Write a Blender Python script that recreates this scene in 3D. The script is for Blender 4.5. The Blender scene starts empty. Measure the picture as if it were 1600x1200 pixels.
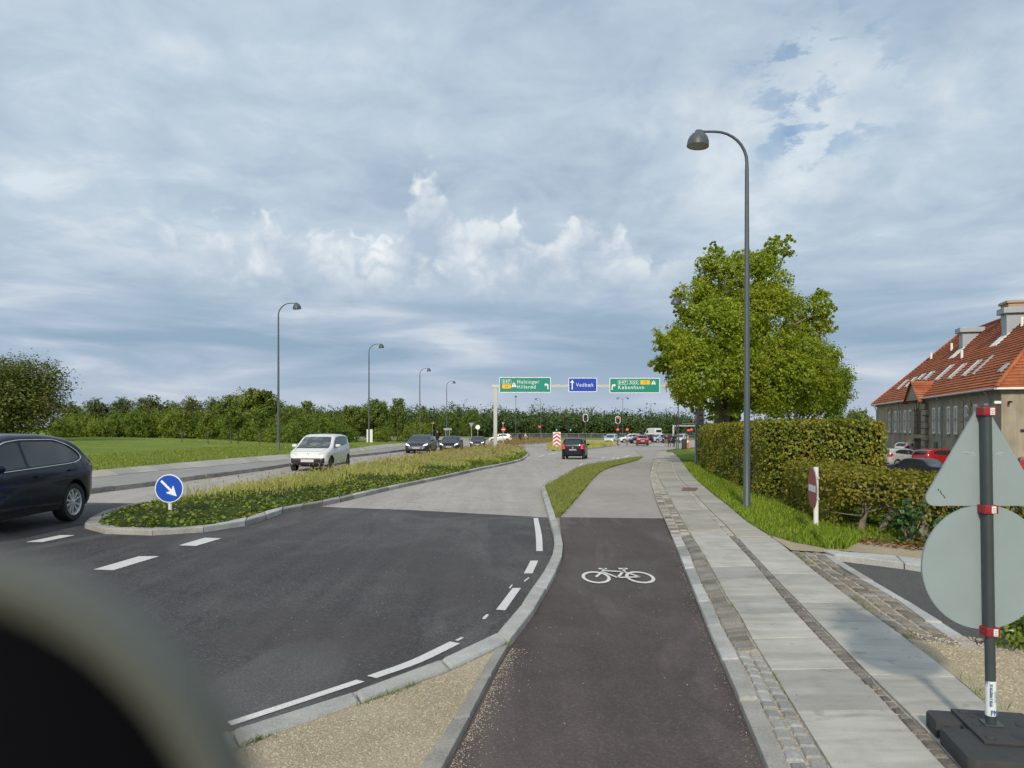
import bpy, bmesh, math, random
import numpy as np
from mathutils import Vector, Matrix
from mathutils.bvhtree import BVHTree
R = math.radians
random.seed(7)
rng = np.random.default_rng(11)
scene = bpy.context.scene
COL = scene.collection

# ------------------------------------------------------------------ camera
FPX, CX, HY, EYE = 1180.0, 800.0, 667.0, 1.9      # focal length, centre column, horizon row of the 1600x1200 photo, eye height
cam_d = bpy.data.cameras.new('camera')
cam_d.sensor_fit = 'HORIZONTAL'
cam_d.sensor_width = 36.0
cam_d.lens = 36.0 * FPX / 1600.0
cam_d.shift_y = (HY - 600.0) / 1600.0
cam_d.clip_start = 0.01
cam_d.clip_end = 6000
cam_d.dof.use_dof = True
cam_d.dof.focus_distance = 16.0
cam_d.dof.aperture_fstop = cam_d.lens / 4.2        # a phone lens with a 4.2 mm wide opening
cam = bpy.data.objects.new('camera', cam_d)
cam.location = (0, 0, EYE)
cam.rotation_euler = (R(90), 0, 0)
COL.objects.link(cam)
scene.camera = cam

# ------------------------------------------------------------------ sun and sky
SUN_EL, SUN_AZ = 29.5, 191.3                       # compass bearing of the sun, 0 = +Y, clockwise
sun_d = bpy.data.lights.new('sun', 'SUN')
sun_d.energy = 2.2
sun_d.angle = R(3.0)
sun_d.color = (1.0, 0.90, 0.74)
sun = bpy.data.objects.new('sun', sun_d)
COL.objects.link(sun)
_sd = Vector((math.sin(R(SUN_AZ)) * math.cos(R(SUN_EL)), math.cos(R(SUN_AZ)) * math.cos(R(SUN_EL)), math.sin(R(SUN_EL))))
sun.rotation_euler = _sd.to_track_quat('Z', 'Y').to_euler()
sun.location = _sd * 50

class NT:
    """small helper for wiring shader nodes"""
    def __init__(s, tree):
        s.t = tree
        tree.nodes.clear()
    def n(s, kind, ins=None, **attrs):
        nd = s.t.nodes.new(kind)
        for k, v in attrs.items():
            setattr(nd, k, v)
        for k, v in (ins or {}).items():
            s.set(nd.inputs[k], v)
        return nd
    def set(s, sock, v):
        if isinstance(v, bpy.types.NodeSocket):
            s.t.links.new(v, sock)
        elif isinstance(v, bpy.types.Node):
            s.t.links.new(v.outputs[0], sock)
        else:
            if sock.type == 'RGBA' and len(v) == 3:
                v = (*v, 1)
            sock.default_value = v
    def m(s, op, a, b=0.0, c=0.0, clamp=False):
        nd = s.t.nodes.new('ShaderNodeMath')
        nd.operation = op
        nd.use_clamp = clamp
        s.set(nd.inputs[0], a); s.set(nd.inputs[1], b); s.set(nd.inputs[2], c)
        return nd.outputs[0]
    def vm(s, op, a, b=(0, 0, 0)):
        nd = s.t.nodes.new('ShaderNodeVectorMath')
        nd.operation = op
        s.set(nd.inputs[0], a)
        if op == 'SCALE': s.set(nd.inputs['Scale'], b)
        else: s.set(nd.inputs[1], b)
        return nd.outputs[0]
    def mix(s, f, a, b, mode='MIX'):
        nd = s.t.nodes.new('ShaderNodeMix')
        nd.data_type = 'RGBA'
        nd.blend_type = mode
        s.set(nd.inputs[0], f); s.set(nd.inputs[6], a); s.set(nd.inputs[7], b)
        return nd.outputs[2]
    def step(s, v, lo, hi, a=0.0, b=1.0):
        nd = s.t.nodes.new('ShaderNodeMapRange')
        nd.interpolation_type = 'SMOOTHSTEP'
        for i, x in enumerate((v, lo, hi, a, b)):
            s.set(nd.inputs[i], x)
        return nd.outputs[0]
    flat = False
    def noise(s, vec, scale, detail=4, rough=.55, dist=0.0):
        nd = s.n('ShaderNodeTexNoise', noise_dimensions='2D' if s.flat else '3D', ins= {'Vector': vec, 'Scale': scale, 'Detail': detail, 'Roughness': rough, 'Distortion': dist})
        return nd.outputs[0]
    def ramp(s, f, stops):
        nd = s.t.nodes.new('ShaderNodeValToRGB')
        e = nd.color_ramp.elements
        while len(e) < len(stops): e.new(0.5)
        for el, (p, c) in zip(e, stops):
            el.position = p; el.color = (*c, 1)
        s.set(nd.inputs[0], f)
        return nd.outputs[0]

world = bpy.data.worlds.new('World')
scene.world = world
world.use_nodes = True
w = NT(world.node_tree)
w.flat = True
sky = w.n('ShaderNodeTexSky', sky_type='NISHITA', sun_disc=False, sun_elevation=R(SUN_EL), sun_rotation=R(SUN_AZ))
sky_col = w.vm('SCALE', sky.outputs[0], 0.075)
D = w.n('ShaderNodeTexCoord').outputs['Generated']
sx = w.n('ShaderNodeSeparateXYZ', {0: D})
dx, dy, dz = sx.outputs
el = w.m('MAXIMUM', dz, 0.0)
inv = w.m('DIVIDE', 1.0, w.m('ADD', el, 0.17))
P = w.n('ShaderNodeCombineXYZ', {0: w.m('MULTIPLY', dx, inv), 1: w.m('MULTIPLY', dy, inv), 2: 0.0}).outputs[0]
az = w.m('ARCTAN2', dx, dy)
def V2(a, b): return w.n('ShaderNodeCombineXYZ', {0: a, 1: b, 2: 0.0}).outputs[0]
def bump(c, wd, h):
    q = w.m('DIVIDE', w.m('SUBTRACT', az, c), wd)
    return w.m('MULTIPLY', w.m('POWER', 2.718, w.m('MULTIPLY', w.m('MULTIPLY', q, q), -1.0)), h)
# high cloud sheet seen in perspective: soft lumps and broad rolls
rolls = w.noise(w.vm('ADD', w.vm('MULTIPLY', P, (.62, .9, 1)), (3.7, 1.9, 0)), 1.15, 5, .52, .25)
lumps = w.noise(w.vm('ADD', P, (7.3, 2.1, 0)), 4.2, 6, .60, .25)
tone = w.m('ADD', w.m('MULTIPLY', rolls, .64), w.m('MULTIPLY', lumps, .36))
cloud_col = w.ramp(tone, [(.35, (0.263, 0.338, 0.426)), (.45, (0.323, 0.399, 0.481)), (.53, (0.373, 0.446, 0.520)), (.63, (0.484, 0.545, 0.593))])
# lower down: blue-grey bands, pale lavender at the very bottom
streak = w.noise(V2(w.m('MULTIPLY', az, 2.0), w.m('MULTIPLY', dz, 12.0)), 2.0, 5, .52, .3)
band = w.ramp(streak, [(.36, (0.198, 0.286, 0.378)), (.50, (0.263, 0.338, 0.430)), (.60, (0.327, 0.390, 0.477)), (.70, (0.442, 0.488, 0.538))])
base = w.mix(w.step(dz, .10, .27, .05, 1.0), band, cloud_col)
pale = w.step(dz, .0, .10, 1.0, 0.0)
base = w.mix(w.m('MULTIPLY', pale, .7), base, (0.378, 0.414, 0.481))
# small broken blue gaps in the sheet
gap_n = w.noise(w.vm('ADD', P, (1.62, 4.9, 0)), 7.0, 6, .62, .2)
gd = w.n('ShaderNodeVectorMath', {0: w.vm('NORMALIZE', D), 1: Vector((.40, 1.0, .44)).normalized()}, operation='DISTANCE').outputs['Value']
gap = w.m('MULTIPLY', w.step(gap_n, .49, .60), w.step(gd, .03, .12, 1.0, 0.0))
blue = w.mix(.4, sky_col, (0.129, 0.291, 0.468))
base = w.mix(w.m('MULTIPLY', gap, .9), base, blue)
# heaped cumulus bank in the middle distance
C = V2(w.m('MULTIPLY', az, 7.0), w.m('MULTIPLY', dz, 8.5))
wob = w.n('ShaderNodeTexNoise', {'Vector': C, 'Scale': 3.2, 'Detail': 4.0}, noise_dimensions='2D').outputs[1]
Cw = w.vm('ADD', C, w.vm('SCALE', w.vm('SUBTRACT', wob, (.5, .5, .5)), .5))
puff = w.n('ShaderNodeTexVoronoi', {'Vector': Cw, 'Scale': 3.0}, feature='F1', voronoi_dimensions='2D').outputs[0]
puff2 = w.n('ShaderNodeTexVoronoi', {'Vector': Cw, 'Scale': 7.0}, feature='F1', voronoi_dimensions='2D').outputs[0]
knob = w.m('ADD', w.m('MULTIPLY', puff, .65), w.m('MULTIPLY', puff2, .35))
heap = w.noise(C, 1.9, 6, .58, .3)
crest = w.m('ADD', w.m('ADD', w.m('ADD', .225, bump(-.112, .035, .075)), w.m('ADD', bump(.0, .13, .055), bump(-.30, .06, .04))), w.m('ADD', bump(-.40, .05, .018), bump(0.105, 0.033, 0.028)))
crest = w.m('ADD', crest, w.m('MULTIPLY', w.m('SUBTRACT', w.noise(V2(w.m('MULTIPLY', az, 9.0), 3.1), 1.6, 4, .6), .5), .07))
edge = w.m('SUBTRACT', w.m('SUBTRACT', crest, dz), w.m('MULTIPLY', w.m('SUBTRACT', knob, .28), .075))
top = w.step(edge, -.010, .024)
bot = w.step(dz, .135, .215)
span = w.m('MULTIPLY', w.step(az, -.52, -.33), w.step(az, .12, .30, 1.0, 0.0))
body = w.m('MULTIPLY', w.m('MULTIPLY', top, bot), span)
lit = w.m('ADD', w.m('MULTIPLY', heap, .50), w.m('ADD', w.m('MULTIPLY', w.m('SUBTRACT', .45, knob), .42), w.m('MULTIPLY', w.step(edge, .10, .0), .16)))
heap_col = w.ramp(lit, [(.20, (0.304, 0.376, 0.463)), (.33, (0.387, 0.446, 0.515)), (.46, (0.512, 0.555, 0.593)), (.60, (0.626, 0.653, 0.664))])
base = w.mix(w.m('MULTIPLY', body, w.step(heap, .22, .46, .66, .92)), base, heap_col)
# softly lit heaps higher on the right, half dissolved in the sheet
soft = w.noise(V2(w.m('MULTIPLY', az, 5.0), w.m('MULTIPLY', dz, 6.5)), 1.8, 5, .55, .1)
sm = w.m('MULTIPLY', w.m('MULTIPLY', w.step(az, .0, .25), w.step(az, .75, .45, 0.0, 1.0)), w.m('MULTIPLY', w.step(dz, .22, .30), w.step(dz, .46, .36, 0.0, 1.0)))
base = w.mix(w.m('MULTIPLY', w.m('MULTIPLY', sm, w.step(soft, .36, .74)), .65), base, (0.553, 0.597, 0.626))
bg = w.n('ShaderNodeBackground', {'Color': base, 'Strength': 1.0})
w.n('ShaderNodeOutputWorld', {0: bg})
world.cycles.sampling_method = 'MANUAL'
world.cycles.sample_map_resolution = 256

scene.view_settings.view_transform = 'Standard'
scene.view_settings.look = 'None'
scene.view_settings.exposure = 0.50
scene.view_settings.gamma = 1.0
scene.view_settings.use_curve_mapping = False
scene.cycles.max_bounces = 5
scene.cycles.diffuse_bounces = 3
scene.cycles.use_adaptive_sampling = True
scene.cycles.adaptive_threshold = 0.035
scene.cycles.transparent_max_bounces = 8

# ------------------------------------------------------------------ ground shape
GS = 4.0
def sstep(v, a, b):
    t = min(1, max(0, (v - a) / (b - a)))
    return t * t * (3 - 2 * t)
def lerp_pts(v, xs, ys):
    return float(np.interp(v, xs, ys))
_zc = {}
def z_node(i, j):
    k = (i, j)
    if k not in _zc:
        x, y = i * GS, j * GS
        z = lerp_pts(y, [0, 17, 38, 52, 90], [0, 0, -.15, -.37, -.75])
        up = lerp_pts(y, [2, 14, 60, 130, 200], [0, .17, .9, .75, .3]) * sstep(-x, 4, 12.5)
        up += .45 * sstep(-x, 22, 45) * sstep(y, 30, 80)
        xr = 2.3 + .2 * y
        k2 = sstep(x, xr + 3, xr + 10) * sstep(y, 16, 32)
        z = z * (1 - k2) - 1.25 * k2
        _zc[k] = z + up
    return _zc[k]
def zg(x, y):
    i, j = math.floor(x / GS), math.floor(y / GS)
    u, v = x / GS - i, y / GS - j
    a, b, c, d = z_node(i, j), z_node(i + 1, j), z_node(i, j + 1), z_node(i + 1, j + 1)
    if u > v:
        return a + u * (b - a) + v * (d - b)
    return a + v * (c - a) + u * (d - c)
H0 = 0.0
def G(px, py, h=None):
    """point seen at a photo pixel, on the ground or at height H0 above it"""
    h = H0 if h is None else h
    y = FPX * EYE / (py - HY)
    for _ in range(30):
        x = (px - CX) / FPX * y
        y = .5 * y + .5 * FPX * (EYE - h - zg(x, y)) / (py - HY)
    return ((px - CX) / FPX * y, y)
def Gs(*pts):
    return [G(*p) for p in pts]
def AT(px, y):
    """ground point in photo column px at distance y"""
    return ((px - CX) / FPX * y, y)
def ZAT(py, y):
    return EYE - (py - HY) / FPX * y

# ------------------------------------------------------------------ tags
def tag(o, label=None, cat=None, group=None, kind=None):
    if label: o['label'] = label
    if cat: o['category'] = cat
    if group: o['group'] = group
    if kind: o['kind'] = kind
    return o
def empty(name, loc=(0, 0, 0), rz=0.0, label=None, cat=None, group=None, kind=None):
    o = bpy.data.objects.new(name, None)
    o.empty_display_size = .2
    COL.objects.link(o)
    o.location = loc
    o.rotation_euler = (0, 0, rz)
    return tag(o, label, cat, group, kind)
def link(name, me, mat=None, parent=None):
    if mat is not None:
        if isinstance(mat, (list, tuple)):
            for m_ in mat: me.materials.append(m_)
        else:
            me.materials.append(mat)
    o = bpy.data.objects.new(name, me)
    COL.objects.link(o)
    if parent is not None: o.parent = parent
    return o
def copy_tree(o, parent=None):
    c = o.copy()
    COL.objects.link(c)
    c.parent = parent
    for ch in o.children:
        copy_tree(ch, c)
    return c

# ------------------------------------------------------------------ mesh builder
class MB:
    def __init__(s): s.v = []; s.f = []; s.smooth = False
    def add(s, vs, fs):
        b = len(s.v)
        s.v += [tuple(v) for v in vs]
        s.f += [tuple(i + b for i in f) for f in fs]
        return s
    def box(s, x0, y0, z0, x1, y1, z1, M=None):
        vs = [Vector((x, y, z)) for z in (z0, z1) for y in (y0, y1) for x in (x0, x1)]
        if M is not None: vs = [M @ v for v in vs]
        return s.add(vs, [(0, 2, 3, 1), (4, 5, 7, 6), (0, 1, 5, 4), (2, 6, 7, 3), (0, 4, 6, 2), (1, 3, 7, 5)])
    def tube(s, pts, rad, n=8, caps=True):
        pts = [Vector(p) for p in pts]
        if not hasattr(rad, '__len__'): rad = [rad] * len(pts)
        t0 = (pts[1] - pts[0]).normalized()
        up = Vector((0, 0, 1)) if abs(t0.z) < .9 else Vector((1, 0, 0))
        a = t0.cross(up).normalized()
        vs = []
        for i, p in enumerate(pts):
            t = (pts[min(i + 1, len(pts) - 1)] - pts[max(i - 1, 0)]).normalized()
            a = (a - t * a.dot(t))
            a = a.normalized() if a.length > 1e-6 else t.orthogonal().normalized()
            b = t.cross(a)
            for k in range(n):
                th = 2 * math.pi * k / n
                vs.append(p + (a * math.cos(th) + b * math.sin(th)) * rad[i])
        fs = []
        for i in range(len(pts) - 1):
            for k in range(n):
                fs.append((i * n + k, i * n + (k + 1) % n, (i + 1) * n + (k + 1) % n, (i + 1) * n + k))
        if caps:
            fs.append(tuple(range(n))[::-1]); fs.append(tuple(range((len(pts) - 1) * n, len(pts) * n)))
        return s.add(vs, fs)
    def lathe(s, prof, n=24, M=None, closed=False, caps=True):
        """prof: (radius, height) pairs about Z"""
        vs = []
        for r, z in prof:
            for k in range(n):
                th = 2 * math.pi * k / n
                v = Vector((r * math.cos(th), r * math.sin(th), z))
                vs.append(M @ v if M is not None else v)
        fs = []
        m = len(prof)
        for i in range(m if closed else m - 1):
            j = (i + 1) % m
            for k in range(n):
                fs.append((i * n + k, i * n + (k + 1) % n, j * n + (k + 1) % n, j * n + k))
        if caps and not closed:
            fs.append(tuple(range(n))[::-1]); fs.append(tuple(range((m - 1) * n, m * n)))
        return s.add(vs, fs)
    def prism(s, poly, y0, y1, M=None):
        """poly: (x, z) outline, thickness along y"""
        n = len(poly)
        vs = [Vector((x, y0, z)) for x, z in poly] + [Vector((x, y1, z)) for x, z in poly]
        if M is not None: vs = [M @ v for v in vs]
        fs = [tuple(range(n)), tuple(range(n, 2 * n))[::-1]]
        fs += [(i, i + n, (i + 1) % n + n, (i + 1) % n) for i in range(n)]
        return s.add(vs, fs)
    def mesh(s, name='m', fix=True):
        me = bpy.data.meshes.new(name)
        me.from_pydata(s.v, [], s.f)
        if fix:
            bm = bmesh.new(); bm.from_mesh(me)
            bmesh.ops.recalc_face_normals(bm, faces=bm.faces)
            bm.to_mesh(me); bm.free()
        return me
    def build(s, name, mat, parent=None, smooth=None, bevel=0.0):
        me = s.mesh(name)
        if bevel:
            bm = bmesh.new(); bm.from_mesh(me)
            bmesh.ops.bevel(bm, geom=bm.edges[:], offset=bevel, segments=2, affect='EDGES', profile=.6)
            bm.to_mesh(me); bm.free()
        if smooth is not None:
            me.shade_smooth()
            me.set_sharp_from_angle(angle=R(smooth))
        return link(name, me, mat, parent)

def rrect(x0, z0, x1, z1, r, n=4):
    pts = []
    for cx, cz, a0 in ((x1 - r, z1 - r, 0), (x0 + r, z1 - r, 90), (x0 + r, z0 + r, 180), (x1 - r, z0 + r, 270)):
        for k in range(n + 1):
            a = R(a0 + 90 * k / n)
            pts.append((cx + r * math.cos(a), cz + r * math.sin(a)))
    return pts
def circle(r, n=32, cx=0, cz=0):
    return [(cx + r * math.cos(2 * math.pi * k / n), cz + r * math.sin(2 * math.pi * k / n)) for k in range(n)]

def smooth_line(pts, n=6):
    """Catmull-Rom through 2-D points"""
    P_ = [np.array(p, float) for p in pts]
    P_ = [2 * P_[0] - P_[1]] + P_ + [2 * P_[-1] - P_[-2]]
    out = []
    for i in range(1, len(P_) - 2):
        for k in range(n):
            t = k / n
            a, b, c, d = P_[i - 1:i + 3]
            out.append(tuple(.5 * ((2 * b) + (c - a) * t + (2 * a - 5 * b + 4 * c - d) * t * t + (3 * b - a - 3 * c + d) * t ** 3)))
    out.append(tuple(P_[-2]))
    return out
def resample(pts, step=None, count=None):
    P_ = np.array(pts, float)
    s_ = np.concatenate([[0], np.cumsum(np.hypot(*np.diff(P_, axis=0).T))])
    n = count if count else max(1, int(round(s_[-1] / step)))
    t = np.linspace(0, s_[-1], n + 1)
    return np.stack([np.interp(t, s_, P_[:, 0]), np.interp(t, s_, P_[:, 1])], 1)
def length(pts):
    P_ = np.array(pts, float)
    return float(np.hypot(*np.diff(P_, axis=0).T).sum())
def inside(P_, poly):
    x, y = P_[:, 0], P_[:, 1]
    r = np.zeros(len(P_), bool)
    n = len(poly)
    for i in range(n):
        (x1, y1), (x2, y2) = poly[i], poly[(i + 1) % n]
        if y1 == y2: continue
        c = ((y1 > y) != (y2 > y)) & (x < (x2 - x1) * (y - y1) / (y2 - y1) + x1)
        r ^= c
    return r
def edge_dist(P_, poly):
    d = np.full(len(P_), 1e9)
    n = len(poly)
    for i in range(n):
        a, b = np.array(poly[i], float), np.array(poly[(i + 1) % n], float)
        ab = b - a
        t = np.clip(((P_ - a) @ ab) / max(1e-9, ab @ ab), 0, 1)
        d = np.minimum(d, np.hypot(*(P_ - a - t[:, None] * ab).T))
    return d
def scatter(poly, n, r_=None):
    r_ = r_ or rng
    A = np.array(poly)
    lo, hi = A.min(0), A.max(0)
    out = np.zeros((0, 2))
    while len(out) < n:
        q = lo + r_.random((n * 2, 2)) * (hi - lo)
        out = np.concatenate([out, q[inside(q, poly)]])
    return out[:n]
def zga(P_):
    return np.array([zg(x, y) for x, y in P_])

def sheet(name, polys, off, mat, parent=None, side=None, fine=None, hfun=None, kind=None):
    """a surface laid on the ground at height off; side: lower edge of its skirt; fine: extra grid; hfun: extra height"""
    if polys and not hasattr(polys[0][0], '__len__'): polys = [polys]
    bm = bmesh.new()
    for p in polys:
        q = []
        for v in p:
            if not q or math.hypot(v[0] - q[-1][0], v[1] - q[-1][1]) > 1e-4: q.append(v)
        if math.hypot(q[0][0] - q[-1][0], q[0][1] - q[-1][1]) < 1e-4: q.pop()
        bm.faces.new([bm.verts.new((x, y, 0)) for x, y in q])
    bmesh.ops.triangulate(bm, faces=bm.faces[:])
    xs = [v.co.x for v in bm.verts]; ys = [v.co.y for v in bm.verts]
    def cut(no, lo, hi, st):
        k = math.floor(lo / st)
        while k * st <= hi:
            if k * st > lo:
                nv = Vector(no)
                bmesh.ops.bisect_plane(bm, geom=bm.verts[:] + bm.edges[:] + bm.faces[:], dist=1e-5, plane_co=nv * (k * st) / nv.length_squared, plane_no=nv)
            k += 1
    x0, x1, y0, y1 = min(xs), max(xs), min(ys), max(ys)
    cut((1, 0, 0), x0, x1, GS); cut((0, 1, 0), y0, y1, GS); cut((1, -1, 0), x0 - y1, x1 - y0, GS)
    if fine:
        cut((1, 0, 0), x0, x1, fine); cut((0, 1, 0), y0, y1, fine)
    for v in bm.verts:
        v.co.z = zg(v.co.x, v.co.y) + off + (hfun(v.co.x, v.co.y) if hfun else 0)
    bmesh.ops.recalc_face_normals(bm, faces=bm.faces[:])
    for f in bm.faces:
        if f.normal.z < 0: f.normal_flip()
    if side is not None:
        ed = [e for e in bm.edges if e.is_boundary]
        g = bmesh.ops.extrude_edge_only(bm, edges=ed)['geom']
        for v in g:
            if isinstance(v, bmesh.types.BMVert): v.co.z = zg(v.co.x, v.co.y) + side
        bmesh.ops.recalc_face_normals(bm, faces=bm.faces[:])
    me = bpy.data.meshes.new(name)
    bm.to_mesh(me); bm.free()
    if hfun: me.shade_smooth()
    o = link(name, me, mat, parent)
    if kind: o['kind'] = kind
    return o

def strip_pieces(parent, name, A, B, n_along, courses, top, bottom, mats, gap=.012, jit=.004, wob=.006, stagger=False, join=None, seed=1, bev=.012):
    """blocks laid between two lines; each is its own object unless join names a part"""
    r = random.Random(seed)
    if not isinstance(mats, (list, tuple)): mats = [mats]
    out = []
    J = MB() if join else None
    for c in range(courses):
        f0, f1 = c / courses, (c + 1) / courses
        a = resample(A, count=n_along); b = resample(B, count=n_along)
        def pt(s_, t):
            s_ = max(0, min(n_along, s_))
            i = min(int(s_), n_along - 1); u = s_ - i
            pa = a[i] * (1 - u) + a[i + 1] * u; pb = b[i] * (1 - u) + b[i + 1] * u
            return pa * (1 - t) + pb * t
        sh = .5 if (stagger and c % 2) else 0
        k = 0
        cuts = [0.0]
        while cuts[-1] < n_along - .3:
            cuts.append(cuts[-1] + (1 if len(cuts) > 1 or not sh else sh) * r.uniform(1 - wob * 30, 1 + wob * 30))
        cuts[-1] = n_along
        for s0, s1 in zip(cuts[:-1], cuts[1:]):
            q = [pt(s0, f0), pt(s1, f0), pt(s1, f1), pt(s0, f1)]
            cen = sum(q) / 4
            hz = r.uniform(-jit, jit)
            def inset(g, w_=0.0):
                o_ = []
                for p in q:
                    d = p - cen
                    L = np.hypot(*d)
                    o_.append(p - d / L * g * 1.3 + np.array([r.uniform(-w_, w_), r.uniform(-w_, w_)]))
                return o_
            lo = inset(gap / 2, wob); hi = [l + (cen - l) / np.hypot(*(cen - l)) * bev * 1.3 for l in lo]
            zb = [zg(*p) + bottom for p in lo]
            zm = [zg(*p) + top - bev * .8 + hz for p in lo]
            zt = [zg(*p) + top + hz for p in hi]
            vs = [(*p, z) for p, z in zip(lo, zb)] + [(*p, z) for p, z in zip(lo, zm)] + [(*p, z) for p, z in zip(hi, zt)]
            fs = []
            for i in range(4):
                j = (i + 1) % 4
                fs += [(i, j, 4 + j, 4 + i), (4 + i, 4 + j, 8 + j, 8 + i)]
            fs.append((8, 9, 10, 11))
            if join:
                J.add(vs, fs)
            else:
                m_ = MB().add(vs, fs)
                out.append(m_.build(name, r.choice(mats), parent))
    if join:
        o = J.build(join, mats[0], parent)
        o['kind'] = 'stuff'
        out.append(o)
    return out
# ------------------------------------------------------------------ materials
def new_mat(name):
    m_ = bpy.data.materials.new(name)
    m_.use_nodes = True
    return m_, NT(m_.node_tree)
def finish(t, col, rough=.6, bump=None, strength=.2, dist=.01, metal=0.0, spec=.5, emit=None, emit_s=0.0, coat=0.0):
    b = t.n('ShaderNodeBsdfPrincipled', {'Base Color': col, 'Roughness': rough, 'Metallic': metal, 'Specular IOR Level': spec, 'Coat Weight': coat})
    if coat: b.inputs['Coat Roughness'].default_value = .06
    if emit is not None:
        t.set(b.inputs['Emission Color'], emit); b.inputs['Emission Strength'].default_value = emit_s
    if bump is not None:
        bp = t.n('ShaderNodeBump', {'Height': bump, 'Strength': strength, 'Distance': dist})
        t.set(b.inputs['Normal'], bp.outputs[0])
    t.n('ShaderNodeOutputMaterial', {0: b})
    return b
def mul(c, k): return tuple(min(1, x * k) for x in c)
def plain(name, col, rough=.55, var=.12, scale=6.0, metal=0.0, spec=.5, bump=0.0, coat=0.0, obj_var=0.0):
    """a painted, moulded or cast surface with slight unevenness"""
    m_, t = new_mat(name)
    co = t.n('ShaderNodeTexCoord').outputs['Object']
    n = t.noise(co, scale, 5, .6)
    c = t.mix(n, mul(col, 1 - var), mul(col, 1 + var))
    if obj_var:
        rnd = t.n('ShaderNodeObjectInfo').outputs['Random']
        c = t.mix(1.0, c, t.ramp(rnd, [(0, (1 - obj_var,) * 3), (1, (1, 1, 1))]), 'MULTIPLY')
    fine = t.noise(co, scale * 14, 3)
    ro = t.m('ADD', rough - .06, t.m('MULTIPLY', fine, .12))
    finish(t, c, ro, fine if bump else None, bump, .005, metal, spec, coat=coat)
    return m_
def asphalt(name, base, light, rough=.85, blotch=.35, speck=.5, cracks=0.0, streak=.25, tint=None, swirl=0.0):
    m_, t = new_mat(name); t.flat = True
    co = t.n('ShaderNodeTexCoord').outputs['Object']
    big = t.noise(co, .22, 5, .6, .4)
    mid = t.noise(co, 1.7, 6, .62)
    str_ = t.noise(t.vm('MULTIPLY', co, (2.4, .12, 1)), 1.0, 5, .6, .3)
    grain = t.noise(co, 55, 3, .7)
    stones = t.n('ShaderNodeTexVoronoi', {'Vector': co, 'Scale': 62.0}, voronoi_dimensions='2D').outputs['Color']
    stone = t.n('ShaderNodeSeparateColor', {0: stones}).outputs[0]
    f = t.m('ADD', t.m('MULTIPLY', t.step(big, .3, .7), blotch), t.m('MULTIPLY', t.step(mid, .3, .7), .3))
    f = t.m('ADD', f, t.m('MULTIPLY', t.step(str_, .35, .7), streak), clamp=True)
    c = t.mix(f, base, light)
    if swirl:
        sw = t.noise(t.vm('ADD', t.vm('MULTIPLY', co, (.9, .35, 1)), (5, 3, 0)), .55, 6, .62, 1.6)
        c = t.mix(t.m('MULTIPLY', t.step(sw, .50, .66), swirl), c, mul(light, 1.55))
        pt = t.noise(co, 26, 4, .8)
        c = t.mix(t.m('MULTIPLY', t.step(pt, .66, .74), .5), c, mul(light, 3.2))
    c = t.mix(t.m('MULTIPLY', t.step(stone, .55, 1.0), speck), c, mul(light, 1.9))
    c = t.mix(t.m('MULTIPLY', t.step(grain, .62, .35), .35), c, mul(base, .55))
    if tint:
        c = t.mix(t.step(t.noise(co, .5, 3), .4, .65, 0, .5), c, tint)
    if cracks:
        cv = t.vm('ADD', t.vm('MULTIPLY', co, (.55, .35, 1)), t.vm('SCALE', t.n('ShaderNodeTexNoise', {'Vector': co, 'Scale': 1.3, 'Detail': 3.0}, noise_dimensions='2D').outputs[1], .9))
        e = t.n('ShaderNodeTexVoronoi', {'Vector': cv, 'Scale': 1.0}, voronoi_dimensions='2D', feature='DISTANCE_TO_EDGE').outputs[0]
        on = t.step(t.noise(co, .13, 3), .5, .62)
        c = t.mix(t.m('MULTIPLY', t.m('MULTIPLY', t.step(e, .012, .0), on), cracks), c, mul(base, .3))
    hgt = t.m('ADD', t.m('MULTIPLY', stone, .6), grain)
    finish(t, c, rough, hgt, .35, .006, spec=.3)
    return m_
def stone(name, cols, rough=.8, scale=40, bump=.4, obj=.35):
    """granite or paving stone: crystals, weathering and a tone of its own for each block"""
    m_, t = new_mat(name)
    co = t.n('ShaderNodeTexCoord').outputs['Object']
    rnd = t.n('ShaderNodeObjectInfo').outputs['Random']
    g = t.noise(co, scale, 4, .75)
    b = t.noise(co, 3.1, 5, .6)
    c = t.ramp(t.m('ADD', t.m('MULTIPLY', g, .55), t.m('MULTIPLY', b, .45)), [(.32, cols[0]), (.5, cols[1]), (.68, cols[2])])
    isl = t.n('ShaderNodeNewGeometry').outputs['Random Per Island']
    both = t.m('FRACT', t.m('ADD', rnd, isl))
    c = t.mix(1.0, c, t.ramp(both, [(0, (1 - obj, 1 - obj, 1 - obj)), (.5, (.95, .93, .9)), (1, (1.1, 1.1, 1.12))]), 'MULTIPLY')
    finish(t, c, rough, g, bump, .008, spec=.3)
    return m_
def soil(name, cols, scale=30, bump=.6):
    m_, t = new_mat(name); t.flat = True
    co = t.n('ShaderNodeTexCoord').outputs['Object']
    a = t.noise(co, scale, 6, .75)
    b = t.noise(co, 1.4, 5, .6)
    v = t.n('ShaderNodeTexVoronoi', {'Vector': co, 'Scale': scale * 2.2}, voronoi_dimensions='2D').outputs['Color']
    v = t.n('ShaderNodeSeparateColor', {0: v}).outputs[0]
    f = t.m('ADD', t.m('ADD', t.m('MULTIPLY', a, .4), t.m('MULTIPLY', b, .3)), t.m('MULTIPLY', v, .3))
    n = len(cols)
    c = t.ramp(f, [(.3 + .4 * i / (n - 1), k) for i, k in enumerate(cols)])
    finish(t, c, .95, t.m('ADD', a, v), bump, .015, spec=.15)
    return m_
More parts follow.
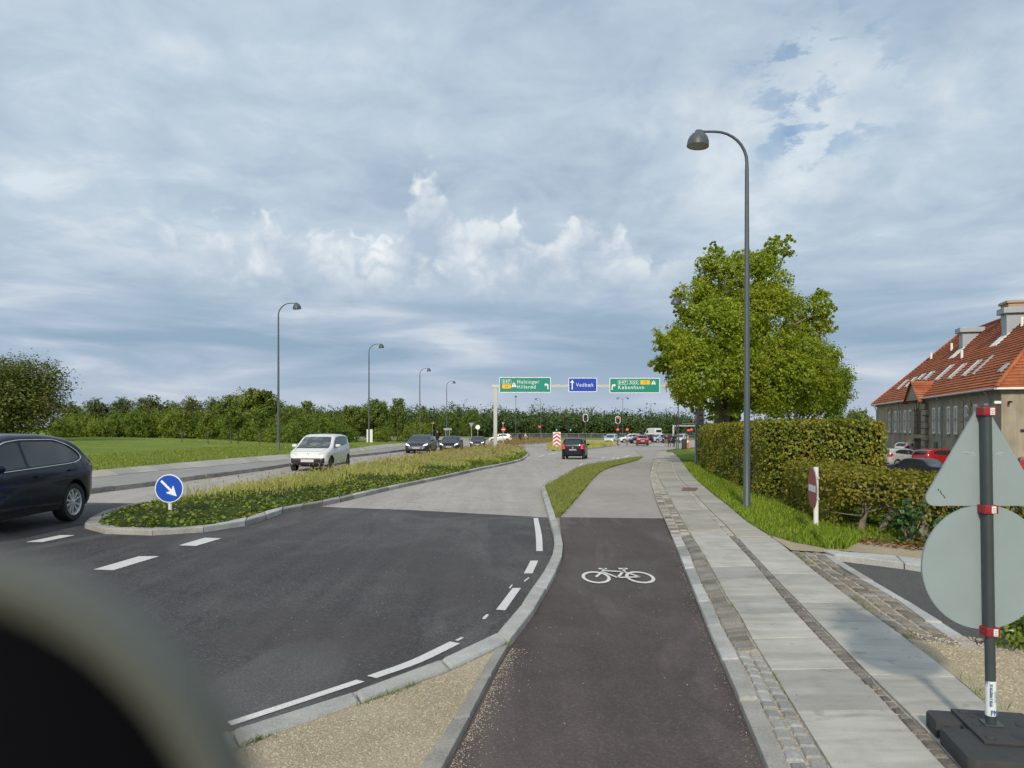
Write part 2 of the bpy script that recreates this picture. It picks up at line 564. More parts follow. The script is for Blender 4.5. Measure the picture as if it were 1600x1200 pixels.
def turf(name, cols, s1=.35, s2=6.0):
    m_, t = new_mat(name); t.flat = True
    co = t.n('ShaderNodeTexCoord').outputs['Object']
    a = t.noise(t.vm('MULTIPLY', co, (.5, 1.5, 1)), s1, 6, .62, .3)
    b = t.noise(co, s2, 6, .7)
    d = t.noise(t.vm('MULTIPLY', co, (1, .5, 1)), s2 * 9, 3, .7)
    f = t.m('ADD', t.m('ADD', t.m('MULTIPLY', a, .45), t.m('MULTIPLY', b, .3)), t.m('MULTIPLY', d, .25))
    n = len(cols)
    c = t.ramp(f, [(.34 + .32 * i / (n - 1), k) for i, k in enumerate(cols)])
    finish(t, c, .9, t.m('ADD', b, d), .8, .05, spec=.1)
    return m_
def leaf(name, cols, trans=.35, patch=.5, patch_scale=.5, patch_cols=None, rough=.5, spec=.25):
    """leaves: each face a tone of its own, broad patches of another hue"""
    m_, t = new_mat(name)
    rnd = t.n('ShaderNodeNewGeometry').outputs['Random Per Island']
    n = len(cols)
    c = t.ramp(rnd, [(i / max(1, n - 1), k) for i, k in enumerate(cols)])
    if patch_cols:
        co = t.n('ShaderNodeTexCoord').outputs['Object']
        c2 = t.ramp(rnd, [(i / max(1, len(patch_cols) - 1), k) for i, k in enumerate(patch_cols)])
        c = t.mix(t.m('MULTIPLY', t.step(t.noise(co, patch_scale, 4, .6), .46, .62), patch), c, c2)
    ov = t.n('ShaderNodeObjectInfo').outputs['Random']
    c = t.mix(1.0, c, t.ramp(ov, [(0, (.78, .85, .8)), (.5, (1, 1, 1)), (1, (1.12, 1.05, .9))]), 'MULTIPLY')
    b = t.n('ShaderNodeBsdfPrincipled', {'Base Color': c, 'Roughness': rough, 'Specular IOR Level': spec})
    tr = t.n('ShaderNodeBsdfTranslucent', {'Color': t.mix(1.0, c, (1.25, 1.25, .55), 'MULTIPLY')})
    mx = t.n('ShaderNodeMixShader', {0: trans, 1: b.outputs[0], 2: tr.outputs[0]})
    t.n('ShaderNodeOutputMaterial', {0: mx})
    return m_
def bark(name, cols, scale=6):
    m_, t = new_mat(name)
    co = t.n('ShaderNodeTexCoord').outputs['Object']
    a = t.noise(t.vm('MULTIPLY', co, (2, 2, .5)), scale, 6, .7, .5)
    c = t.ramp(a, [(.35, cols[0]), (.65, cols[1])])
    finish(t, c, .9, a, .8, .03, spec=.15)
    return m_
def paint(name, col, metal=0.0, rough=.3, dirt=.18):
    if max(col) < .1: dirt = .05
    """car paint under a clear coat with road dust"""
    m_, t = new_mat(name)
    co = t.n('ShaderNodeTexCoord').outputs['Object']
    z = t.n('ShaderNodeSeparateXYZ', {0: co}).outputs[2]
    n = t.noise(co, 5, 5, .65)
    d = t.m('MULTIPLY', t.m('MULTIPLY', t.step(z, .75, .15), dirt), n)
    c = t.mix(d, col, (.20, .19, .17))
    finish(t, c, t.m('ADD', rough, t.m('MULTIPLY', d, .5)), None, metal=metal, coat=.3 if max(col) < .1 else .8, spec=.2 if max(col) < .1 else .35)
    return m_
def glow(name, col, s=2.0):
    m_, t = new_mat(name)
    finish(t, col, .3, emit=col, emit_s=s)
    return m_

MAT = {}
MAT['road_old'] = asphalt('worn_asphalt', (.305, .278, .250), (.44, .405, .368), blotch=.45, speck=.26, cracks=.8, streak=.4)
MAT['road_far'] = asphalt('worn_asphalt_of_far_carriageway', (.25, .24, .225), (.36, .345, .325), blotch=.4, speck=.2, cracks=.6, streak=.3)
MAT['road_new'] = asphalt('fresh_asphalt', (.030, .030, .032), (.088, .085, .084), blotch=.5, speck=.62, streak=.45, tint=(.066, .056, .058), swirl=.6)
MAT['path_new'] = asphalt('fresh_path_asphalt', (.064, .049, .047), (.118, .096, .088), blotch=.5, speck=.22, streak=.25, swirl=.4)
MAT['path_old'] = asphalt('worn_path_asphalt', (.295, .262, .238), (.41, .37, .338), blotch=.45, speck=.2, streak=.25, cracks=.6)
MAT['drive'] = asphalt('driveway_asphalt', (.072, .069, .068), (.125, .118, .112), blotch=.4, speck=.3, streak=.1)
MAT['lot'] = asphalt('car_park_asphalt', (.11, .11, .11), (.17, .165, .16))
MAT['white_line'] = asphalt('road_marking_paint', (.62, .61, .58), (.80, .79, .76), blotch=.3, speck=.1, streak=.2, rough=.7)
MAT['granite'] = stone('kerb_granite', [(.25, .25, .24), (.41, .41, .395), (.58, .575, .55)], scale=60, obj=.25)
MAT['granite_old'] = stone('weathered_kerb_granite', [(.18, .175, .16), (.31, .30, .275), (.43, .42, .385)], scale=50, obj=.3)
MAT['sett_grey'] = stone('grey_granite_sett', [(.18, .18, .175), (.30, .30, .29), (.43, .43, .415)], scale=55)
MAT['sett_brown'] = stone('brown_sett', [(.13, .118, .102), (.235, .217, .192), (.36, .335, .30)], scale=45)
MAT['sett_pale'] = stone('pale_sett', [(.25, .235, .20), (.37, .35, .31), (.50, .48, .43)], scale=45)
MAT['sett_warm'] = stone('warm_drive_sett', [(.13, .112, .09), (.215, .188, .155), (.30, .27, .225)], scale=45)
MAT['sett_dark'] = stone('dark_strip_sett', [(.10, .09, .08), (.18, .165, .15), (.28, .26, .235)], scale=60)
MAT['grit'] = soil('joint_grit', [(.24, .21, .165), (.44, .39, .31), (.56, .51, .42)], 40, .5)
MAT['gravel'] = soil('sandy_gravel', [(.32, .26, .17), (.47, .39, .265), (.58, .49, .345), (.68, .59, .44)], 75, .9)
MAT['earth'] = soil('dry_earth', [(.07, .055, .038), (.14, .11, .075), (.22, .175, .12)], 14, .9)
MAT['turf'] = turf('meadow_turf', [(.10, .15, .027), (.165, .225, .038), (.23, .285, .053), (.31, .335, .085)])
MAT['verge'] = turf('verge_turf', [(.07, .11, .016), (.13, .19, .026), (.19, .25, .04)], .9, 9)
MAT['strip'] = turf('worn_turf', [(.12, .155, .03), (.19, .22, .045), (.25, .26, .07), (.32, .27, .12)], .8, 8)
MAT['cover'] = turf('ground_cover_bed', [(.03, .045, .012), (.06, .085, .02), (.10, .115, .03)], .8, 8)
MAT['lamp'] = plain('grey_lamp_paint', (.070, .086, .102), .45, .15, 5, spec=.45)
MAT['lamp_in'] = plain('lamp_reflector', (.34, .32, .27), .45, .1, 8)
MAT['galv'] = plain('galvanised_steel', (.47, .48, .47), .45, .15, 9, metal=.35)
MAT['white_metal'] = plain('white_enamel', (.72, .72, .70), .4, .06, 7)
MAT['sign_green'] = plain('sign_green', (.004, .24, .17), .4, .05, 4)
MAT['sign_blue'] = plain('sign_blue', (.006, .055, .42), .4, .05, 4)
MAT['sign_blue2'] = plain('bright_sign_blue', (.004, .075, .47), .38, .05, 4)
MAT['sign_yellow'] = plain('sign_yellow', (.80, .49, .01), .4, .05, 4)
MAT['sign_white'] = plain('sign_white', (.82, .83, .83), .38, .04, 5)
MAT['sign_red'] = plain('sign_red', (.58, .035, .03), .4, .1, 5)
MAT['sign_faded'] = plain('faded_sign_red', (.36, .085, .075), .6, .18, 6)
MAT['sign_black'] = plain('sign_black', (.02, .02, .02), .5, .1, 5)
MAT['sign_back'] = plain('grey_sign_back', (.27, .325, .34), .45, .12, 3.5, spec=.4)
MAT['pole_dark'] = plain('dark_coated_post', (.045, .058, .062), .42, .25, 9)
MAT['clamp_red'] = plain('red_plastic', (.30, .018, .024), .5, .25, 20)
MAT['rubber'] = plain('recycled_rubber', (.042, .043, .043), .75, .35, 16, bump=.5)
MAT['label'] = plain('paper_label', (.72, .74, .74), .5, .06, 10)
MAT['label_blue'] = plain('label_print_blue', (.06, .20, .36), .5, .06, 10)
MAT['iron'] = plain('rusty_cast_iron', (.19, .115, .085), .7, .3, 14, bump=.5)
MAT['black'] = plain('black_plastic', (.016, .016, .017), .5, .2, 9)
MAT['tyre'] = plain('tyre_rubber', (.022, .022, .022), .8, .3, 12)
MAT['rim'] = plain('alloy_rim', (.56, .56, .57), .32, .1, 8, metal=.3)
MAT['rim_dark'] = plain('dark_alloy_rim', (.10, .10, .105), .35, .1, 8, metal=.6)
MAT['chrome'] = plain('bright_trim', (.72, .73, .74), .14, .04, 8, metal=1.0)
m_, t = new_mat('car_glass')
finish(t, (.020, .026, .028), .04, spec=.9); MAT['glass'] = m_
m_, t = new_mat('tinted_glass')
finish(t, (.010, .012, .014), .05, spec=.7); MAT['glass_dark'] = m_
m_, t = new_mat('reflection_painted_glass')
finish(t, t.mix(t.step(t.noise(t.n('ShaderNodeTexCoord').outputs['Object'], 2.6, 3), .42, .58), (.035, .045, .045), (.12, .14, .135)), .05, spec=.8); MAT['glass_reflect'] = m_  # paler patches imitate reflections, put into the glass colour
MAT['lamp_clear'] = plain('clear_headlight', (.55, .57, .58), .12, .15, 30, spec=.8)
MAT['tail'] = plain('red_tail_light', (.42, .012, .015), .15, .1, 20, spec=.7)
MAT['tail_on'] = glow('lit_red_tail_light', (.85, .03, .05), 1.1)
MAT['head_on'] = glow('lit_headlight', (.9, .93, 1.0), 1.2)
MAT['plate'] = plain('blurred_number_plate', (.50, .49, .50), .5, .05, 6)
MAT['plate_dark'] = plain('shaded_number_plate', (.30, .28, .29), .5, .05, 6)
for k, c, mt in (('navy', (.003, .006, .026), .1), ('white', (.66, .665, .66), 0), ('graphite', (.040, .047, .058), .35), ('blackblue', (.012, .013, .022), .2), ('red', (.38, .012, .016), .1),
                 ('silver', (.52, .53, .53), .35), ('darkgrey', (.03, .034, .042), .3), ('maroon', (.16, .03, .035), .2), ('paleblue', (.45, .52, .60), .1)):
    MAT['car_' + k] = paint('car_paint_' + k, c, mt)
# ------------------------------------------------------------------ ground, roads, pavements
def ground_sheet():
    x0, x1, y0, y1 = -76, 76, -10, 78         # in grid cells
    nx, ny = x1 - x0 + 1, y1 - y0 + 1
    vs = [((x0 + i) * GS, (y0 + j) * GS, z_node(x0 + i, y0 + j) - .08) for j in range(ny) for i in range(nx)]
    fs = []
    for j in range(ny - 1):
        for i in range(nx - 1):
            a = j * nx + i
            fs += [(a, a + 1, a + nx + 1), (a, a + nx + 1, a + nx)]
    X0, X1, Y0, Y1 = x0 * GS, x1 * GS, y0 * GS, y1 * GS
    rim = [j * nx for j in range(ny)]
    far = 3000
    b = len(vs)
    # skirt out to the horizon
    ring = [i for i in range(nx)] + [j * nx + nx - 1 for j in range(1, ny)] + [(ny - 1) * nx + i for i in range(nx - 2, -1, -1)] + [j * nx for j in range(ny - 2, 0, -1)]
    for i in ring:
        x, y, z = vs[i]
        cx, cy = 0, (Y0 + Y1) / 2
        d = math.hypot(x - cx, y - cy)
        vs.append((cx + (x - cx) / d * far, cy + (y - cy) / d * far, -.9))
    n = len(ring)
    for k in range(n):
        fs.append((ring[k], b + k, b + (k + 1) % n, ring[(k + 1) % n]))
    me = bpy.data.meshes.new('ground')
    me.from_pydata(vs, [], fs)
    bm = bmesh.new(); bm.from_mesh(me); bmesh.ops.recalc_face_normals(bm, faces=bm.faces); bm.to_mesh(me); bm.free()
    return tag(link('ground', me, MAT['turf']), kind='structure')
ground_sheet()

# lines taken from the photograph, nearest point first
KL = smooth_line(Gs((-260, 812), (0, 788), (142, 772), (290, 752), (400, 737), (450, 729), (547, 715), (630, 705), (690, 698.5)), 5)       # foot of the kerb on the far side
road_poly = [(-70, -30), (-70, KL[0][1])] + KL + [(-14, 100), (-150, 108), (-150, 152), (150, 152), (150, 112), (40, 104), (24, 98), (18, 88), (9.0, 44), (6, 24), (4.6, 19), (3.2, 12), (2.0, 4), (1.5, -30)]
tag(sheet('road', road_poly, 0, MAT['road_old']), kind='structure')

# fresh asphalt in front
E_road = smooth_line(Gs((845, 762), (850, 782), (860, 817), (866, 840), (865, 862), (855, 885), (836, 913), (810, 953), (777, 990), (733, 1013), (677, 1037), (610, 1063), (533, 1088), (440, 1117), (372, 1140), (270, 1172), (150, 1205)), 5)
new_poly = Gs((-330, 812), (0, 786), (144, 785.5), (212, 786.5), (330, 787.5), (470, 790), (540, 793.5), (640, 797), (750, 803), (858, 809)) + Gs((866, 840), (865, 862), (855, 885), (836, 913), (810, 953), (777, 990), (733, 1013), (677, 1037), (610, 1063), (533, 1088), (440, 1117), (372, 1140), (270, 1172), (150, 1205)) + [(-2.2, 1), (-2.0, -20), (-40, -20), (-40, 10)]
tag(sheet('road_resurfacing', new_poly, .004, MAT['road_new']), kind='structure')

# painted markings
ORD = ['first', 'second', 'third', 'fourth', 'fifth', 'sixth', 'seventh', 'eighth', 'ninth', 'tenth', 'eleventh', 'twelfth', 'thirteenth', 'fourteenth', 'fifteenth', 'sixteenth', 'seventeenth', 'eighteenth', 'nineteenth', 'twentieth']
def marking(name, label, polys, off=.010, cat='road marking', group=None):
    return tag(sheet(name, polys, off, MAT['white_line']), label, cat, group)
def px_poly(*p): return Gs(*p)
gl = 'dashes of the left lane line'
marking('lane_dash', 'short white dash on fresh asphalt close behind the navy car', [px_poly((39, 848), (66, 848), (117, 837), (94, 837))], group=gl)
marking('lane_dash', 'long white dash nearest the camera on the left of the fresh asphalt', [px_poly((145, 891), (177, 892), (249, 870), (217, 870))], group=gl)
marking('lane_dash', 'white dash just below the tip of the planted island', [px_poly((279, 853), (306, 854), (346, 842), (320, 841))], group=gl)
ge = 'dashes along the kerb'
def curve_dash(lbl, a, b):
    marking('edge_dash', lbl, [smooth_line(Gs(*a), 4) + smooth_line(Gs(*b), 4)[::-1]], group=ge)
curve_dash('upright white edge dash farthest up the kerb by the old asphalt seam', ((833.5, 810), (837, 836), (838, 862)), ((840.5, 810), (846.5, 836), (848, 862)))
curve_dash('shortest white edge dash beside the kerb, level with the bicycle symbol', ((829, 877), (818.5, 897)), ((841, 877), (832, 897)))
curve_dash('slanted white edge dash where the kerb bends', ((801, 920), (775, 954)), ((814, 920), (789.5, 955)))
curve_dash('long white edge dash above the gravel corner', ((703, 1004), (640, 1034), (573, 1058)), ((719, 1007), (657, 1037), (588, 1061.5)))
curve_dash('long white edge dash running into the blurred round object', ((557, 1064), (460, 1096), (355, 1130)), ((570, 1067), (472, 1099.5), (362, 1136)))
for lab, q in zip(('below the shortest edge dash', 'above the slanted edge dash', 'below the slanted edge dash', 'above the gravel corner dash'), (((818, 909), (826, 903), (827, 904.5), (820, 910)), ((795, 920), (800, 914), (801, 915.5), (797, 921)), ((753, 968), (760, 961), (764, 962), (758, 969)), ((711, 1002), (721, 997), (725, 998), (716, 1003)))):
    marking('setting_out_mark', 'tiny white setting out tick just ' + lab, [px_poly(*q)], group='small setting out ticks')
# dashes where the far roads meet
far_d = [((819, 717), (828, 714)), ((840, 713), (852, 711)), ((855, 710), (872, 707)), ((904, 727.5), (911, 724.5)), ((938, 715.5), (947, 714)), ((955, 716), (961, 714.8)), ((963, 716), (968, 715)), ((975, 713), (985, 711.5)), ((1008, 705), (1018, 703.5)), ((905, 703), (912, 702))]
for i, (a, b) in enumerate(sorted(far_d)):
    marking('give_way_dash', ORD[i] + ' small white far dash from the left on the pale junction asphalt', [px_poly((a[0], a[1] + .8), (a[0] + 3, a[1] + 1.0), (b[0], b[1] + .2), (b[0] - 3, b[1]))], group='small far dashes')

# ---- cycle path
H0 = .034
PL = smooth_line(Gs((1004, 714), (994, 720), (950, 732), (930, 745), (907, 772), (885, 797), (876, 806)), 4)         # its left side along the turf strip
PR = Gs((1028, 704), (1024, 712), (1018, 725), (1015, 742), (1019, 759), (1028, 787), (1039, 811))                   # its right side, old part
path_old = PL[:-1] + Gs((876, 808), (1038, 811)) + PR[::-1][1:] + [(19.5, 86), (14, 86)]
tag(sheet('cycle_path', path_old, .030, MAT['path_old']), kind='structure')
PRn = smooth_line(Gs((1038, 810), (1054, 845), (1071, 884), (1077, 903), (1095, 947), (1112, 995), (1132, 1035), (1160, 1100), (1190, 1170), (1203, 1201)), 4)
PLn = Gs((874, 808), (877, 837), (882, 858), (874, 885), (856, 920), (828, 965), (795, 1003), (780, 1027), (743, 1100), (700, 1177), (688, 1201))
path_new = PLn + [(-.35, 3.0), (-.35, 0), (1.4, 0), (1.38, 3.0)] + PRn[::-1]
tag(sheet('cycle_path_resurfacing', path_new, .034, MAT['path_new']), kind='structure')

# bicycle symbol
def bike_symbol():
    q = empty('bicycle_symbol', (0, 0, 0), 0, 'white painted bicycle symbol on the dark cycle path', 'road marking')
    (xa, ya), (xb, yb) = G(909, 904), G(1024, 904)
    wdt = xb - xa
    _, yt = G(966, 889); _, yw = G(966, 912)
    sc, sy = wdt / 2.0, (yt - yw) / .98
    ox, oy = xa, yw
    def pl(u, v): return (ox + u * sc, oy + v * sy)
    polys = []
    def ring(cu, cv, r0, r1, n=28):
        for k in range(n):
            a, b = 2 * math.pi * k / n, 2 * math.pi * (k + 1) / n
            polys.append([pl(cu + r0 * math.cos(a), cv + r0 * math.sin(a)), pl(cu + r1 * math.cos(a), cv + r1 * math.sin(a)), pl(cu + r1 * math.cos(b), cv + r1 * math.sin(b)), pl(cu + r0 * math.cos(b), cv + r0 * math.sin(b))])
    def bar(u0, v0, u1, v1, w_=.075):
        d = Vector((u1 - u0, v1 - v0)).normalized(); n_ = Vector((-d.y, d.x)) * w_ / 2
        polys.append([pl(u0 - n_.x, v0 - n_.y), pl(u1 - n_.x, v1 - n_.y), pl(u1 + n_.x, v1 + n_.y), pl(u0 + n_.x, v0 + n_.y)])
    parts = []
    def put(nm, off=.043):
        o = sheet(nm, polys[:], off, MAT['white_line'], q); polys.clear()
    ring(.40, .37, .30, .39); put('wheel_marking')
    ring(1.60, .37, .30, .39); put('wheel_marking')
    bar(.40, .37, .72, .80); bar(.72, .80, 1.28, .72); bar(.98, .33, 1.28, .78); bar(.98, .33, .66, .72); bar(.98, .33, 1.60, .37); bar(1.28, .72, 1.60, .37); put('frame_marking', .046)
    bar(.60, .92, .84, .92, .09); bar(.70, .78, .76, .95); put('handlebar_marking', .049); bar(1.18, .92, 1.44, .92, .10); bar(1.28, .74, 1.33, .93); put('saddle_marking', .049)
bike_symbol()

# ---- kerbs
H0 = .09
def kerb(name, A, B, top, bottom, mat, step=1.0, seed=1, bev=.018):
    q = empty(name, kind='structure')
    n = max(1, int(round(length(A) / step)))
    strip_pieces(q, 'kerb_stone', A, B, n, 1, top, bottom, mat, gap=.014, jit=.004, wob=.003, seed=seed, bev=bev)
    return q
KA = smooth_line(Gs((845, 762), (850, 782), (860, 817), (866, 840), (865, 862), (855, 885), (836, 913), (810, 953), (777, 990)), 4)
KB = smooth_line(Gs((851, 759), (862, 790), (872.5, 822), (879, 846), (880, 864), (871, 888), (853, 921), (828, 962), (796, 1002)), 4)
kerb('kerb', KA, KB, .10, -.06, MAT['granite'], .95, 3)
KA2 = smooth_line(Gs((777, 990), (733, 1013), (677, 1037), (610, 1063), (533, 1088), (440, 1117), (372, 1140), (270, 1172), (150, 1206)), 4)
KB2 = smooth_line(Gs((796, 1002), (750, 1024), (690, 1051), (612, 1080), (535, 1106), (442, 1138), (376, 1163), (280, 1196), (160, 1236)), 4)
kerb('kerb', KA2, KB2, .10, -.06, MAT['granite'], .75, 5)
KA3 = smooth_line(Gs((774, 1010), (750, 1053), (700, 1133), (667, 1180), (640, 1222)), 4)
KB3 = smooth_line(Gs((796, 1003), (779, 1029), (743, 1100), (700, 1178), (678, 1222)), 4)
kerb('kerb', KA3, KB3, .085, -.06, MAT['granite_old'], .8, 7)
KR_A = PRn
KR_B = smooth_line(Gs((1064, 838), (1075, 860), (1092, 903), (1107, 932), (1127, 977), (1157, 1030), (1177, 1072), (1197, 1115), (1222, 1172), (1235, 1202)), 4)
KR_A = smooth_line(Gs((1051, 839), (1059, 859), (1077, 903), (1089, 932), (1107, 980), (1132, 1035), (1148, 1072), (1166, 1115), (1191, 1172), (1203, 1202)), 4)
kerb('kerb', KR_A, KR_B, .085, -.04, [MAT['granite'], MAT['granite_old']], 1.0, 9)

# gravel corner
gravel_poly = KB2[::-1] + smooth_line(Gs((774, 1010), (750, 1053), (700, 1133), (667, 1180), (640, 1222)), 4) + [(-.6, 2.5), (-1.6, 2.5)]
tag(sheet('gravel_bed', gravel_poly, .075, MAT['gravel']), kind='structure')

# turf strip between road and path
strip_poly = smooth_line(Gs((851, 759.5), (862, 790), (866, 803)), 4)[::-1] + smooth_line(Gs((856, 756), (882, 742), (912, 728), (952, 721), (990, 714.5), (1004, 713.6)), 4) + PL
tag(sheet('turf_strip', strip_poly, .085, MAT['strip'], side=-.02), kind='structure')
KS_A = smooth_line(Gs((845, 762), (853, 754), (880, 740), (910, 726), (950, 719.2), (990, 713)), 4)
KS_B = smooth_line(Gs((850.5, 760.5), (857, 756.5), (883, 742.2), (913, 727.8), (953, 720.7), (991, 714.2)), 4)
kerb('kerb', KS_A, KS_B, .10, -.05, MAT['granite_old'], 1.1, 11)

# ---- pavement beside the cycle path
S_bed = smooth_line(Gs((1031, 706), (1022, 722), (1016, 742), (1019, 759), (1028, 787), (1039, 811), (1051, 839), (1077, 903), (1107, 980), (1148, 1072), (1203, 1202)), 4)
S1 = smooth_line(Gs((1046, 706), (1036, 716), (1026, 730), (1029, 745), (1043, 770), (1060, 802), (1081, 837), (1101, 869), (1119, 901), (1137, 935), (1160, 967), (1180, 1007), (1203, 1042), (1225, 1080), (1262, 1137), (1302, 1203)), 4)
S2 = smooth_line(Gs((1048, 708), (1048, 716), (1049, 724), (1054, 742), (1069, 761), (1094, 791), (1116, 813), (1141, 839), (1169, 869), (1200, 905), (1237, 950), (1267, 982), (1307, 1025), (1360, 1072), (1420, 1137), (1480, 1202)), 4)
S3 = smooth_line(Gs((1050, 708), (1051, 716), (1052, 724), (1060, 744), (1079, 764), (1105, 792), (1131, 817), (1152, 839), (1178, 867), (1213, 905), (1260, 952), (1302, 997), (1340, 1032), (1375, 1072), (1440, 1132), (1508, 1202)), 4)
S4 = smooth_line(Gs((1056, 707), (1061, 714), (1067, 723), (1081, 742), (1112, 770), (1139, 791), (1165, 813), (1202, 836), (1223, 851), (1270, 890), (1285, 901), (1350, 950), (1415, 995), (1450, 1025), (1497, 1060), (1557, 1112), (1605, 1150), (1680, 1208)), 4)
tag(sheet('pavement_bed', S_bed + [(2.2, 3.2), (4.2, 3.2)] + S4[::-1], .070, MAT['grit']), kind='structure')
def band(A, y0, y1):
    """the stretch of a line between two distances"""
    q = resample(A, count=400)
    k = (q[:, 1] >= y0) & (q[:, 1] <= y1)
    return q[k]
MAT['slab'] = None
def slab_mat(name, cols):
    m_, t = new_mat(name); t.flat = True
    co = t.n('ShaderNodeTexCoord').outputs['Object']
    rnd = t.n('ShaderNodeObjectInfo').outputs['Random']
    a = t.noise(co, 1.6, 6, .65, .3)
    b = t.noise(t.vm('MULTIPLY', co, (.6, 3.0, 1)), 2.2, 5, .6, .5)
    g = t.noise(co, 90, 3, .7)
    c = t.ramp(t.m('ADD', t.m('ADD', t.m('MULTIPLY', a, .45), t.m('MULTIPLY', b, .35)), t.m('MULTIPLY', g, .2)), [(.34, cols[0]), (.5, cols[1]), (.66, cols[2])])
    sp = t.m('ADD', t.step(t.noise(co, 7, 2, .5), .70, .76, 0, .35), t.step(t.noise(t.vm('MULTIPLY', co, (.8, 3.2, 1)), 1.1, 6, .7, .6), .62, .76, 0, .45))
    c = t.mix(sp, c, mul(cols[0], .55))
    c = t.mix(1.0, c, t.ramp(rnd, [(0, (.80, .80, .81)), (.35, (.95, .95, .94)), (1, (1.07, 1.07, 1.06))]), 'MULTIPLY')
    finish(t, c, .85, t.m('ADD', g, a), .15, .006, spec=.3)
    return m_
MAT['slab'] = slab_mat('concrete_paving_slab', [(.30, .288, .255), (.42, .403, .362), (.51, .492, .447)])
MAT['slab_old'] = slab_mat('old_concrete_paving_slab', [(.30, .28, .24), (.375, .352, .305), (.445, .42, .37)])
pave = empty('pavement', kind='structure')
def slabs(A, B, y0, y1, mat, seed):
    a, b = band(A, y0, y1), band(B, y0, y1)
    strip_pieces(pave, 'paving_slab', a, b, max(1, int(round(length(a) / .80))), 1, .090, .03, mat, gap=.010, jit=.002, wob=.0, seed=seed, bev=.004)
slabs(S1, S2, 3.0, 13.2, MAT['slab'], 2); slabs(S3, S4, 3.0, 12.4, MAT['slab'], 3)
slabs(S1, S2, 13.2, 48, MAT['slab_old'], 4); slabs(S3, S4, 12.4, 48, MAT['slab_old'], 5)
sett = empty('sett_courses', kind='structure')
def sett_run(A, B, y0, y1, courses, L, mats, seed, join=None, stagger=False, par=None):
    a, b = band(A, y0, y1), band(B, y0, y1)
    strip_pieces(par or sett, 'sett', a, b, max(1, int(round(length(a) / L))), courses, .086, .04, mats, gap=.026, jit=.006, wob=.006, seed=seed, join=join, stagger=stagger, bev=.012)
sett_run(KR_B, S1, 6.15, 12.8, 1, .135, MAT['sett_brown'], 1)
sett_run(KR_B, S1, 3.6, 6.15, 2, .16, MAT['sett_grey'], 2, stagger=True)
sett_run(S_bed, S1, 12.8, 21, 2, .14, [MAT['sett_pale'], MAT['sett_warm']], 3, stagger=True)
sett_run(S_bed, S1, 21, 44, 2, .14, [MAT['sett_pale']], 4, join='far_sett_courses', stagger=True)
sett_run(S2, S3, 3.4, 12.6, 1, .105, MAT['sett_dark'], 5)
sett_run(S2, S3, 12.6, 20, 1, .11, MAT['sett_pale'], 6)
sett_run(S2, S3, 20, 44, 1, .11, [MAT['sett_pale']], 7, join='far_sett_strip')

# driveway with setts, kerb and asphalt
D0 = smooth_line(Gs((1236, 860), (1270, 890), (1285, 901), (1350, 950), (1417, 997)), 4)
D1 = smooth_line(Gs((1284, 863), (1318, 889), (1340, 901), (1390, 928), (1442, 966), (1507, 1011)), 4)
D2 = smooth_line(Gs((1303, 868), (1335, 889), (1357, 902), (1425, 942), (1470, 970), (1537, 1012)), 4)
dset = empty('driveway_setts', kind='structure')
tag(sheet('driveway_bed', D0 + D1[::-1], .074, MAT['grit']), kind='structure')
strip_pieces(dset, 'sett', D0, D1, 25, 3, .090, .04, [MAT['sett_warm'], MAT['sett_brown'], MAT['sett_warm']], gap=.036, jit=.006, wob=.010, stagger=True, seed=12, bev=.018)
kerb('kerb', D1, D2, .085, -.02, MAT['granite'], 1.0, 13)
E1 = smooth_line(Gs((1285, 861), (1315, 860.5), (1375, 866), (1445, 876), (1560, 892), (1720, 915)), 4)
E2 = smooth_line(Gs((1303, 868), (1325, 869), (1377, 876), (1445, 886), (1560, 903), (1720, 927)), 4)
kerb('kerb', E1, E2, .11, -.02, MAT['granite'], 1.0, 14)
F1 = Gs((1507, 1011), (1560, 1016), (1620, 1022), (1760, 1036)); F2 = Gs((1537, 1001), (1565, 1005), (1622, 1011), (1762, 1024))
kerb('kerb', F1, F2, .09, -.02, MAT['granite'], .9, 15)
tag(sheet('driveway', D2 + Gs((1565, 1005), (1622, 1011), (1762, 1024), (2200, 1060)) + [(20, 9), (14, 11)] + E2[::-1], .02, MAT['drive']), kind='structure')
# gravel beside the slabs
tag(sheet('gravel_edge', smooth_line(Gs((1417, 997), (1450, 1025), (1497, 1060), (1557, 1112), (1605, 1150), (1680, 1208)), 3) + [(5.4, 3.6), (6.5, 5)] + Gs((1760, 1036), (1620, 1022), (1507, 1011)), .088, MAT['gravel']), kind='structure')
tag(sheet('gravel_edge', Gs((1202, 836), (1223, 851), (1236, 860), (1284, 863), (1315, 860.5), (1375, 866), (1445, 876), (1560, 892), (1560, 868), (1445, 856), (1375, 848), (1330, 846)) + Gs((1270, 842)), .094, MAT['gravel']), kind='structure')

# verge on the right
verge_poly = S4[:0] + Gs((1067, 723), (1081, 742), (1112, 770), (1139, 791), (1165, 813), (1202, 836), (1240, 848), (1290, 857), (1322, 858), (1332, 848)) + [(6.6, 12.6), (7.5, 18), (9, 22), (12.2, 37), (12.2, 42)]
tag(sheet('verge', verge_poly, .098, MAT['verge'], side=-.02), kind='structure')
verge2 = Gs((1066, 719), (1058, 712.5), (1051, 706.5), (1053, 703), (1062, 701), (1078, 704)) + [(13, 42)]
tag(sheet('verge', verge2, .098, MAT['verge'], side=-.02), kind='structure')
# car park behind the hedge
tag(sheet('car_park', [(10.5, 13.8), (30, 10), (90, 30), (90, 92), (44, 92), (22, 62), (13, 40), (10.3, 21)], .02, MAT['lot']), kind='structure')
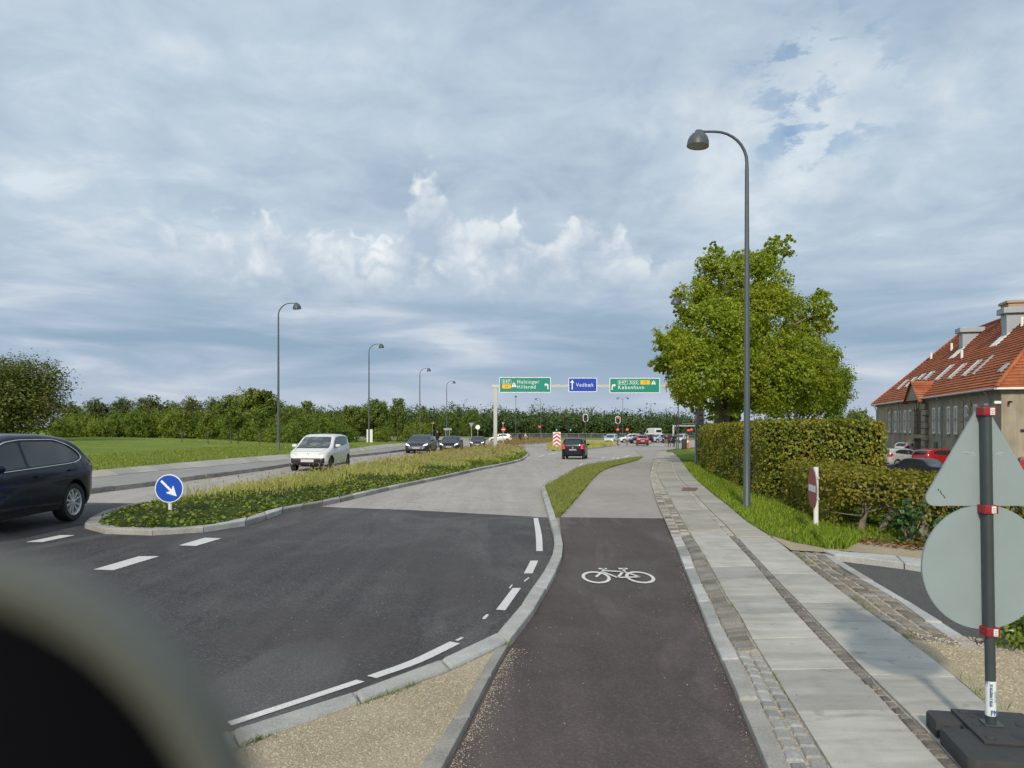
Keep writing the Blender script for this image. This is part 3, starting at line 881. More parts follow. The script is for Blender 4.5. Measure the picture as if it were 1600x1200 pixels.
# asphalt apron past the hedge
# iron cover
H0 = .095
c = [G(1064, 766.5), G(1087, 767), G(1091, 762), G(1067, 761.5)]
cv = empty('drain_cover', (0, 0, 0), 0, 'rust brown iron drain cover let into the pavement slabs', 'drain cover')
sheet('cover_plate', c, .098, MAT['iron'], cv, side=.05)
for k in range(1, 8):
    f0, f1 = (k - .16) / 8, (k + .16) / 8
    L = lambda a, b, f: (a[0] + (b[0] - a[0]) * f, a[1] + (b[1] - a[1]) * f)
    sheet('grate_bar', [L(c[0], c[1], f0), L(c[0], c[1], f1), L(c[3], c[2], f1), L(c[3], c[2], f0)], .106, MAT['iron'], cv, side=.09)

H0 = .12
# ---- far carriageway: kerb, cycle path, pavement, meadow
def shift(line, f):
    return [(x + f * nx_, y + f * ny_) for (x, y), (nx_, ny_) in zip(line, normals(line))]
def normals(line):
    q = np.array(line); d = np.gradient(q, axis=0); d /= np.hypot(*d.T)[:, None]
    return np.stack([-d[:, 1], d[:, 0]], 1)
KLs = [tuple(p) for p in resample(KL, 2.0)]
K0, K1 = KLs, shift(KLs, .16)
kerb('kerb', K0, K1, .135, -.05, MAT['granite_old'], 1.3, 21)
FM = smooth_line(Gs((-260, 766), (0, 751), (142, 736), (300, 722), (400, 713.5), (460, 709), (545, 702), (630, 692.5), (680, 689)), 4)
FP = smooth_line(Gs((-260, 784), (0, 763), (145, 746.5), (300, 731.5), (400, 722.5), (460, 716.5), (545, 707.5), (632, 697), (688, 692)), 4)
tag(sheet('far_cycle_path', K1 + FP[::-1], .120, MAT['road_far']), kind='structure')
far_pave = empty('far_pavement', kind='structure')
a_, b_ = resample(FP, count=60), resample(FM, count=60)
tag(sheet('far_pavement_bed', FP + FM[::-1], .10, MAT['grit']), kind='structure')
strip_pieces(far_pave, 'paving_slab', a_, b_, int(length(FP) / 1.0), 1, .135, .05, MAT['slab_old'], gap=.012, jit=.003, wob=0, seed=31, bev=.005)
meadow = FM + [AT(700, 105), (-60, 125), (-160, 140), (-200, 60), (-120, 5), (-30, FM[0][1] - 1)]
tag(sheet('meadow', meadow, .105, MAT['turf']), kind='structure')

H0 = 0.0
# ---- planted island between the carriageways
IR = smooth_line(Gs((132, 826), (142, 833), (247, 837.5), (350, 829), (400, 818), (450, 801), (525, 786.5), (612, 765.5), (675, 752), (737, 738), (800, 724.5), (822, 716.5), (827.5, 710)), 5)
IL = smooth_line(Gs((827.5, 710), (818, 703), (795, 699), (770, 697.5), (735, 702), (700, 707), (620, 722), (560, 733), (490, 748), (400, 763), (300, 779), (225, 790), (170, 802), (140, 815), (132, 826)), 5)
isl_edge = IR + IL[1:-1]
def offset_in(poly, d):
    q = np.array(poly); nx_ = np.roll(q, -1, 0) - np.roll(q, 1, 0); nx_ /= np.maximum(1e-6, np.hypot(*nx_.T))[:, None]
    n_ = np.stack([-nx_[:, 1], nx_[:, 0]], 1)
    t = q + n_ * .05
    s_ = 1 if inside(t, poly).mean() > .5 else -1
    return [tuple(p) for p in q + n_ * d * s_]
isl_in = offset_in(isl_edge, .22)
island = empty('planted_island', kind='structure')
nE = len(IR)
strip_pieces(island, 'kerb_stone', isl_edge[:nE], isl_in[:nE], int(length(IR) / .95), 1, .105, -.05, [MAT['granite'], MAT['granite_old']], gap=.014, jit=.005, wob=.004, seed=41, bev=.02)
strip_pieces(island, 'kerb_stone', isl_edge[nE - 1:] + [isl_edge[0]], isl_in[nE - 1:] + [isl_in[0]], int(length(IL) / 1.2), 1, .105, -.05, MAT['granite_old'], gap=.014, jit=.005, wob=.004, seed=42, bev=.02)
def isl_h(x, y):
    return float(np.interp(edge_dist(np.array([[x, y]]), isl_in)[0], [0, .3, 1.2, 2.5], [0, .04, .14, .22]))
sheet('planting_bed', isl_in, .075, MAT['cover'], island, fine=1.0, hfun=isl_h)
# farther islands
def small_island(pts, seed, lab=None):
    e = smooth_line(Gs(*pts) + [G(*pts[0])], 4)[:-1]
    i_ = offset_in(e, .2)
    q = empty('turf_island', kind='structure')
    strip_pieces(q, 'kerb_stone', e + [e[0]], i_ + [i_[0]], max(6, int(length(e) / 1.5)), 1, .11, -.05, MAT['granite'], gap=.02, seed=seed, bev=.02)
    sheet('turf_bed', i_, .10, MAT['strip'], q)
    return i_
isl2 = small_island([(850, 700), (856, 704.5), (880, 704.6), (915, 702.5), (945, 699), (968, 694.6), (960, 692.6), (930, 692.2), (890, 691.5), (862, 693.5)], 51)
isl3 = small_island([(775, 693.2), (800, 696), (830, 694.5), (860, 691.5), (866, 689), (840, 687.6), (800, 688.2)], 52)
# ------------------------------------------------------------------ vegetation
def quick_mesh(name, V, F):
    """V (n,3) array, F (m,k) array of equal-sided faces"""
    me = bpy.data.meshes.new(name)
    n, (m, k) = len(V), F.shape
    me.vertices.add(n); me.vertices.foreach_set('co', V.astype(np.float32).ravel())
    me.loops.add(m * k); me.loops.foreach_set('vertex_index', F.astype(np.int32).ravel())
    me.polygons.add(m); me.polygons.foreach_set('loop_start', np.arange(0, m * k, k, dtype=np.int32))
    me.update(calc_edges=True)
    return me
def unit(a): return a / np.maximum(1e-9, np.linalg.norm(a, axis=1))[:, None]
def leaf_geo(P_, N_, size, asp=.62, r=rng, fold=.18):
    """one pointed leaf of four corners on each point"""
    n = len(P_)
    N_ = unit(N_)
    t = unit(np.cross(N_, unit(r.normal(size=(n, 3)))))
    b = np.cross(N_, t)
    s_ = np.broadcast_to(np.asarray(size, float), (n,))[:, None]
    V = np.empty((n, 4, 3))
    V[:, 0] = P_ - t * s_ * .5
    V[:, 1] = P_ - b * s_ * asp * .5 - t * s_ * .06 + N_ * s_ * fold
    V[:, 2] = P_ + t * s_ * .5
    V[:, 3] = P_ + b * s_ * asp * .5 - t * s_ * .06 + N_ * s_ * fold
    return V.reshape(-1, 3), np.arange(n * 4).reshape(n, 4)
def leaf_obj(name, P_, N_, size, mat, parent=None, asp=.62, r=rng):
    V, F = leaf_geo(P_, N_, size, asp, r)
    return link(name, quick_mesh(name, V, F), mat, parent)
def blade_geo(P_, h, wdt, lean=.35, r=rng):
    n = len(P_)
    a = r.random(n) * 2 * math.pi
    d = np.stack([np.cos(a), np.sin(a), np.zeros(n)], 1)
    k = r.random(n) * 2 * math.pi
    l = np.stack([np.cos(k), np.sin(k), np.zeros(n)], 1) * (r.random(n) * lean)[:, None]
    h = np.broadcast_to(np.asarray(h, float), (n,))[:, None]
    wdt = np.broadcast_to(np.asarray(wdt, float), (n,))[:, None]
    V = np.empty((n, 4, 3))
    up = np.array([0, 0, 1.0])
    V[:, 0] = P_ - d * wdt * .5
    V[:, 1] = P_ + d * wdt * .5
    V[:, 2] = P_ + (up + l * 1.1) * h + d * wdt * .12
    V[:, 3] = P_ + (up * .6 + l * .45) * h - d * wdt * .35
    return V.reshape(-1, 3), np.arange(n * 4).reshape(n, 4)
def blade_obj(name, P_, h, wdt, mat, parent=None, lean=.35):
    V, F = blade_geo(P_, h, wdt, lean)
    return link(name, quick_mesh(name, V, F), mat, parent)

L_plane = leaf('plane_tree_leaves', [(.13, .19, .016), (.21, .295, .025), (.30, .39, .040), (.38, .45, .060)], .5, .4, .35, [(.34, .36, .038), (.43, .42, .055), (.36, .31, .045)])
L_hedge = leaf('tall_hedge_leaves', [(0.074, 0.101, 0.014), (0.163, 0.194, 0.020), (0.264, 0.284, 0.031), (0.428, 0.365, 0.046)], .25, .6, .9, [(0.403, 0.243, 0.035), (0.556, 0.365, 0.052), (0.252, 0.243, 0.031)], .45)
L_low = leaf('low_hedge_leaves', [(.12, .12, .018), (.20, .185, .022), (.27, .24, .028), (.34, .285, .034)], .3, .5, 1.3, [(.10, .135, .02), (.155, .185, .028)], .45)
L_wood = leaf('far_wood_leaves', [(0.041, 0.070, 0.026), (0.073, 0.112, 0.038), (0.112, 0.160, 0.048), (0.154, 0.200, 0.057)], .2)
L_dark = leaf('dark_tree_leaves', [(0.041, 0.064, 0.018), (0.085, 0.112, 0.025), (0.131, 0.158, 0.036), (0.206, 0.216, 0.054)], .25, .45, .25, [(0.225, 0.180, 0.054), (0.300, 0.234, 0.072)])
L_mid = leaf('green_tree_leaves', [(0.060, 0.096, 0.020), (0.113, 0.166, 0.031), (0.179, 0.235, 0.042), (0.264, 0.313, 0.059)], .3)
L_light = leaf('light_shrub_leaves', [(0.078, 0.128, 0.020), (0.140, 0.209, 0.029), (0.211, 0.284, 0.043), (0.296, 0.344, 0.064)], .35)
L_cover = leaf('ground_cover_leaves', [(0.066, 0.104, 0.018), (0.118, 0.179, 0.025), (0.194, 0.265, 0.035), (0.282, 0.340, 0.053)], .3, .35, .8, [(0.282, 0.209, 0.044), (0.368, 0.265, 0.061)])
L_dry = leaf('dry_grass', [(.42, .40, .12), (.52, .48, .17), (.58, .53, .24), (.38, .42, .11)], .4, .45, .5, [(.22, .28, .05), (.30, .34, .07)])
L_seed = leaf('seed_heads', [(.30, .19, .14), (.36, .26, .19), (.44, .36, .26), (.26, .14, .11)], .3)
L_grass = leaf('verge_grass', [(0.086, 0.152, 0.015), (0.159, 0.248, 0.023), (0.230, 0.331, 0.035), (0.316, 0.372, 0.063)], .35)
L_white = leaf('white_blossom', [(.6, .6, .56), (.75, .74, .70)], .2)
L_shrub = leaf('glossy_shrub_leaves', [(.025, .07, .015), (.05, .12, .03), (.08, .16, .05)], .2, rough=.35, spec=.5)
L_litter = leaf('fallen_leaves', [(.15, .06, .03), (.24, .11, .05), (.30, .18, .08)], .1)
MAT['bark'] = bark('bark', [(.06, .05, .035), (.17, .15, .115)])
MAT['bark_plane'] = bark('flaking_bark', [(.075, .062, .045), (.26, .235, .18)], 4)
MAT['hedge_shade'] = bark('dark_hedge_core', [(.018, .017, .010), (.04, .036, .02)], 9)  # near black: the shade inside the hedge is put into the colour
MAT['hedge_wood'] = bark('hedge_wood', [(.09, .075, .055), (.27, .24, .19)], 8)

def crown_points(blobs, n, r, clump=14, spread=.16, shell=.55):
    """leaf points gathered in clumps through each lobe, denser near its surface"""
    W_ = np.array([b[3] * b[4] * b[5] for b in blobs]) ** (2 / 3)
    W_ /= W_.sum()
    Ps, Ns = [], []
    for b, f in zip(blobs, W_):
        m = max(3, int(n * f / clump))
        u = unit(r.normal(size=(m, 3)))
        rad = shell + (1 - shell) * r.random(m) ** .6
        rad *= 1 + .16 * r.normal(size=m)
        ax = np.array(b[3:6])
        c = np.array(b[:3]) + u * ax * rad[:, None]
        q = np.repeat(c, clump, 0) + r.normal(size=(m * clump, 3)) * ax.mean() * spread * np.repeat(.6 + .8 * r.random(m), clump)[:, None]
        nn = np.repeat(unit(u / ax), clump, 0) + r.normal(size=(m * clump, 3)) * .65 + np.array([0, 0, .45])
        Ps.append(q); Ns.append(nn)
    return np.concatenate(Ps), np.concatenate(Ns)
def limb_mesh(segs):
    mb = MB()
    for pts, rad, n in segs: mb.tube(pts, rad, n)
    return mb
def bend(a, b, r, k=.12, n=5):
    a, b = np.array(a, float), np.array(b, float)
    L = np.linalg.norm(b - a)
    off = r.normal(size=3) * L * k
    return [tuple(a * (1 - t) + b * t + off * math.sin(math.pi * t) + np.array([0, 0, L * .06 * math.sin(math.pi * t)])) for t in np.linspace(0, 1, n)]

def tree_proto(seed, h, rx, trunk_h, trunk_r, n, leaf_s, mat, barkm, kind='round', name='tree'):
    """a tree about the origin: returns root with trunk (> limb) and crown"""
    r = np.random.default_rng(seed)
    root = empty(name)
    blobs = []
    nb = {'round': 11, 'tall': 9, 'bush': 9, 'young': 5}[kind]
    cz = trunk_h + (h - trunk_h) * .5
    ch = (h - trunk_h) * .5
    for k in range(nb):
        a = 2 * math.pi * k / nb * 2.4 + r.random()
        f = (k + .5) / nb
        zz = trunk_h + (h - trunk_h) * (.14 + .78 * f)
        wide = math.sin(math.pi * min(1, .22 + .78 * f)) ** .6 if kind != 'tall' else (1 - .75 * f)
        rr = rx * .55 * wide * (.5 + .6 * r.random())
        s_ = rx * (.36 + .2 * r.random()) * (.75 + .4 * wide)
        blobs.append((math.cos(a) * rr, math.sin(a) * rr, zz, s_, s_, s_ * .8))
    blobs.append((0, 0, cz, rx * .6, rx * .6, ch * .8))
    mb = MB()
    top = (r.normal() * .15 * rx, r.normal() * .15 * rx, trunk_h + (h - trunk_h) * .6)
    tp = bend((0, 0, -.3), top, r, .04, 7)
    mb.tube(tp, list(np.linspace(trunk_r * 1.15, trunk_r * .3, 7)), 8)
    tr = mb.build('trunk', barkm, root, 60)
    for b in blobs[:-1][::2]:
        st = tp[2] if trunk_h > .6 else tp[1]
        MB().tube(bend(st, b[:3], r, .1, 4), [trunk_r * .45, trunk_r * .33, trunk_r * .2, trunk_r * .08], 6).build('limb', barkm, tr, 60)
    P_, N_ = crown_points(blobs, n, r, 14, .13, .5)
    k = P_[:, 2] > .12
    leaf_obj('crown', P_[k], N_[k], leaf_s * (.6 + .8 * r.random(k.sum())), mat, root, .7, r)
    return root
def place(root, px, y, label, cat='tree', group=None, sc=1.0, rz=0.0, first=False, dz=0.0, x=None):
    o = root if first else copy_tree(root)
    xx = AT(px, y)[0] if x is None else x
    o.location = (xx, y, zg(xx, y) + dz)
    o.rotation_euler = (0, 0, rz)
    o.scale = (sc, sc, sc) if not hasattr(sc, '__len__') else sc
    return tag(o, label, cat, group)

# ---- the big plane tree behind the hedge
def big_tree():
    r = np.random.default_rng(5)
    Y = 43.5
    s = Y / FPX
    X0 = (1128 - CX) * s
    z0 = zg(X0, Y)
    root = empty('plane_tree', (X0, Y, z0), 0, 'tall broad plane tree with bright green crown rising behind the clipped hedge', 'tree')
    def W(px, py, d=0.0):          # photo place on the tree's own plane, d metres farther back
        k = (Y + d) / FPX
        return ((px - CX) * k - X0, d, EYE - (py - HY) * k - z0)
    lobes = [(1118, 395, 17, .3), (1126, 420, 26, -.6), (1105, 440, 28, .5), (1090, 470, 36, -1), (1075, 520, 34, .6), (1140, 460, 38, 1.5), (1165, 420, 26, .8), (1196, 405, 24, .5), (1218, 385, 17, .2), (1236, 372, 7, 0), (1205, 440, 36, -.5),
             (1180, 490, 46, -1.8), (1130, 520, 46, -4.2), (1062, 540, 32, -3), (1052, 568, 28, -.5), (1088, 588, 40, -5.6), (1080, 545, 30, -5.2), (1140, 580, 46, -4.0), (1205, 545, 48, -2.0), (1245, 490, 34, .6), (1275, 478, 22, 0), (1290, 492, 15, .4), (1270, 520, 30, .8), (1235, 560, 40, -1.4),
             (1262, 575, 36, -.4), (1280, 600, 30, 0), (1225, 590, 40, -2.5), (1290, 560, 20, .4), (1195, 605, 44, -2.6), (1068, 608, 22, -.6), (1104, 628, 26, -2.0), (1245, 612, 34, -.8), (1030, 572, 13, 0), (1160, 625, 30, -1.6), (1150, 500, 42, 2.5), (1190, 560, 50, 3), (1095, 560, 36, 2.5), (1062, 490, 13, .3), (1300, 478, 8, .2), (1215, 460, 20, -.4), (1282, 505, 14, .5)]
    blobs = []
    for px, py, rp, d in lobes:
        k = rp * s
        blobs.append((*W(px, py, d), k * .82, k * .8, k * .74))
        for q in range(3):
            a = r.random() * 6.28; k2 = k * (.35 + .25 * r.random())
            blobs.append((*W(px + rp * .85 * math.cos(a), py - rp * .8 * math.sin(a), d + r.normal() * .8), k2, k2, k2 * .85))
    P_, N_ = crown_points(blobs, 125000, r, 20, .14, .5)
    k = (P_[:, 2] > 1.7)
    P_, N_ = P_[k], N_[k]
    leaf_obj('crown', P_, N_, .135 * (.5 + .9 * r.random(len(P_))), L_plane, root, .85, r)
    mb = MB()
    tp = [(0, 0, -.2), (-.05, 0, 1.5), (.05, .1, 3.0), (.25, .2, 5.0), (.5, .2, 7.5)]
    mb.tube(tp, [.62, .5, .44, .36, .2], 12)
    mb.tube([(.55, .5, -.2), (.7, .45, 1.6), (1.0, .5, 3.4), (1.5, .4, 5.5)], [.42, .36, .30, .18], 10)
    tr = mb.build('trunk', MAT['bark_plane'], root, 60)
    for i, b in enumerate(blobs[::4]):
        st = tp[2 + (i % 3 > 1)]
        MB().tube(bend(st, tuple(np.array(b[:3]) * .93 + np.array(st) * .07), r, .05, 5), [.13, .10, .07, .04, .012], 6).build('limb', MAT['bark_plane'], tr, 60)
        for q in range(2):
            e = np.array(b[:3]) + r.normal(size=3) * b[3] * .45
            MB().tube(bend(b[:3], tuple(e), r, .1, 3), [.035, .025, .008], 5).build('limb', MAT['bark_plane'], tr, 60)
big_tree()
def second_tree():
    r = np.random.default_rng(8)
    Y = 62.0
    s = Y / FPX
    X0 = (1240 - CX) * s
    z0 = zg(X0, Y)
    root = empty('plane_tree', (X0, Y, z0), 0, 'darker low crowned tree behind and right of the big plane tree', 'tree')
    lobes = [(1290, 560, 24), (1305, 590, 26), (1280, 610, 36), (1240, 610, 40), (1200, 620, 36), (1312, 615, 20), (1295, 632, 22), (1318, 600, 10), (1256, 632, 24), (1215, 635, 22)]
    blobs = [((px - CX) * s - X0, 0, EYE - (py - HY) * s - z0, rp * s, rp * s, rp * s * .85) for px, py, rp in lobes]
    P_, N_ = crown_points(blobs, 36000, r, 14, .15, .45)
    leaf_obj('crown', P_, N_,  .16 * (.55 + .75 * r.random(len(P_))), L_plane, root, .8, r)
    mb = MB(); mb.tube([(0, 0, -.2), (.1, 0, 2), (.2, 0, 4)], [.3, .25, .15], 8)
    tr = mb.build('trunk', MAT['bark'], root, 60)
    for b in blobs: MB().tube(bend((.1, 0, 2.2), b[:3], r, .08, 4), [.12, .08, .05, .02], 6).build('limb', MAT['bark'], tr, 60)
second_tree()

# ---- tree belt on the left
A_ = tree_proto(21, 7.0, 3.2, 1.2, .20, 8000, .235, L_dark, MAT['bark'], 'round', 'broadleaf_tree')
B_ = tree_proto(22, 6.0, 2.8, .8, .16, 7500, .215, L_mid, MAT['bark'], 'round', 'broadleaf_tree')
C_ = tree_proto(23, 3.0, 2.6, .15, .10, 6500, .17, L_light, MAT['bark'], 'bush', 'shrub')
D_ = tree_proto(24, 6.0, 1.7, .6, .12, 5500, .18, L_mid, MAT['bark'], 'tall', 'slender_tree')
E_ = tree_proto(25, 2.9, .95, 1.15, .045, 1500, .13, L_mid, MAT['bark'], 'young', 'young_tree')
rr = random.Random(3)
gb = 'trees of the belt behind the meadow'
# large tree at the left margin
BT = tree_proto(31, 7.6, 5.2, .8, .35, 42000, .19, L_dark, MAT['bark'], 'round', 'broadleaf_tree')
place(BT, 10, 62, 'large dark spreading tree at the left margin behind the navy car', sc=(1.05, 1.05, .84), rz=1.0, first=True)
place(A_, -70, 66, 'dark tree cut by the left edge of the picture beyond the spreading tree', sc=1.1, first=True)
belt_dark = [(112, 104, .78), (150, 106, .85), (190, 108, .84), (232, 104, .98), (268, 108, .83), (300, 110, .80), (335, 108, .80)]
for i, (px, y, s_) in enumerate(sorted(belt_dark)):
    place(A_, px, y, 'tallest dark pointed tree of the row behind the meadow shrubs' if px == 232 else ORD[i] + ' dark tree from the left in the row behind the meadow shrubs', group=gb, sc=(s_, s_, s_ * rr.uniform(.8, 1.0)), rz=rr.random() * 6)
belt_mid = [(360, 92, .95), (392, 84, 1.02), (418, 86, 1.0), (452, 80, .66), (484, 84, .52), (510, 78, .6), (534, 88, .5), (558, 86, .68), (584, 90, .86), (602, 96, .75), (700, 130, .85), (735, 150, .9)]
for i, (px, y, s_) in enumerate(belt_mid):
    place(B_, px, y, 'tallest green tree beside the first far street lamp' if px == 392 else ORD[i] + ' mid green tree from the left in the belt along the far road', group=gb, sc=(s_, s_, s_ * rr.uniform(.78, 1.08)), rz=rr.random() * 6, first=(i == 0))
gs = 'shrubs along the meadow edge'
sh = [(96, 84, .9), (125, 88, .95), (155, 86, .85), (185, 90, 1.0), (215, 88, .9), (245, 90, 1.0), (275, 88, .95), (305, 90, .95), (335, 88, .9), (365, 84, .9), (395, 80, .85), (420, 76, .8), (445, 70, .72), (468, 68, .7), (492, 68, .7), (515, 70, .75), (538, 72, .7), (600, 80, .55), (640, 84, .6), (655, 96, .7)]
for i, (px, y, s_) in enumerate(sh):
    place(C_, px, y, ORD[i] + ' light green shrub from the left in the thicket along the meadow edge', 'shrub', gs, (s_ * rr.uniform(.8, 1.25), s_, s_ * rr.uniform(.62, 1.15)), rr.random() * 6, first=(i == 0))
place(D_, 622, 84, 'slim pointed tree standing alone between two far street lamps', sc=.86, rz=1, first=True)
for px, y, s_, lb in ((478, 76, .74, 'slender pale tree behind the white hatchback'), (545, 82, .70, 'slender tree just left of the second far lamp'), (418, 84, 1.0, 'slender tree left of the first far street lamp'), (600, 96, .84, 'slender tree just right of the second far lamp')):
    place(D_, px, y, lb, group=gb, sc=(s_ * 1.2, s_ * 1.2, s_), rz=px)
place(D_, 660, 98, 'dark slim tree behind the third far street lamp', sc=.8, rz=2)
gy = 'staked young trees on the meadow'
for i, (px, y, lab) in enumerate([(284, 64, 'young tree with bare thin stem, first on the meadow from the left'), (325, 62, 'young tree with bare thin stem, second on the meadow from the left'), (361, 62, 'young tree with bare thin stem, left one of the close pair'), (372, 63, 'young tree with bare thin stem, right one of the close pair'), (406, 58, 'young tree with bare thin stem just left of the first far street lamp')]):
    place(E_, px, y, lab, group=gy, sc=rr.uniform(.95, 1.1), rz=i * 1.7, first=(i == 0))

# ---- far wood across the motorway
def far_wood():
    r = np.random.default_rng(77)
    Ps, Ns, Ss = [], [], []
    pts = []
    for row in range(3):
        for px in np.arange(410, 1098, 19 if row == 0 else 22):
            pts.append((px + r.normal() * 5, 195 + row * 14 + r.normal() * 3, row))
    for px, y, row in pts:
        x = (px - CX) / FPX * y
        tp = np.interp(px, [410, 520, 640, 760, 850, 930, 980, 1040, 1075, 1100], [636, 632, 636, 641, 636, 637, 644, 641, 653, 664]) + r.normal() * 4.2 + (2 - row) * 2.4
        ztop = EYE - (tp - HY) / FPX * y
        zb = -.9
        h = ztop - zb
        wd = 3.4 + 3.2 * r.random()
        blobs = [(x, y, zb + h * .68, wd * .75, wd * .75, h * .30)] + [(x + wd * .6 * math.cos(q_), y + wd * .5 * math.sin(q_) - .5, zb + h * (.25 + .42 * r.random()), wd * .55, wd * .5, h * .22) for q_ in r.random(6) * 6.28] + [(x + r.normal() * wd * .4, y, zb + h * .18, wd * .9, wd * .8, h * .2)]
        P_, N_ = crown_points(blobs, 2000, r, 10, .15, .55)
        Ps.append(P_); Ns.append(N_)
    P_, N_ = np.concatenate(Ps), np.concatenate(Ns)
    o = leaf_obj('far_wood', P_, N_, .46 * (.55 + .8 * r.random(len(P_))), L_wood, None, .8, r)
    return tag(o, 'long dark green wood closing the view beyond the junction', 'wood', kind='stuff')
far_wood()
# greenery left of the building
G1 = tree_proto(41, 5.5, 2.6, .5, .14, 7000, .2, L_mid, MAT['bark'], 'round', 'broadleaf_tree')
place(G1, 1306, 74, 'loose green tree just left of the tiled building', sc=(.9, .9, .86), first=True)
place(G1, 1340, 96, 'dark tree peeping past the far end of the tiled building', sc=.98, rz=2.0)
G2 = tree_proto(42, 3.4, 1.7, .2, .08, 4000, .15, leaf('yellowing_shrub_leaves', [(.09, .09, .02), (.15, .13, .03), (.20, .16, .045)], .3), MAT['bark'], 'bush', 'shrub')
place(G2, 1322, 50, 'yellowing shrub showing over the right end of the tall hedge', 'shrub', sc=.95, first=True)
place(G2, 1282, 56, 'brownish shrub showing above the middle of the tall hedge', 'shrub', sc=.92, rz=2)

# ---- clipped hedges
def hedge(name, label, poly, h, dens_side, dens_top, size, mat, seed, core_in=.14, bare=None, top_only=None):
    r = np.random.default_rng(seed)
    q = np.array(poly)
    root = empty(name, (0, 0, 0), 0, label, 'hedge')
    cpoly = offset_in(poly, core_in)
    z_of = lambda x, y: zg(x, y)
    mb = MB()
    n = len(cpoly)
    zb = .72 if bare else .05
    mb.add([(x, y, zg(x, y) + zb) for x, y in cpoly] + [(x, y, zg(x, y) + h - core_in) for x, y in cpoly], [tuple(range(n))[::-1], tuple(range(n, 2 * n))] + [(i, (i + 1) % n, (i + 1) % n + n, i + n) for i in range(n)])
    mb.build('shade_core', MAT['hedge_shade'], root)  # solid dark block that paints the shade behind the leaves
    Ps, Ns = [], []
    inside_s = 1 if inside(q + 0, poly) is None else 1
    for i in range(len(poly)):
        a, b = np.array(poly[i]), np.array(poly[(i + 1) % len(poly)])
        L = np.hypot(*(b - a))
        if L < .01: continue
        d = (b - a) / L
        nrm = np.array([d[1], -d[0]])
        if inside(np.array([(a + b) / 2 + nrm * .05]), poly)[0]: nrm = -nrm
        m = int(L * h * dens_side)
        t = r.random(m) * L; z = r.random(m) * h
        if bare is not None and i in bare:
            keep = r.random(m) < np.interp(z, [0, .25, .45, .62, .75], [.07, .09, .18, .6, 1.0]) * np.interp(t, [0, .35, .6, L], [1.0, .9, .35, .35]) ** (z < .62)
            t, z = t[keep], z[keep]; m = len(t)
        bulge = r.normal(size=m) * .045 + .02 * np.sin(t * 3.1) + .02 * np.sin(z * 5 + t)
        depth = bulge - r.random(m) ** 3 * .10
        p2 = a + d * t[:, None] + nrm * depth[:, None]
        rt = np.minimum(1, (h - z) / .12)
        p2 -= nrm * ((1 - rt) ** 2 * .10)[:, None]
        zz = zga(p2) + z
        Ps.append(np.column_stack([p2, zz])); Ns.append(np.column_stack([np.tile(nrm, (m, 1)) + r.normal(size=(m, 2)) * .7, r.normal(size=m) * .6 + .35]))
    A = scatter(poly, int(dens_top * abs(sum(q[i - 1, 0] * q[i, 1] - q[i, 0] * q[i - 1, 1] for i in range(len(q)))) / 2), r)
    ed = edge_dist(A, poly)
    zz = zga(A) + h + r.normal(size=len(A)) * .03 - np.maximum(0, .12 - ed) * .5 + .02 * np.sin(A[:, 0] * 2.3 + A[:, 1] * 1.7)
    Ps.append(np.column_stack([A, zz])); Ns.append(np.column_stack([r.normal(size=(len(A), 2)) * .6, np.ones(len(A))]))
    P_, N_ = np.concatenate(Ps), np.concatenate(Ns)
    o = leaf_obj('foliage', P_, N_, size * (.55 + .8 * r.random(len(P_))), mat, root, .7, r)
    return root
H0 = .10
hb = Gs((1090, 725), (1110, 740), (1160, 761), (1190, 777), (1212, 788))
tall_poly = hb[::-1] + [(13.4, 39), (13.6, 38), (9.3, 22), (9.35, 19.0)]
tall_poly = [(6.62, 18.6), hb[-2], hb[-3], hb[-4], (hb[-5][0], hb[-5][1]), (hb[-5][0] + 1.4, hb[-5][1] - .2), (8.6, 21.2), (9.42, 20.6), (9.36, 18.9)]
hedge('tall_hedge', 'tall square clipped green hedge running along the verge and turning right', tall_poly, 2.06, 820, 480, .076, L_hedge, 61)
low_poly = [(5.62, 13.05), (6.3, 17.2), (6.66, 18.45), (7.6, 18.4), (7.62, 15.8), (7.5, 13.5), (9.9, 12.4), (9.7, 11.4), (7.0, 12.2)]
lh = hedge('low_hedge', 'low golden hedge with bare stems showing under its front', low_poly, 1.04, 1000, 1000, .066, L_low, 62, .30, bare=(7, 8))
r_ = np.random.default_rng(9)
for k in range(11):
    t = (k + .5 + r_.normal() * .2) / 11
    x, y = 5.95 + 3.5 * t, 12.95 - 1.25 * t + .25
    z = zg(x, y)
    p0 = (x, y, z + .0); p1 = (x + r_.normal() * .1, y + r_.normal() * .08, z + .42); p2 = (x + r_.normal() * .22, y + r_.normal() * .15, z + .95)
    MB().tube([p0, p1, p2], [.055 + .03 * r_.random(), .045, .02], 7).build('stem', MAT['hedge_wood'], lh, 60)
    for j in range(4):
        e = (p1[0] + r_.normal() * .35, p1[1] - abs(r_.normal()) * .22, z + .45 + abs(r_.normal()) * .35)
        md = ((p1[0] + e[0]) / 2 + r_.normal() * .08, (p1[1] + e[1]) / 2, (p1[2] + e[2]) / 2 - .06)
        MB().tube([p1, md, e], [.022, .016, .006], 5).build('branch', MAT['hedge_wood'], lh, 60)
H0 = 0.0
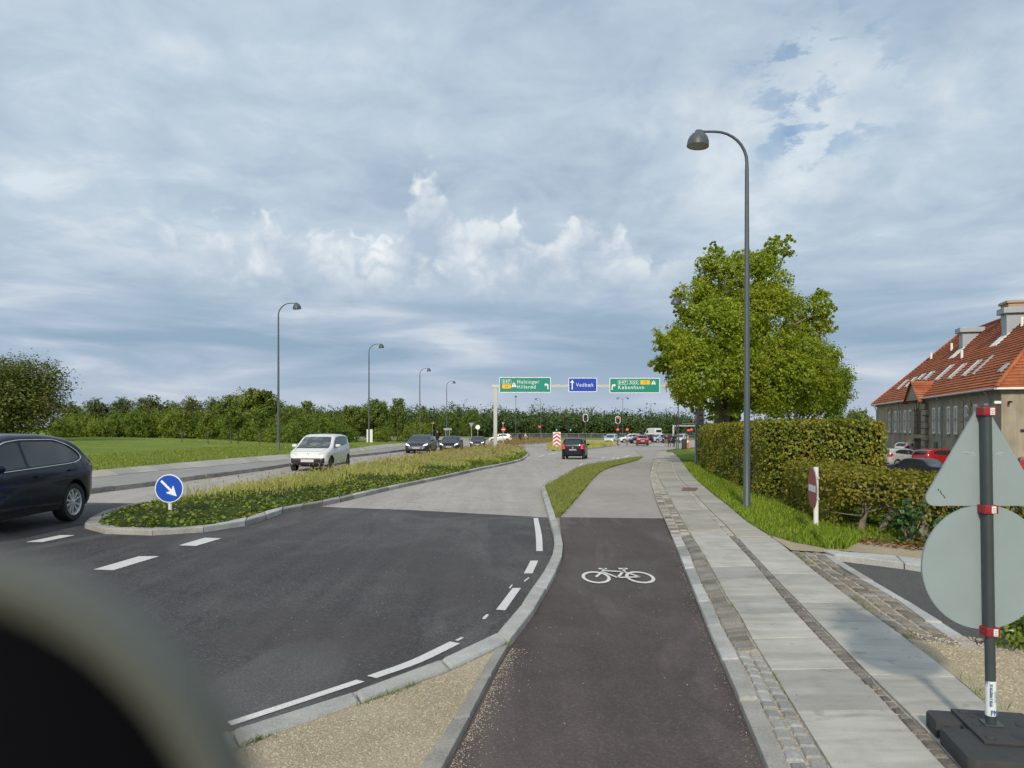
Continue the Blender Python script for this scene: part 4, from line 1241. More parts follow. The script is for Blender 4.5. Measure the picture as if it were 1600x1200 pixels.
# broadleaf shrub in front of the low hedge, rose bush by the sign
def bush(name, label, x, y, n, rad, h, size, mat, seed, flowers=0, off=.09):
    r = np.random.default_rng(seed)
    root = empty(name, (x, y, zg(x, y) + off), 0, label, 'shrub')
    blobs = [(r.normal() * rad * .35, r.normal() * rad * .35, h * (.25 + .5 * r.random()), rad * .5, rad * .5, h * .32) for _ in range(7)]
    for b in blobs: MB().tube(bend((b[0] * .2, b[1] * .2, -.02), b[:3], r, .1, 4), [.014, .011, .008, .004], 5).build('stem', MAT['hedge_wood'], root, 60)
    P_, N_ = crown_points(blobs, n, r, 8, .2, .4)
    P_[:, 2] = np.maximum(P_[:, 2], .02)
    leaf_obj('leaves', P_, N_, size * (.6 + .7 * r.random(len(P_))), mat, root, .75, r)
    for k in range(flowers):
        b = blobs[k % 7]; u = unit(r.normal(size=(1, 3)) + np.array([[-.3, -.8, .5]]))[0]
        c = np.array(b[:3]) + u * np.array(b[3:]) * 1.05
        mb = MB()
        for p in range(5):
            M_ = Matrix.Translation(c) @ Matrix.Rotation(p * 1.257, 4, 'Z') @ Matrix.Rotation(.5, 4, 'Y')
            mb.add([M_ @ Vector(v) for v in ((0, 0, 0), (.022, -.014, .004), (.034, 0, .012), (.022, .014, .004))], [(0, 1, 2, 3)])
        mb.build('blossom', L_white, root)
    return root
bush('broadleaf_shrub', 'leafy dark green shrub growing out in front of the bare hedge stems', 6.35, 12.05, 420, .42, .62, .085, L_shrub, 71)
bush('broadleaf_shrub', 'smaller dark green shrub half hidden behind the round sign back', 7.05, 11.9, 260, .3, .45, .08, L_shrub, 72)
bush('rose_bush', 'green rose bush with pale blossoms at the right edge by the gravel', 4.42, 6.1, 1500, .42, .36, .05, L_cover, 73, 6)
bush('rose_bush', 'low rose bush cut by the right edge in front of the other one', 4.35, 5.25, 900, .34, .26, .05, L_cover, 74, 3)

# ---- ground cover and dry grass on the planted island
def isl_veg():
    r = np.random.default_rng(91)
    A = scatter(isl_in, 60000, r)
    keep = r.random(len(A)) < np.clip((24 / A[:, 1]) ** 1.1, .16, 1)
    A = A[keep]
    ed = edge_dist(A, isl_in)
    hh = np.interp(ed, [0, .3, 1.2, 2.5], [.05, .10, .22, .30])
    patch = .5 + .5 * np.sin(A[:, 0] * 1.9 + 1.3 * np.sin(A[:, 1] * 1.1)) * np.sin(A[:, 1] * 1.5 + A[:, 0])
    z = zga(A) + .075 + hh * (.55 + .45 * patch) * (.35 + .65 * r.random(len(A)))
    sz = .055 + .0016 * A[:, 1]
    o = leaf_obj('ground_cover', np.column_stack([A, z]), np.column_stack([r.normal(size=(len(A), 2)) * .6, np.full(len(A), 1.0)]), sz * (.6 + .8 * r.random(len(A))), L_cover, None, .8, r)
    tag(o, 'low green leafy ground cover filling the planted island', 'ground cover', kind='stuff')
    # dry grass: the middle and far side of the island
    # distance from the near kerb decides
    IRa = np.array(IR)
    B = scatter(isl_in, 110000, r)
    dR = np.full(len(B), 1e9)
    for i in range(len(IRa) - 1):
        a, b = IRa[i], IRa[i + 1]; ab = b - a
        t = np.clip(((B - a) @ ab) / max(1e-9, ab @ ab), 0, 1)
        dR = np.minimum(dR, np.hypot(*(B - a - t[:, None] * ab).T))
    edB = edge_dist(B, isl_in)
    frac = np.clip((dR - 1.1 + .5 * np.sin(B[:, 1] * .9) + .4 * np.sin(B[:, 0] * 2 + B[:, 1] * .37)) / 1.0, 0, 1) * np.interp(B[:, 1], [16.5, 20], [0, 1])
    keep = (r.random(len(B)) < frac * np.clip(26 / B[:, 1], .2, 1)) & (edB > .1)
    B = B[keep]
    z = zga(B) + .12
    hgt = (.12 + .15 * r.random(len(B))) * np.interp(B[:, 1], [16, 24, 60], [.7, 1, 1.05])
    o = blade_obj('dry_grass', np.column_stack([B, z]), hgt * 1.25, .007 + .0005 * B[:, 1], L_dry, None, .55)
    tag(o, 'yellow dry grass standing on the far half of the planted island', 'grass', kind='stuff')
    S = B[r.random(len(B)) < .07]
    zs = zga(S) + .12
    hs = .24 + .26 * r.random(len(S))
    V1, F1 = blade_geo(np.column_stack([S, zs]), hs, .006 + .0003 * S[:, 1], .3, r)
    o = link('grass_stalks', quick_mesh('grass_stalks', V1, F1), L_dry); tag(o, 'thin straw stalks above the dry grass on the island', 'grass', kind='stuff')
    tip = V1.reshape(-1, 4, 3)[:, 2]
    V2, F2 = leaf_geo(tip, r.normal(size=(len(tip), 3)), (.035 + .0012 * S[:, 1]) * (.6 + r.random(len(S))), .55, r)
    o = link('seed_heads', quick_mesh('seed_heads', V2, F2), L_seed); tag(o, 'reddish brown seed heads above the dry grass on the island', 'grass', kind='stuff')
    # white clover
    W_ = A[(r.random(len(A)) < .006) & (A[:, 1] < 24)]
    o = leaf_obj('clover_blossom', np.column_stack([W_, zga(W_) + .34]), np.column_stack([r.normal(size=(len(W_), 2)) * .2, np.ones(len(W_))]), .045, L_white, None, .9, r)
    tag(o, 'tiny white clover blossoms in the ground cover of the island', 'blossom', kind='stuff')
isl_veg()
def grass_on(name, label, poly, n, off, h, mat, seed, yfall=20, size=.012, lean=.5):
    r = np.random.default_rng(seed)
    A = scatter(poly, n, r)
    A = A[r.random(len(A)) < np.clip((yfall / A[:, 1]) ** 1.3, .05, 1)]
    o = blade_obj(name, np.column_stack([A, zga(A) + off]), h * (.5 + r.random(len(A))) * np.interp(A[:, 1], [10, 60], [1, 1.5]), size + .0006 * A[:, 1], mat, None, lean)
    return tag(o, label, 'grass', kind='stuff')
H0 = .1
grass_on('verge_grass', 'bright green mown grass of the verge beside the hedge', verge_poly, 52000, .095, .06, L_grass, 101, 16)
tip = Gs((1262, 829), (1290, 857), (1322, 858), (1340, 848), (1320, 838), (1290, 826))
grass_on('long_grass', 'longer grass at the foot of the low hedge and the faded sign', tip + [], 2600, .095, .13, L_grass, 102, 30)
H0 = 0.0
grass_on('strip_grass', 'thin worn grass of the strip between road and cycle path', strip_poly, 12000, .08, .045, leaf('worn_grass', [(.14, .19, .035), (.21, .26, .05), (.28, .29, .08), (.34, .29, .13)], .35), 103, 22)
grass_on('island_grass', 'dry grass tufts on the turf island by the red and white chevron board', isl2, 5000, .1, .22, L_dry, 104, 90, .02)
grass_on('island_grass', 'reddish dry grass on the narrow island behind the gantry post', isl3, 4200, .1, .30, leaf('reddish_grass', [(.24, .16, .09), (.30, .22, .12), (.22, .20, .07)], .3), 105, 100, .03)
# meadow tufts near the pavement
mp = [p for p in FM if p[1] < 60]
mpoly = mp + [(x - 9, y + 1.5) for x, y in mp[::-1]]
grass_on('meadow_grass', 'mown meadow grass beyond the far pavement', mpoly, 30000, .10, .06, leaf('meadow_blades', [(.13, .185, .035), (.19, .245, .045), (.25, .30, .06), (.32, .34, .10)], .35), 106, 30, .02)
# fallen leaves under the low hedge
r = np.random.default_rng(110)
A = scatter(Gs((1325, 848), (1445, 858), (1445, 873), (1375, 864), (1320, 858)), 260, r)
tag(leaf_obj('fallen_leaves', np.column_stack([A, zga(A) + .105]), np.column_stack([r.normal(size=(len(A), 2)) * .4, np.ones(len(A))]), .06, L_litter, None, .7, r), 'brown fallen leaves on the gravel under the bare hedge stems', 'leaves', kind='stuff')
# ------------------------------------------------------------------ lettering
_fonts = {}
def text_mesh(s_, size, depth=.004, spacing=1.0, shear=0.0):
    cu = bpy.data.curves.new('lettering', 'FONT')
    cu.body = s_; cu.size = size; cu.extrude = depth / 2; cu.space_character = spacing
    cu.align_x = 'CENTER'; cu.align_y = 'CENTER'; cu.resolution_u = 3; cu.offset = 0.0
    o = bpy.data.objects.new('lettering', cu)
    COL.objects.link(o)
    bpy.context.view_layer.update()
    me = bpy.data.meshes.new_from_object(o.evaluated_get(bpy.context.evaluated_depsgraph_get()))
    bpy.data.objects.remove(o); bpy.data.curves.remove(cu)
    return me
def lettering(s_, size, x, z, y, mat, parent, spacing=1.0, width=None, rot=0.0):
    """text standing upright, read from -Y, centred on (x, z)"""
    me = text_mesh(s_, size, .006, spacing)
    xs = [v.co.x for v in me.vertices]
    k = width / (max(xs) - min(xs)) if width else 1
    mx = (max(xs) + min(xs)) / 2
    ys = [v.co.y for v in me.vertices]; my = (max(ys) + min(ys)) / 2
    for v in me.vertices:
        a, b = (v.co.x - mx) * k, v.co.y - my
        a, b = a * math.cos(rot) - b * math.sin(rot), a * math.sin(rot) + b * math.cos(rot)
        v.co = (x + a, y - v.co.z, z + b)
    return link('lettering', me, mat, parent)

# ------------------------------------------------------------------ street lamps
def lamp_proto(double=False):
    root = empty('street_lamp')
    h = 8.8
    MB().lathe([(.085, -.1), (.085, .05), (.078, .06), (.076, 1.3), (.072, 1.34), (.044, h - .9), (.038, h - .75)], 14).build('pole', MAT['lamp'], root, 40)
    MB().box(-.035, -.083, .55, .035, -.06, .95).build('hatch', MAT['lamp'], root, bevel=.004)
    for s in ((1, -1) if double else (1,)):
        pts = [(0, 0, h - .8)] + [(s * .72 * (1 - math.cos(a)), 0, h - .72 + .72 * math.sin(a)) for a in np.linspace(.0, math.pi / 2, 9)] + [(s * .98, 0, h + .0)]
        arm = MB().tube(pts, list(np.linspace(.038, .027, len(pts))), 10).build('arm', MAT['lamp'], root, 50)
        c = Matrix.Translation((s * 1.07, 0, h)) @ Matrix.Rotation(R(-5 * s), 4, 'Y')
        hd = MB().lathe([(.05, .03), (.085, .02), (.10, -.03), (.15, -.065), (.20, -.13), (.232, -.21), (.242, -.30), (.243, -.345), (.232, -.345), (.225, -.25), (.19, -.16), (.05, -.09)], 24, c).build('lamp_head', MAT['lamp'], root, 50)
        MB().lathe([(.21, -.20), (.228, -.338), (.15, -.352), (.05, -.358)], 24, c).build('reflector', MAT['lamp_in'], hd, 50)
    return root
LP, LP2 = lamp_proto(), lamp_proto(True)
gl_ = 'street lamps along the road'
def lamp(px, y, rz, label, proto=LP, first=False, h=8.8, x=None):
    o = proto if first else copy_tree(proto)
    xx = AT(px, y)[0]
    o.location = (xx, y, zg(xx, y) + .09)
    o.rotation_euler = (0, 0, rz)
    o.scale = (1, 1, h / 8.8)
    return tag(o, label, 'street lamp', gl_)
H0 = .1
y1 = G(1167, 793)[1]
lamp(1167, y1, math.pi, 'tall grey street lamp standing in the verge, nearest the camera', first=True, h=(205 - 793) / -FPX * y1)
y2 = G(1088, 726)[1]
lamp(1088, y2, math.pi, 'grey street lamp by the hedge end, its head in front of the plane tree', h=(465 - 726) / -FPX * y2)
lamp(1060, 84, math.pi, 'slim grey lamp post under the left edge of the plane tree', h=9)
lamp(435, 44.5, 0, 'tallest street lamp on the far side, first from the left', h=8.7)
lamp(576.5, 67, 0, 'street lamp on the far side, second from the left')
lamp(656, 90, 0, 'street lamp on the far side, third from the left')
lamp(698, 112, 0, 'small street lamp on the far side, fourth from the left')
lamp(806, 150, math.pi / 2, 'thin far street lamp under the left green sign')
lamp(845, 165, math.pi, 'thin far street lamp under the gap between green and blue sign')
lamp(973, 163, 0, 'far lamp with two arms, left of the pair below the right green sign', LP2, True, 8.9)
lamp(1017, 198, 0, 'far lamp with two arms, middle of three over the wood', LP2)
lamp(1053, 240, 0, 'farthest lamp with two arms beside the plane tree', LP2)
lamp(1025, 215, 0, 'small single far lamp in front of the wood', h=6.2)
H0 = 0.0

# ------------------------------------------------------------------ signs
def post(root, h, r=.03, mat='galv', z0=0.0, name='post'):
    return MB().tube([(0, 0, z0), (0, 0, h)], r, 12).build(name, MAT[mat], root, 50)
def arrow_poly(kind):
    if kind == 'up':    # shaft and head, unit height 1
        return [(-.055, -.5), (.055, -.5), (.055, .22), (.19, .16), (.19, .22), (0, .5), (-.19, .22), (-.19, .16), (-.055, .22)]
    if kind == 'left':
        return [(.5, -.5), (.5, .12), (.42, .3), (.2, .36), (-.1, .36), (-.1, .5), (-.5, .22), (-.1, -.06), (-.1, .12), (.18, .12), (.25, .06), (.25, -.5)]
def keep_right_sign():
    x, y = G(266, 803, .16)
    root = empty('keep_right_sign', (x, y, zg(x, y) + .1), 0, 'round blue sign with white arrow pointing down right on the island tip', 'traffic sign')
    k = y / FPX
    zc = (803 - 763) * k + .06
    post(root, zc + .15, .035, 'white_metal', -.1)
    r = 22.2 * k
    M_ = Matrix.Translation((0, -.05, zc))
    MB().prism(circle(r, 40), 0, .012, M_).build('sign_plate', MAT['sign_white'], root, 40)
    MB().prism(circle(r * .93, 40), -.004, 0, M_ @ Matrix.Translation((0, -.001, 0))).build('blue_disc', MAT['sign_blue2'], root, 40)
    Ma = M_ @ Matrix.Rotation(R(135), 4, 'Y')
    MB().prism([(px * r * 1.5, pz * r * 1.55) for px, pz in [(-.055, -.5), (.055, -.5), (.055, .12), (.22, .03), (.22, .10), (0, .5), (-.22, .10), (-.22, .03), (-.055, .12)]], -.010, -.006, Ma).build('arrow', MAT['sign_white'], root)
    MB().box(-.05, -.04, zc - .12, .05, .04, zc - .08).build('clamp', MAT['galv'], root)
    MB().box(-.05, -.04, zc + .08, .05, .04, zc + .12).build('clamp', MAT['galv'], root)
keep_right_sign()
def no_entry():
    x, y = G(1275, 831, .1)
    root = empty('no_entry_sign', (x, y, zg(x, y) + .09), R(-100.0), 'faded red round sign with white bar seen almost edge on before the hedge', 'traffic sign')
    k = y / FPX
    post(root, 1.12, .042, 'white_metal', -.1)
    zc = (831 - 762) * k
    r = .345
    M_ = Matrix.Translation((0, -.06, zc))
    MB().prism(circle(r, 40), 0, .014, M_).build('sign_plate', MAT['sign_back'], root, 40)
    MB().prism(circle(r * .985, 40), -.004, -.001, M_).build('red_disc', MAT['sign_faded'], root, 40)
    MB().prism([(-r * .75, -.055), (r * .75, -.055), (r * .75, .055), (-r * .75, .055)], -.008, -.005, M_).build('white_bar', MAT['sign_white'], root)
    MB().box(-.05, -.046, zc - .2, .05, .046, zc - .16).build('clamp', MAT['galv'], root)
    MB().box(-.05, -.046, zc + .16, .05, .046, zc + .20).build('clamp', MAT['galv'], root)
no_entry()
def temp_sign():
    Y = 4.31
    k = Y / FPX
    X = (1549 - CX) * k
    zb = zg(X, Y) + .09
    Z = lambda py: EYE - (py - HY) * k - zb
    root = empty('temporary_sign', (X, Y, zb), 0, 'grey backs of triangular and round signs on a dark post in rubber foot', 'traffic sign')
    lean = -8 * k / (Z(640))
    sx_ = lambda z: lean * z
    MB().tube([(0, 0, .02), (sx_(Z(634)), 0, Z(634))], .0275, 16).build('post', MAT['pole_dark'], root, 50)
    def sh(z): return Matrix.Translation((sx_(z), 0, z))
    # triangle plate, rounded corners
    zt, zbm = Z(625), Z(791.5)
    hgt = zt - zbm; half = hgt / math.sqrt(3) * 1.02
    tri = []
    rc = .045
    for cx_, cz_, a0 in ((0, zt - 2 * rc, 30), (-half + rc * 1.73, zbm + rc, 150), (half - rc * 1.73, zbm + rc, 270)):
        for q in range(6):
            a = R(a0 + 120 * q / 5)
            tri.append((cx_ + rc * math.cos(a), cz_ + rc * math.sin(a)))
    dxs = sx_((zt + zbm) / 2)
    tp = MB().prism([(x + dxs, z) for x, z in tri], .040, .056).build('triangle_plate', MAT['sign_back'], root, 40)
    zc = Z(888)
    rp = MB().prism([(x + sx_(zc), z + zc) for x, z in circle(98 * k, 56)], .040, .056).build('round_plate', MAT['sign_back'], root, 40)
    # scuffs on the triangle
    sc_ = plain('scuff', (.46, .47, .40), .7, .2, 30)
    r = random.Random(4)
    for q in range(16):
        s = -1 if q % 2 else 1
        u = s * r.uniform(.035, .11); zz = Z(709) + r.uniform(-.012, .012); w_ = r.uniform(.012, .04)
        MB().add([(dxs + u - w_, .0395, zz), (dxs + u, .0395, zz - .0012), (dxs + u + w_, .0395, zz + .001), (dxs + u, .0395, zz + .0018)], [(0, 1, 2, 3)]).build('scuff', sc_, tp)
    for q in range(5):
        u, zz = -.255 + q * .008 + r.uniform(-.004, .004), Z(765) - q * .011
        MB().prism([(dxs + u, zz), (dxs + u + .006, zz + .002), (dxs + u + .007, zz - .008), (dxs + u + .002, zz - .009)], .0385, .0398).build('scratch', MAT['black'], tp)
    for py in (643, 795.5, 986):
        z = Z(py); M_ = sh(z)
        b = MB().box(-.037, -.036, -.025, .040, .039, .025, M_).build('clamp', MAT['clamp_red'], root, bevel=.006)
        MB().box(-.001, -.0395, -.020, .024, -.0365, .020, M_).build('label', MAT['label'], b)
        MB().box(-.032, -.0390, -.016, -.012, -.0365, .016, M_).build('latch', MAT['clamp_red'], b)
        for j in range(3): MB().box(.004, -.0406, -.014 + j * .010, .019, -.0397, -.010 + j * .010, M_).build('print_line', MAT['sign_back'], b)
    # white sticker with blue lettering round the post
    z0, z1 = Z(1117), Z(1063)
    M_ = sh((z0 + z1) / 2)
    st = MB().lathe([(.0283, (z0 - z1) / 2), (.0283, (z1 - z0) / 2)], 24, M_).build('sticker', MAT['label'], root, 50)
    l1 = lettering('PETER & MARSTON AS', .022, sx_(z1) - .011, (z0 + z1) / 2 + .022, -.0268, MAT['label_blue'], st, 1.0, .125, R(90))
    l2 = lettering('PM', .042, sx_(z0) + .001, z0 + .022, -.0300, MAT['label_blue'], st, 1.0, .036, 0)
    for j in range(3):
        MB().box(.004 + j * .006, -.0290, -.02, .006 + j * .006, -.0284, .045, M_).build('print_line', MAT['sign_back'], st)
    # rubber foot
    ft = empty('foot', (0, 0, 0)); ft.parent = root
    ft.name = 'rubber_foot'
    Mf = Matrix.Rotation(R(-11), 4, 'Z')
    ox, oy = -.33, -.52
    def slab(nm, poly, z0_, z1_, bev=.012):
        n = len(poly)
        mb = MB().add([Mf @ Vector((x, y, z0_)) for x, y in poly] + [Mf @ Vector((x, y, z1_)) for x, y in poly], [tuple(range(n))[::-1], tuple(range(n, 2 * n))] + [(i, (i + 1) % n, (i + 1) % n + n, i + n) for i in range(n)])
        return mb.build(nm, MAT['rubber'], ft, 40, bevel=bev)
    slab('base_block', [(-.28, .03), (-.28, .20), (-.255, .225), (.27, .225), (.29, .20), (.29, .03)], .0, .098)
    slab('base_block', [(-.26, -.48), (-.29, -.45), (-.29, -.052), (.29, -.052), (.29, -.45), (.26, -.48)], .0, .098)
    slab('base_block', [(-.15, -.053), (-.15, .031), (.29, .031), (.29, -.053)], .0, .09, .004)
    MB().tube([Mf @ Vector((-.22, -.07, .055)), Mf @ Vector((-.22, .05, .055))], .022, 10).build('carry_bar', MAT['rubber'], ft, 50)
    slab('cover_plate', [(-.14, -.27), (-.14, .215), (.25, .215), (.25, -.27)], .0985, .116, .004)
    MB().box(-.05, -.05, .116, .05, .05, .124, Mf).build('socket_plate', MAT['pole_dark'], ft, bevel=.003)
    for (a, b) in ((-.09, -.03), (.15, .0), (-.09, .16), (-.09, -.22), (.18, -.22)):
        MB().lathe([(.024, .116), (.024, .121), (.020, .123)], 12, Mf @ Matrix.Translation((a, b, 0))).build('stud', MAT['rubber'], ft, 40)
    for (a, b, rr_) in ((.09, -.17, .062), (-.06, .10, .028), (-.02, .17, .035)):
        MB().lathe([(rr_, .1165), (rr_ * .95, .1172)], 24, Mf @ Matrix.Translation((a, b, 0))).build('hole_shade', MAT['black'], ft, 40)  # flat black discs, the dark of a hole put into their colour
temp_sign()

def chevron_board():
    x, y = G(870, 699.5)
    y = 90.0; x = AT(870, y)[0]
    k = y / FPX
    zb = zg(x, y)
    Z = lambda py: EYE - (py - HY) * k - zb
    root = empty('chevron_board', (x, y, zb), 0, 'red and white chevron board standing on the turf island tip', 'traffic sign')
    w_, z0, z1 = 6 * k, Z(698.5), Z(675)
    for s in (-1, 1): MB().tube([(s * w_ * .6, .06, -.1), (s * w_ * .6, .06, z1 - .1)], .03, 8).build('post', MAT['galv'], root, 50)
    MB().box(-w_, 0, z0, w_, .03, z1).build('board', MAT['sign_white'], root)
    n = 4; hh = (z1 - z0)
    for i in range(n + 1):
        zc = z0 + hh * (i - .35) / n
        t = hh / n * .5
        poly = [(-w_ * .94, zc - .34), (0, zc), (w_ * .94, zc - .34), (w_ * .94, zc - .34 + t), (0, zc + t), (-w_ * .94, zc - .34 + t)]
        def clip(p): return (p[0], min(z1 - .03, max(z0 + .03, p[1])))
        poly = [clip(p) for p in poly]
        if max(p[1] for p in poly) - min(p[1] for p in poly) < .05: continue
        MB().prism(poly, -.006, -.002).build('chevron', MAT['sign_red'], root)
chevron_board()

# ---- sign gantry
def gantry():
    Y = 88.0
    k = Y / FPX
    X = lambda px: (px - CX) * k
    x0 = X(774)
    zb = zg(x0, Y)
    Z = lambda py: EYE - (py - HY) * k - zb
    root = empty('sign_gantry', (x0, Y, zb), 0, 'pale steel sign gantry post and beam spanning the road', 'gantry')
    L = lambda px: X(px) - x0
    MB().box(-.21, -.16, -.2, .21, .16, Z(606.2)).build('post', MAT['galv'], root, bevel=.02)
    MB().box(-.40, -.20, Z(606), .55, .20, Z(603)).build('bracket', MAT['galv'], root, bevel=.015)
    xr = L(1096)
    MB().box(xr - .21, -.16, -1.0, xr + .21, .16, Z(606.2)).build('post', MAT['galv'], root, bevel=.02)
    MB().box(-.45, -.15, Z(606), xr + .4, .15, Z(601.5)).build('beam', MAT['galv'], root, bevel=.02)
    for px in (869, 941, 1037): MB().box(L(px), -.2, Z(606.5), L(px) + .25, .2, Z(600.5)).build('clamp', MAT['galv'], root)
    g = 'direction signs hung on the gantry'
    def board(p0, p1, q0, q1, mat, label):
        r = empty('direction_sign', (x0 + L(p0), Y - .24, zb + Z(q1)), 0, label, 'traffic sign', g)
        w_, h_ = (p1 - p0) * k, (q1 - q0) * k
        MB().prism(rrect(0, 0, w_, h_, .12), 0, .06).build('frame', MAT['sign_white'], r, 40)
        b = .075
        MB().prism(rrect(b, b, w_ - b, h_ - b, .06), -.012, -.004).build('panel', mat, r, 40)
        return r, w_, h_
    def outline_box(r, x0_, z0_, x1_, z1_, t=.028, dash=False):
        for (a, b, c, d) in ((x0_, z0_, x1_, z0_ + t), (x0_, z1_ - t, x1_, z1_), (x0_, z0_, x0_ + t, z1_), (x1_ - t, z0_, x1_, z1_)):
            if dash:
                n = 4 if (c - a) > (d - b) else 2
                for i in range(n):
                    if (c - a) > (d - b): MB().box(a + (c - a) * (i + .15) / n, -.02, b, a + (c - a) * (i + .8) / n, -.0135, d).build('border_dash', MAT['sign_white'], r)
                    else: MB().box(a, -.02, b + (d - b) * (i + .15) / n, c, -.0135, b + (d - b) * (i + .8) / n).build('border_dash', MAT['sign_white'], r)
            else:
                MB().box(a, -.02, b, c, -.0135, d).build('border', MAT['sign_white'], r)
    def yellow(r, xc, zc, w_, h_):
        q = MB().prism(rrect(xc - w_ / 2, zc - h_ / 2, xc + w_ / 2, zc + h_ / 2, .05), -.020, -.013).build('number_panel', MAT['sign_yellow'], r, 40)
        lettering('19', h_ * .9, xc, zc, -.024, MAT['sign_red'], q)
    def motorway(r, xc, zc, h_):
        for s in (-1, 1): MB().prism([(xc + s * .03 * h_ / .6, zc - h_ / 2), (xc + s * .30 * h_ / .6, zc - h_ / 2), (xc + s * .17 * h_ / .6, zc + h_ * .04), (xc + s * .03 * h_ / .6, zc + h_ * .04)], -.02, -.0135).build('motorway_symbol', MAT['sign_white'], r)
        MB().prism([(xc - .25 * h_ / .6, zc + h_ * .09), (xc + .25 * h_ / .6, zc + h_ * .09), (xc + .25 * h_ / .6, zc + h_ * .17), (xc - .25 * h_ / .6, zc + h_ * .17)], -.02, -.0135).build('motorway_symbol', MAT['sign_white'], r)
        MB().prism([(xc - .10 * h_ / .6, zc + h_ * .22), (xc + .10 * h_ / .6, zc + h_ * .22), (xc, zc + h_ * .5)], -.02, -.0135).build('motorway_symbol', MAT['sign_white'], r)
    def bold(s_, size, x, z, r, w_): lettering(s_, size, x, z, -.018, MAT['sign_white'], r, 1.2, w_)
    # left green sign
    r, w_, h_ = board(780, 860.5, 589.5, 613.5, MAT['sign_green'], 'green direction sign reading Helsingør and Hillerød with left arrow')
    u = lambda px: (px - 780) * k
    v = lambda py: (613.5 - py) * k
    outline_box(r, u(784), v(599.8), u(799), v(593))
    lettering('E47', .50, u(791.5), v(596.4), -.018, MAT['sign_white'], r, 1.0, u(797) - u(786))
    yellow(r, u(791.5), v(604), 13.8 * k, 6.4 * k)
    motorway(r, u(803), v(601), 8 * k)
    bold('Helsingør', .62, u(825.5), v(597.6), r, 34 * k)
    bold('Hillerød', .62, u(822.5), v(604.6), r, 28.5 * k)
    MB().prism([(u(853.5) + a * 6.6 * k, v(603.5) + b * 10 * k) for a, b in arrow_poly('left')], -.02, -.0135).build('arrow', MAT['sign_white'], r)
    # blue sign
    r, w_, h_ = board(888, 932.5, 590.5, 612.5, MAT['sign_blue'], 'blue direction sign reading Vedbæk with straight arrow')
    u = lambda px: (px - 888) * k
    v = lambda py: (612.5 - py) * k
    MB().prism([(u(893.8) + a * 15 * k, v(601.3) + b * 15 * k) for a, b in arrow_poly('up')], -.02, -.0135).build('arrow', MAT['sign_white'], r)
    bold('Vedbæk', .62, u(913.5), v(601.5), r, 27.5 * k)
    # right green sign
    r, w_, h_ = board(952, 1030.5, 590.8, 614.2, MAT['sign_green'], 'green direction sign reading København with right arrow')
    u = lambda px: (px - 952) * k
    v = lambda py: (614.2 - py) * k
    MB().prism([(u(958.5) - a * 6.6 * k, v(604.5) + b * 10 * k) for a, b in arrow_poly('left')], -.02, -.0135).build('arrow', MAT['sign_white'], r)
    outline_box(r, u(965), v(601.2), u(980), v(594))
    lettering('E47', .50, u(972.5), v(597.6), -.018, MAT['sign_white'], r, 1.0, 11 * k)
    outline_box(r, u(982), v(601.2), u(998), v(594), dash=True)
    lettering('E55', .50, u(990), v(597.6), -.018, MAT['sign_white'], r, 1.0, 11 * k)
    yellow(r, u(1007.5), v(597.6), 15 * k, 6.8 * k)
    motorway(r, u(1020.5), v(597.4), 7 * k)
    bold('København', .62, u(985.5), v(605.4), r, 40 * k)
gantry()
MAT['rail'] = plain('dull_railing_steel', (.16, .17, .18), .6)
MAT['pale_steel'] = plain('pale_gantry_steel', (.42, .43, .42), .5)
def far_gantry():
    Y = 150.0; k = Y / FPX
    x0 = (1052 - CX) * k; zb = -.75
    Z = lambda py: EYE - (py - HY) * k - zb
    root = empty('sign_gantry', (x0, Y, zb), 0, 'small white far gantry beside the plane tree trunk', 'gantry')
    MB().box(-.15, -.15, -.2, .15, .15, Z(664)).build('post', MAT['pale_steel'], root)
    MB().box(-.15, -.12, Z(666.0), 62 * k, .12, Z(664.6)).build('beam', MAT['pale_steel'], root)
    MB().box(14 * k, -.06, Z(662.4), 50 * k, .06, Z(661.6)).build('truss', MAT['rail'], root)
    for j in range(9): MB().box((15 + j * 4) * k, -.05, Z(664.5), (15.4 + j * 4) * k, .05, Z(662.4)).build('truss_strut', MAT['rail'], root)
    MB().box(61.6 * k, -.15, -.2, 61.6 * k + .3, .15, Z(664)).build('post', MAT['pale_steel'], root)
far_gantry()

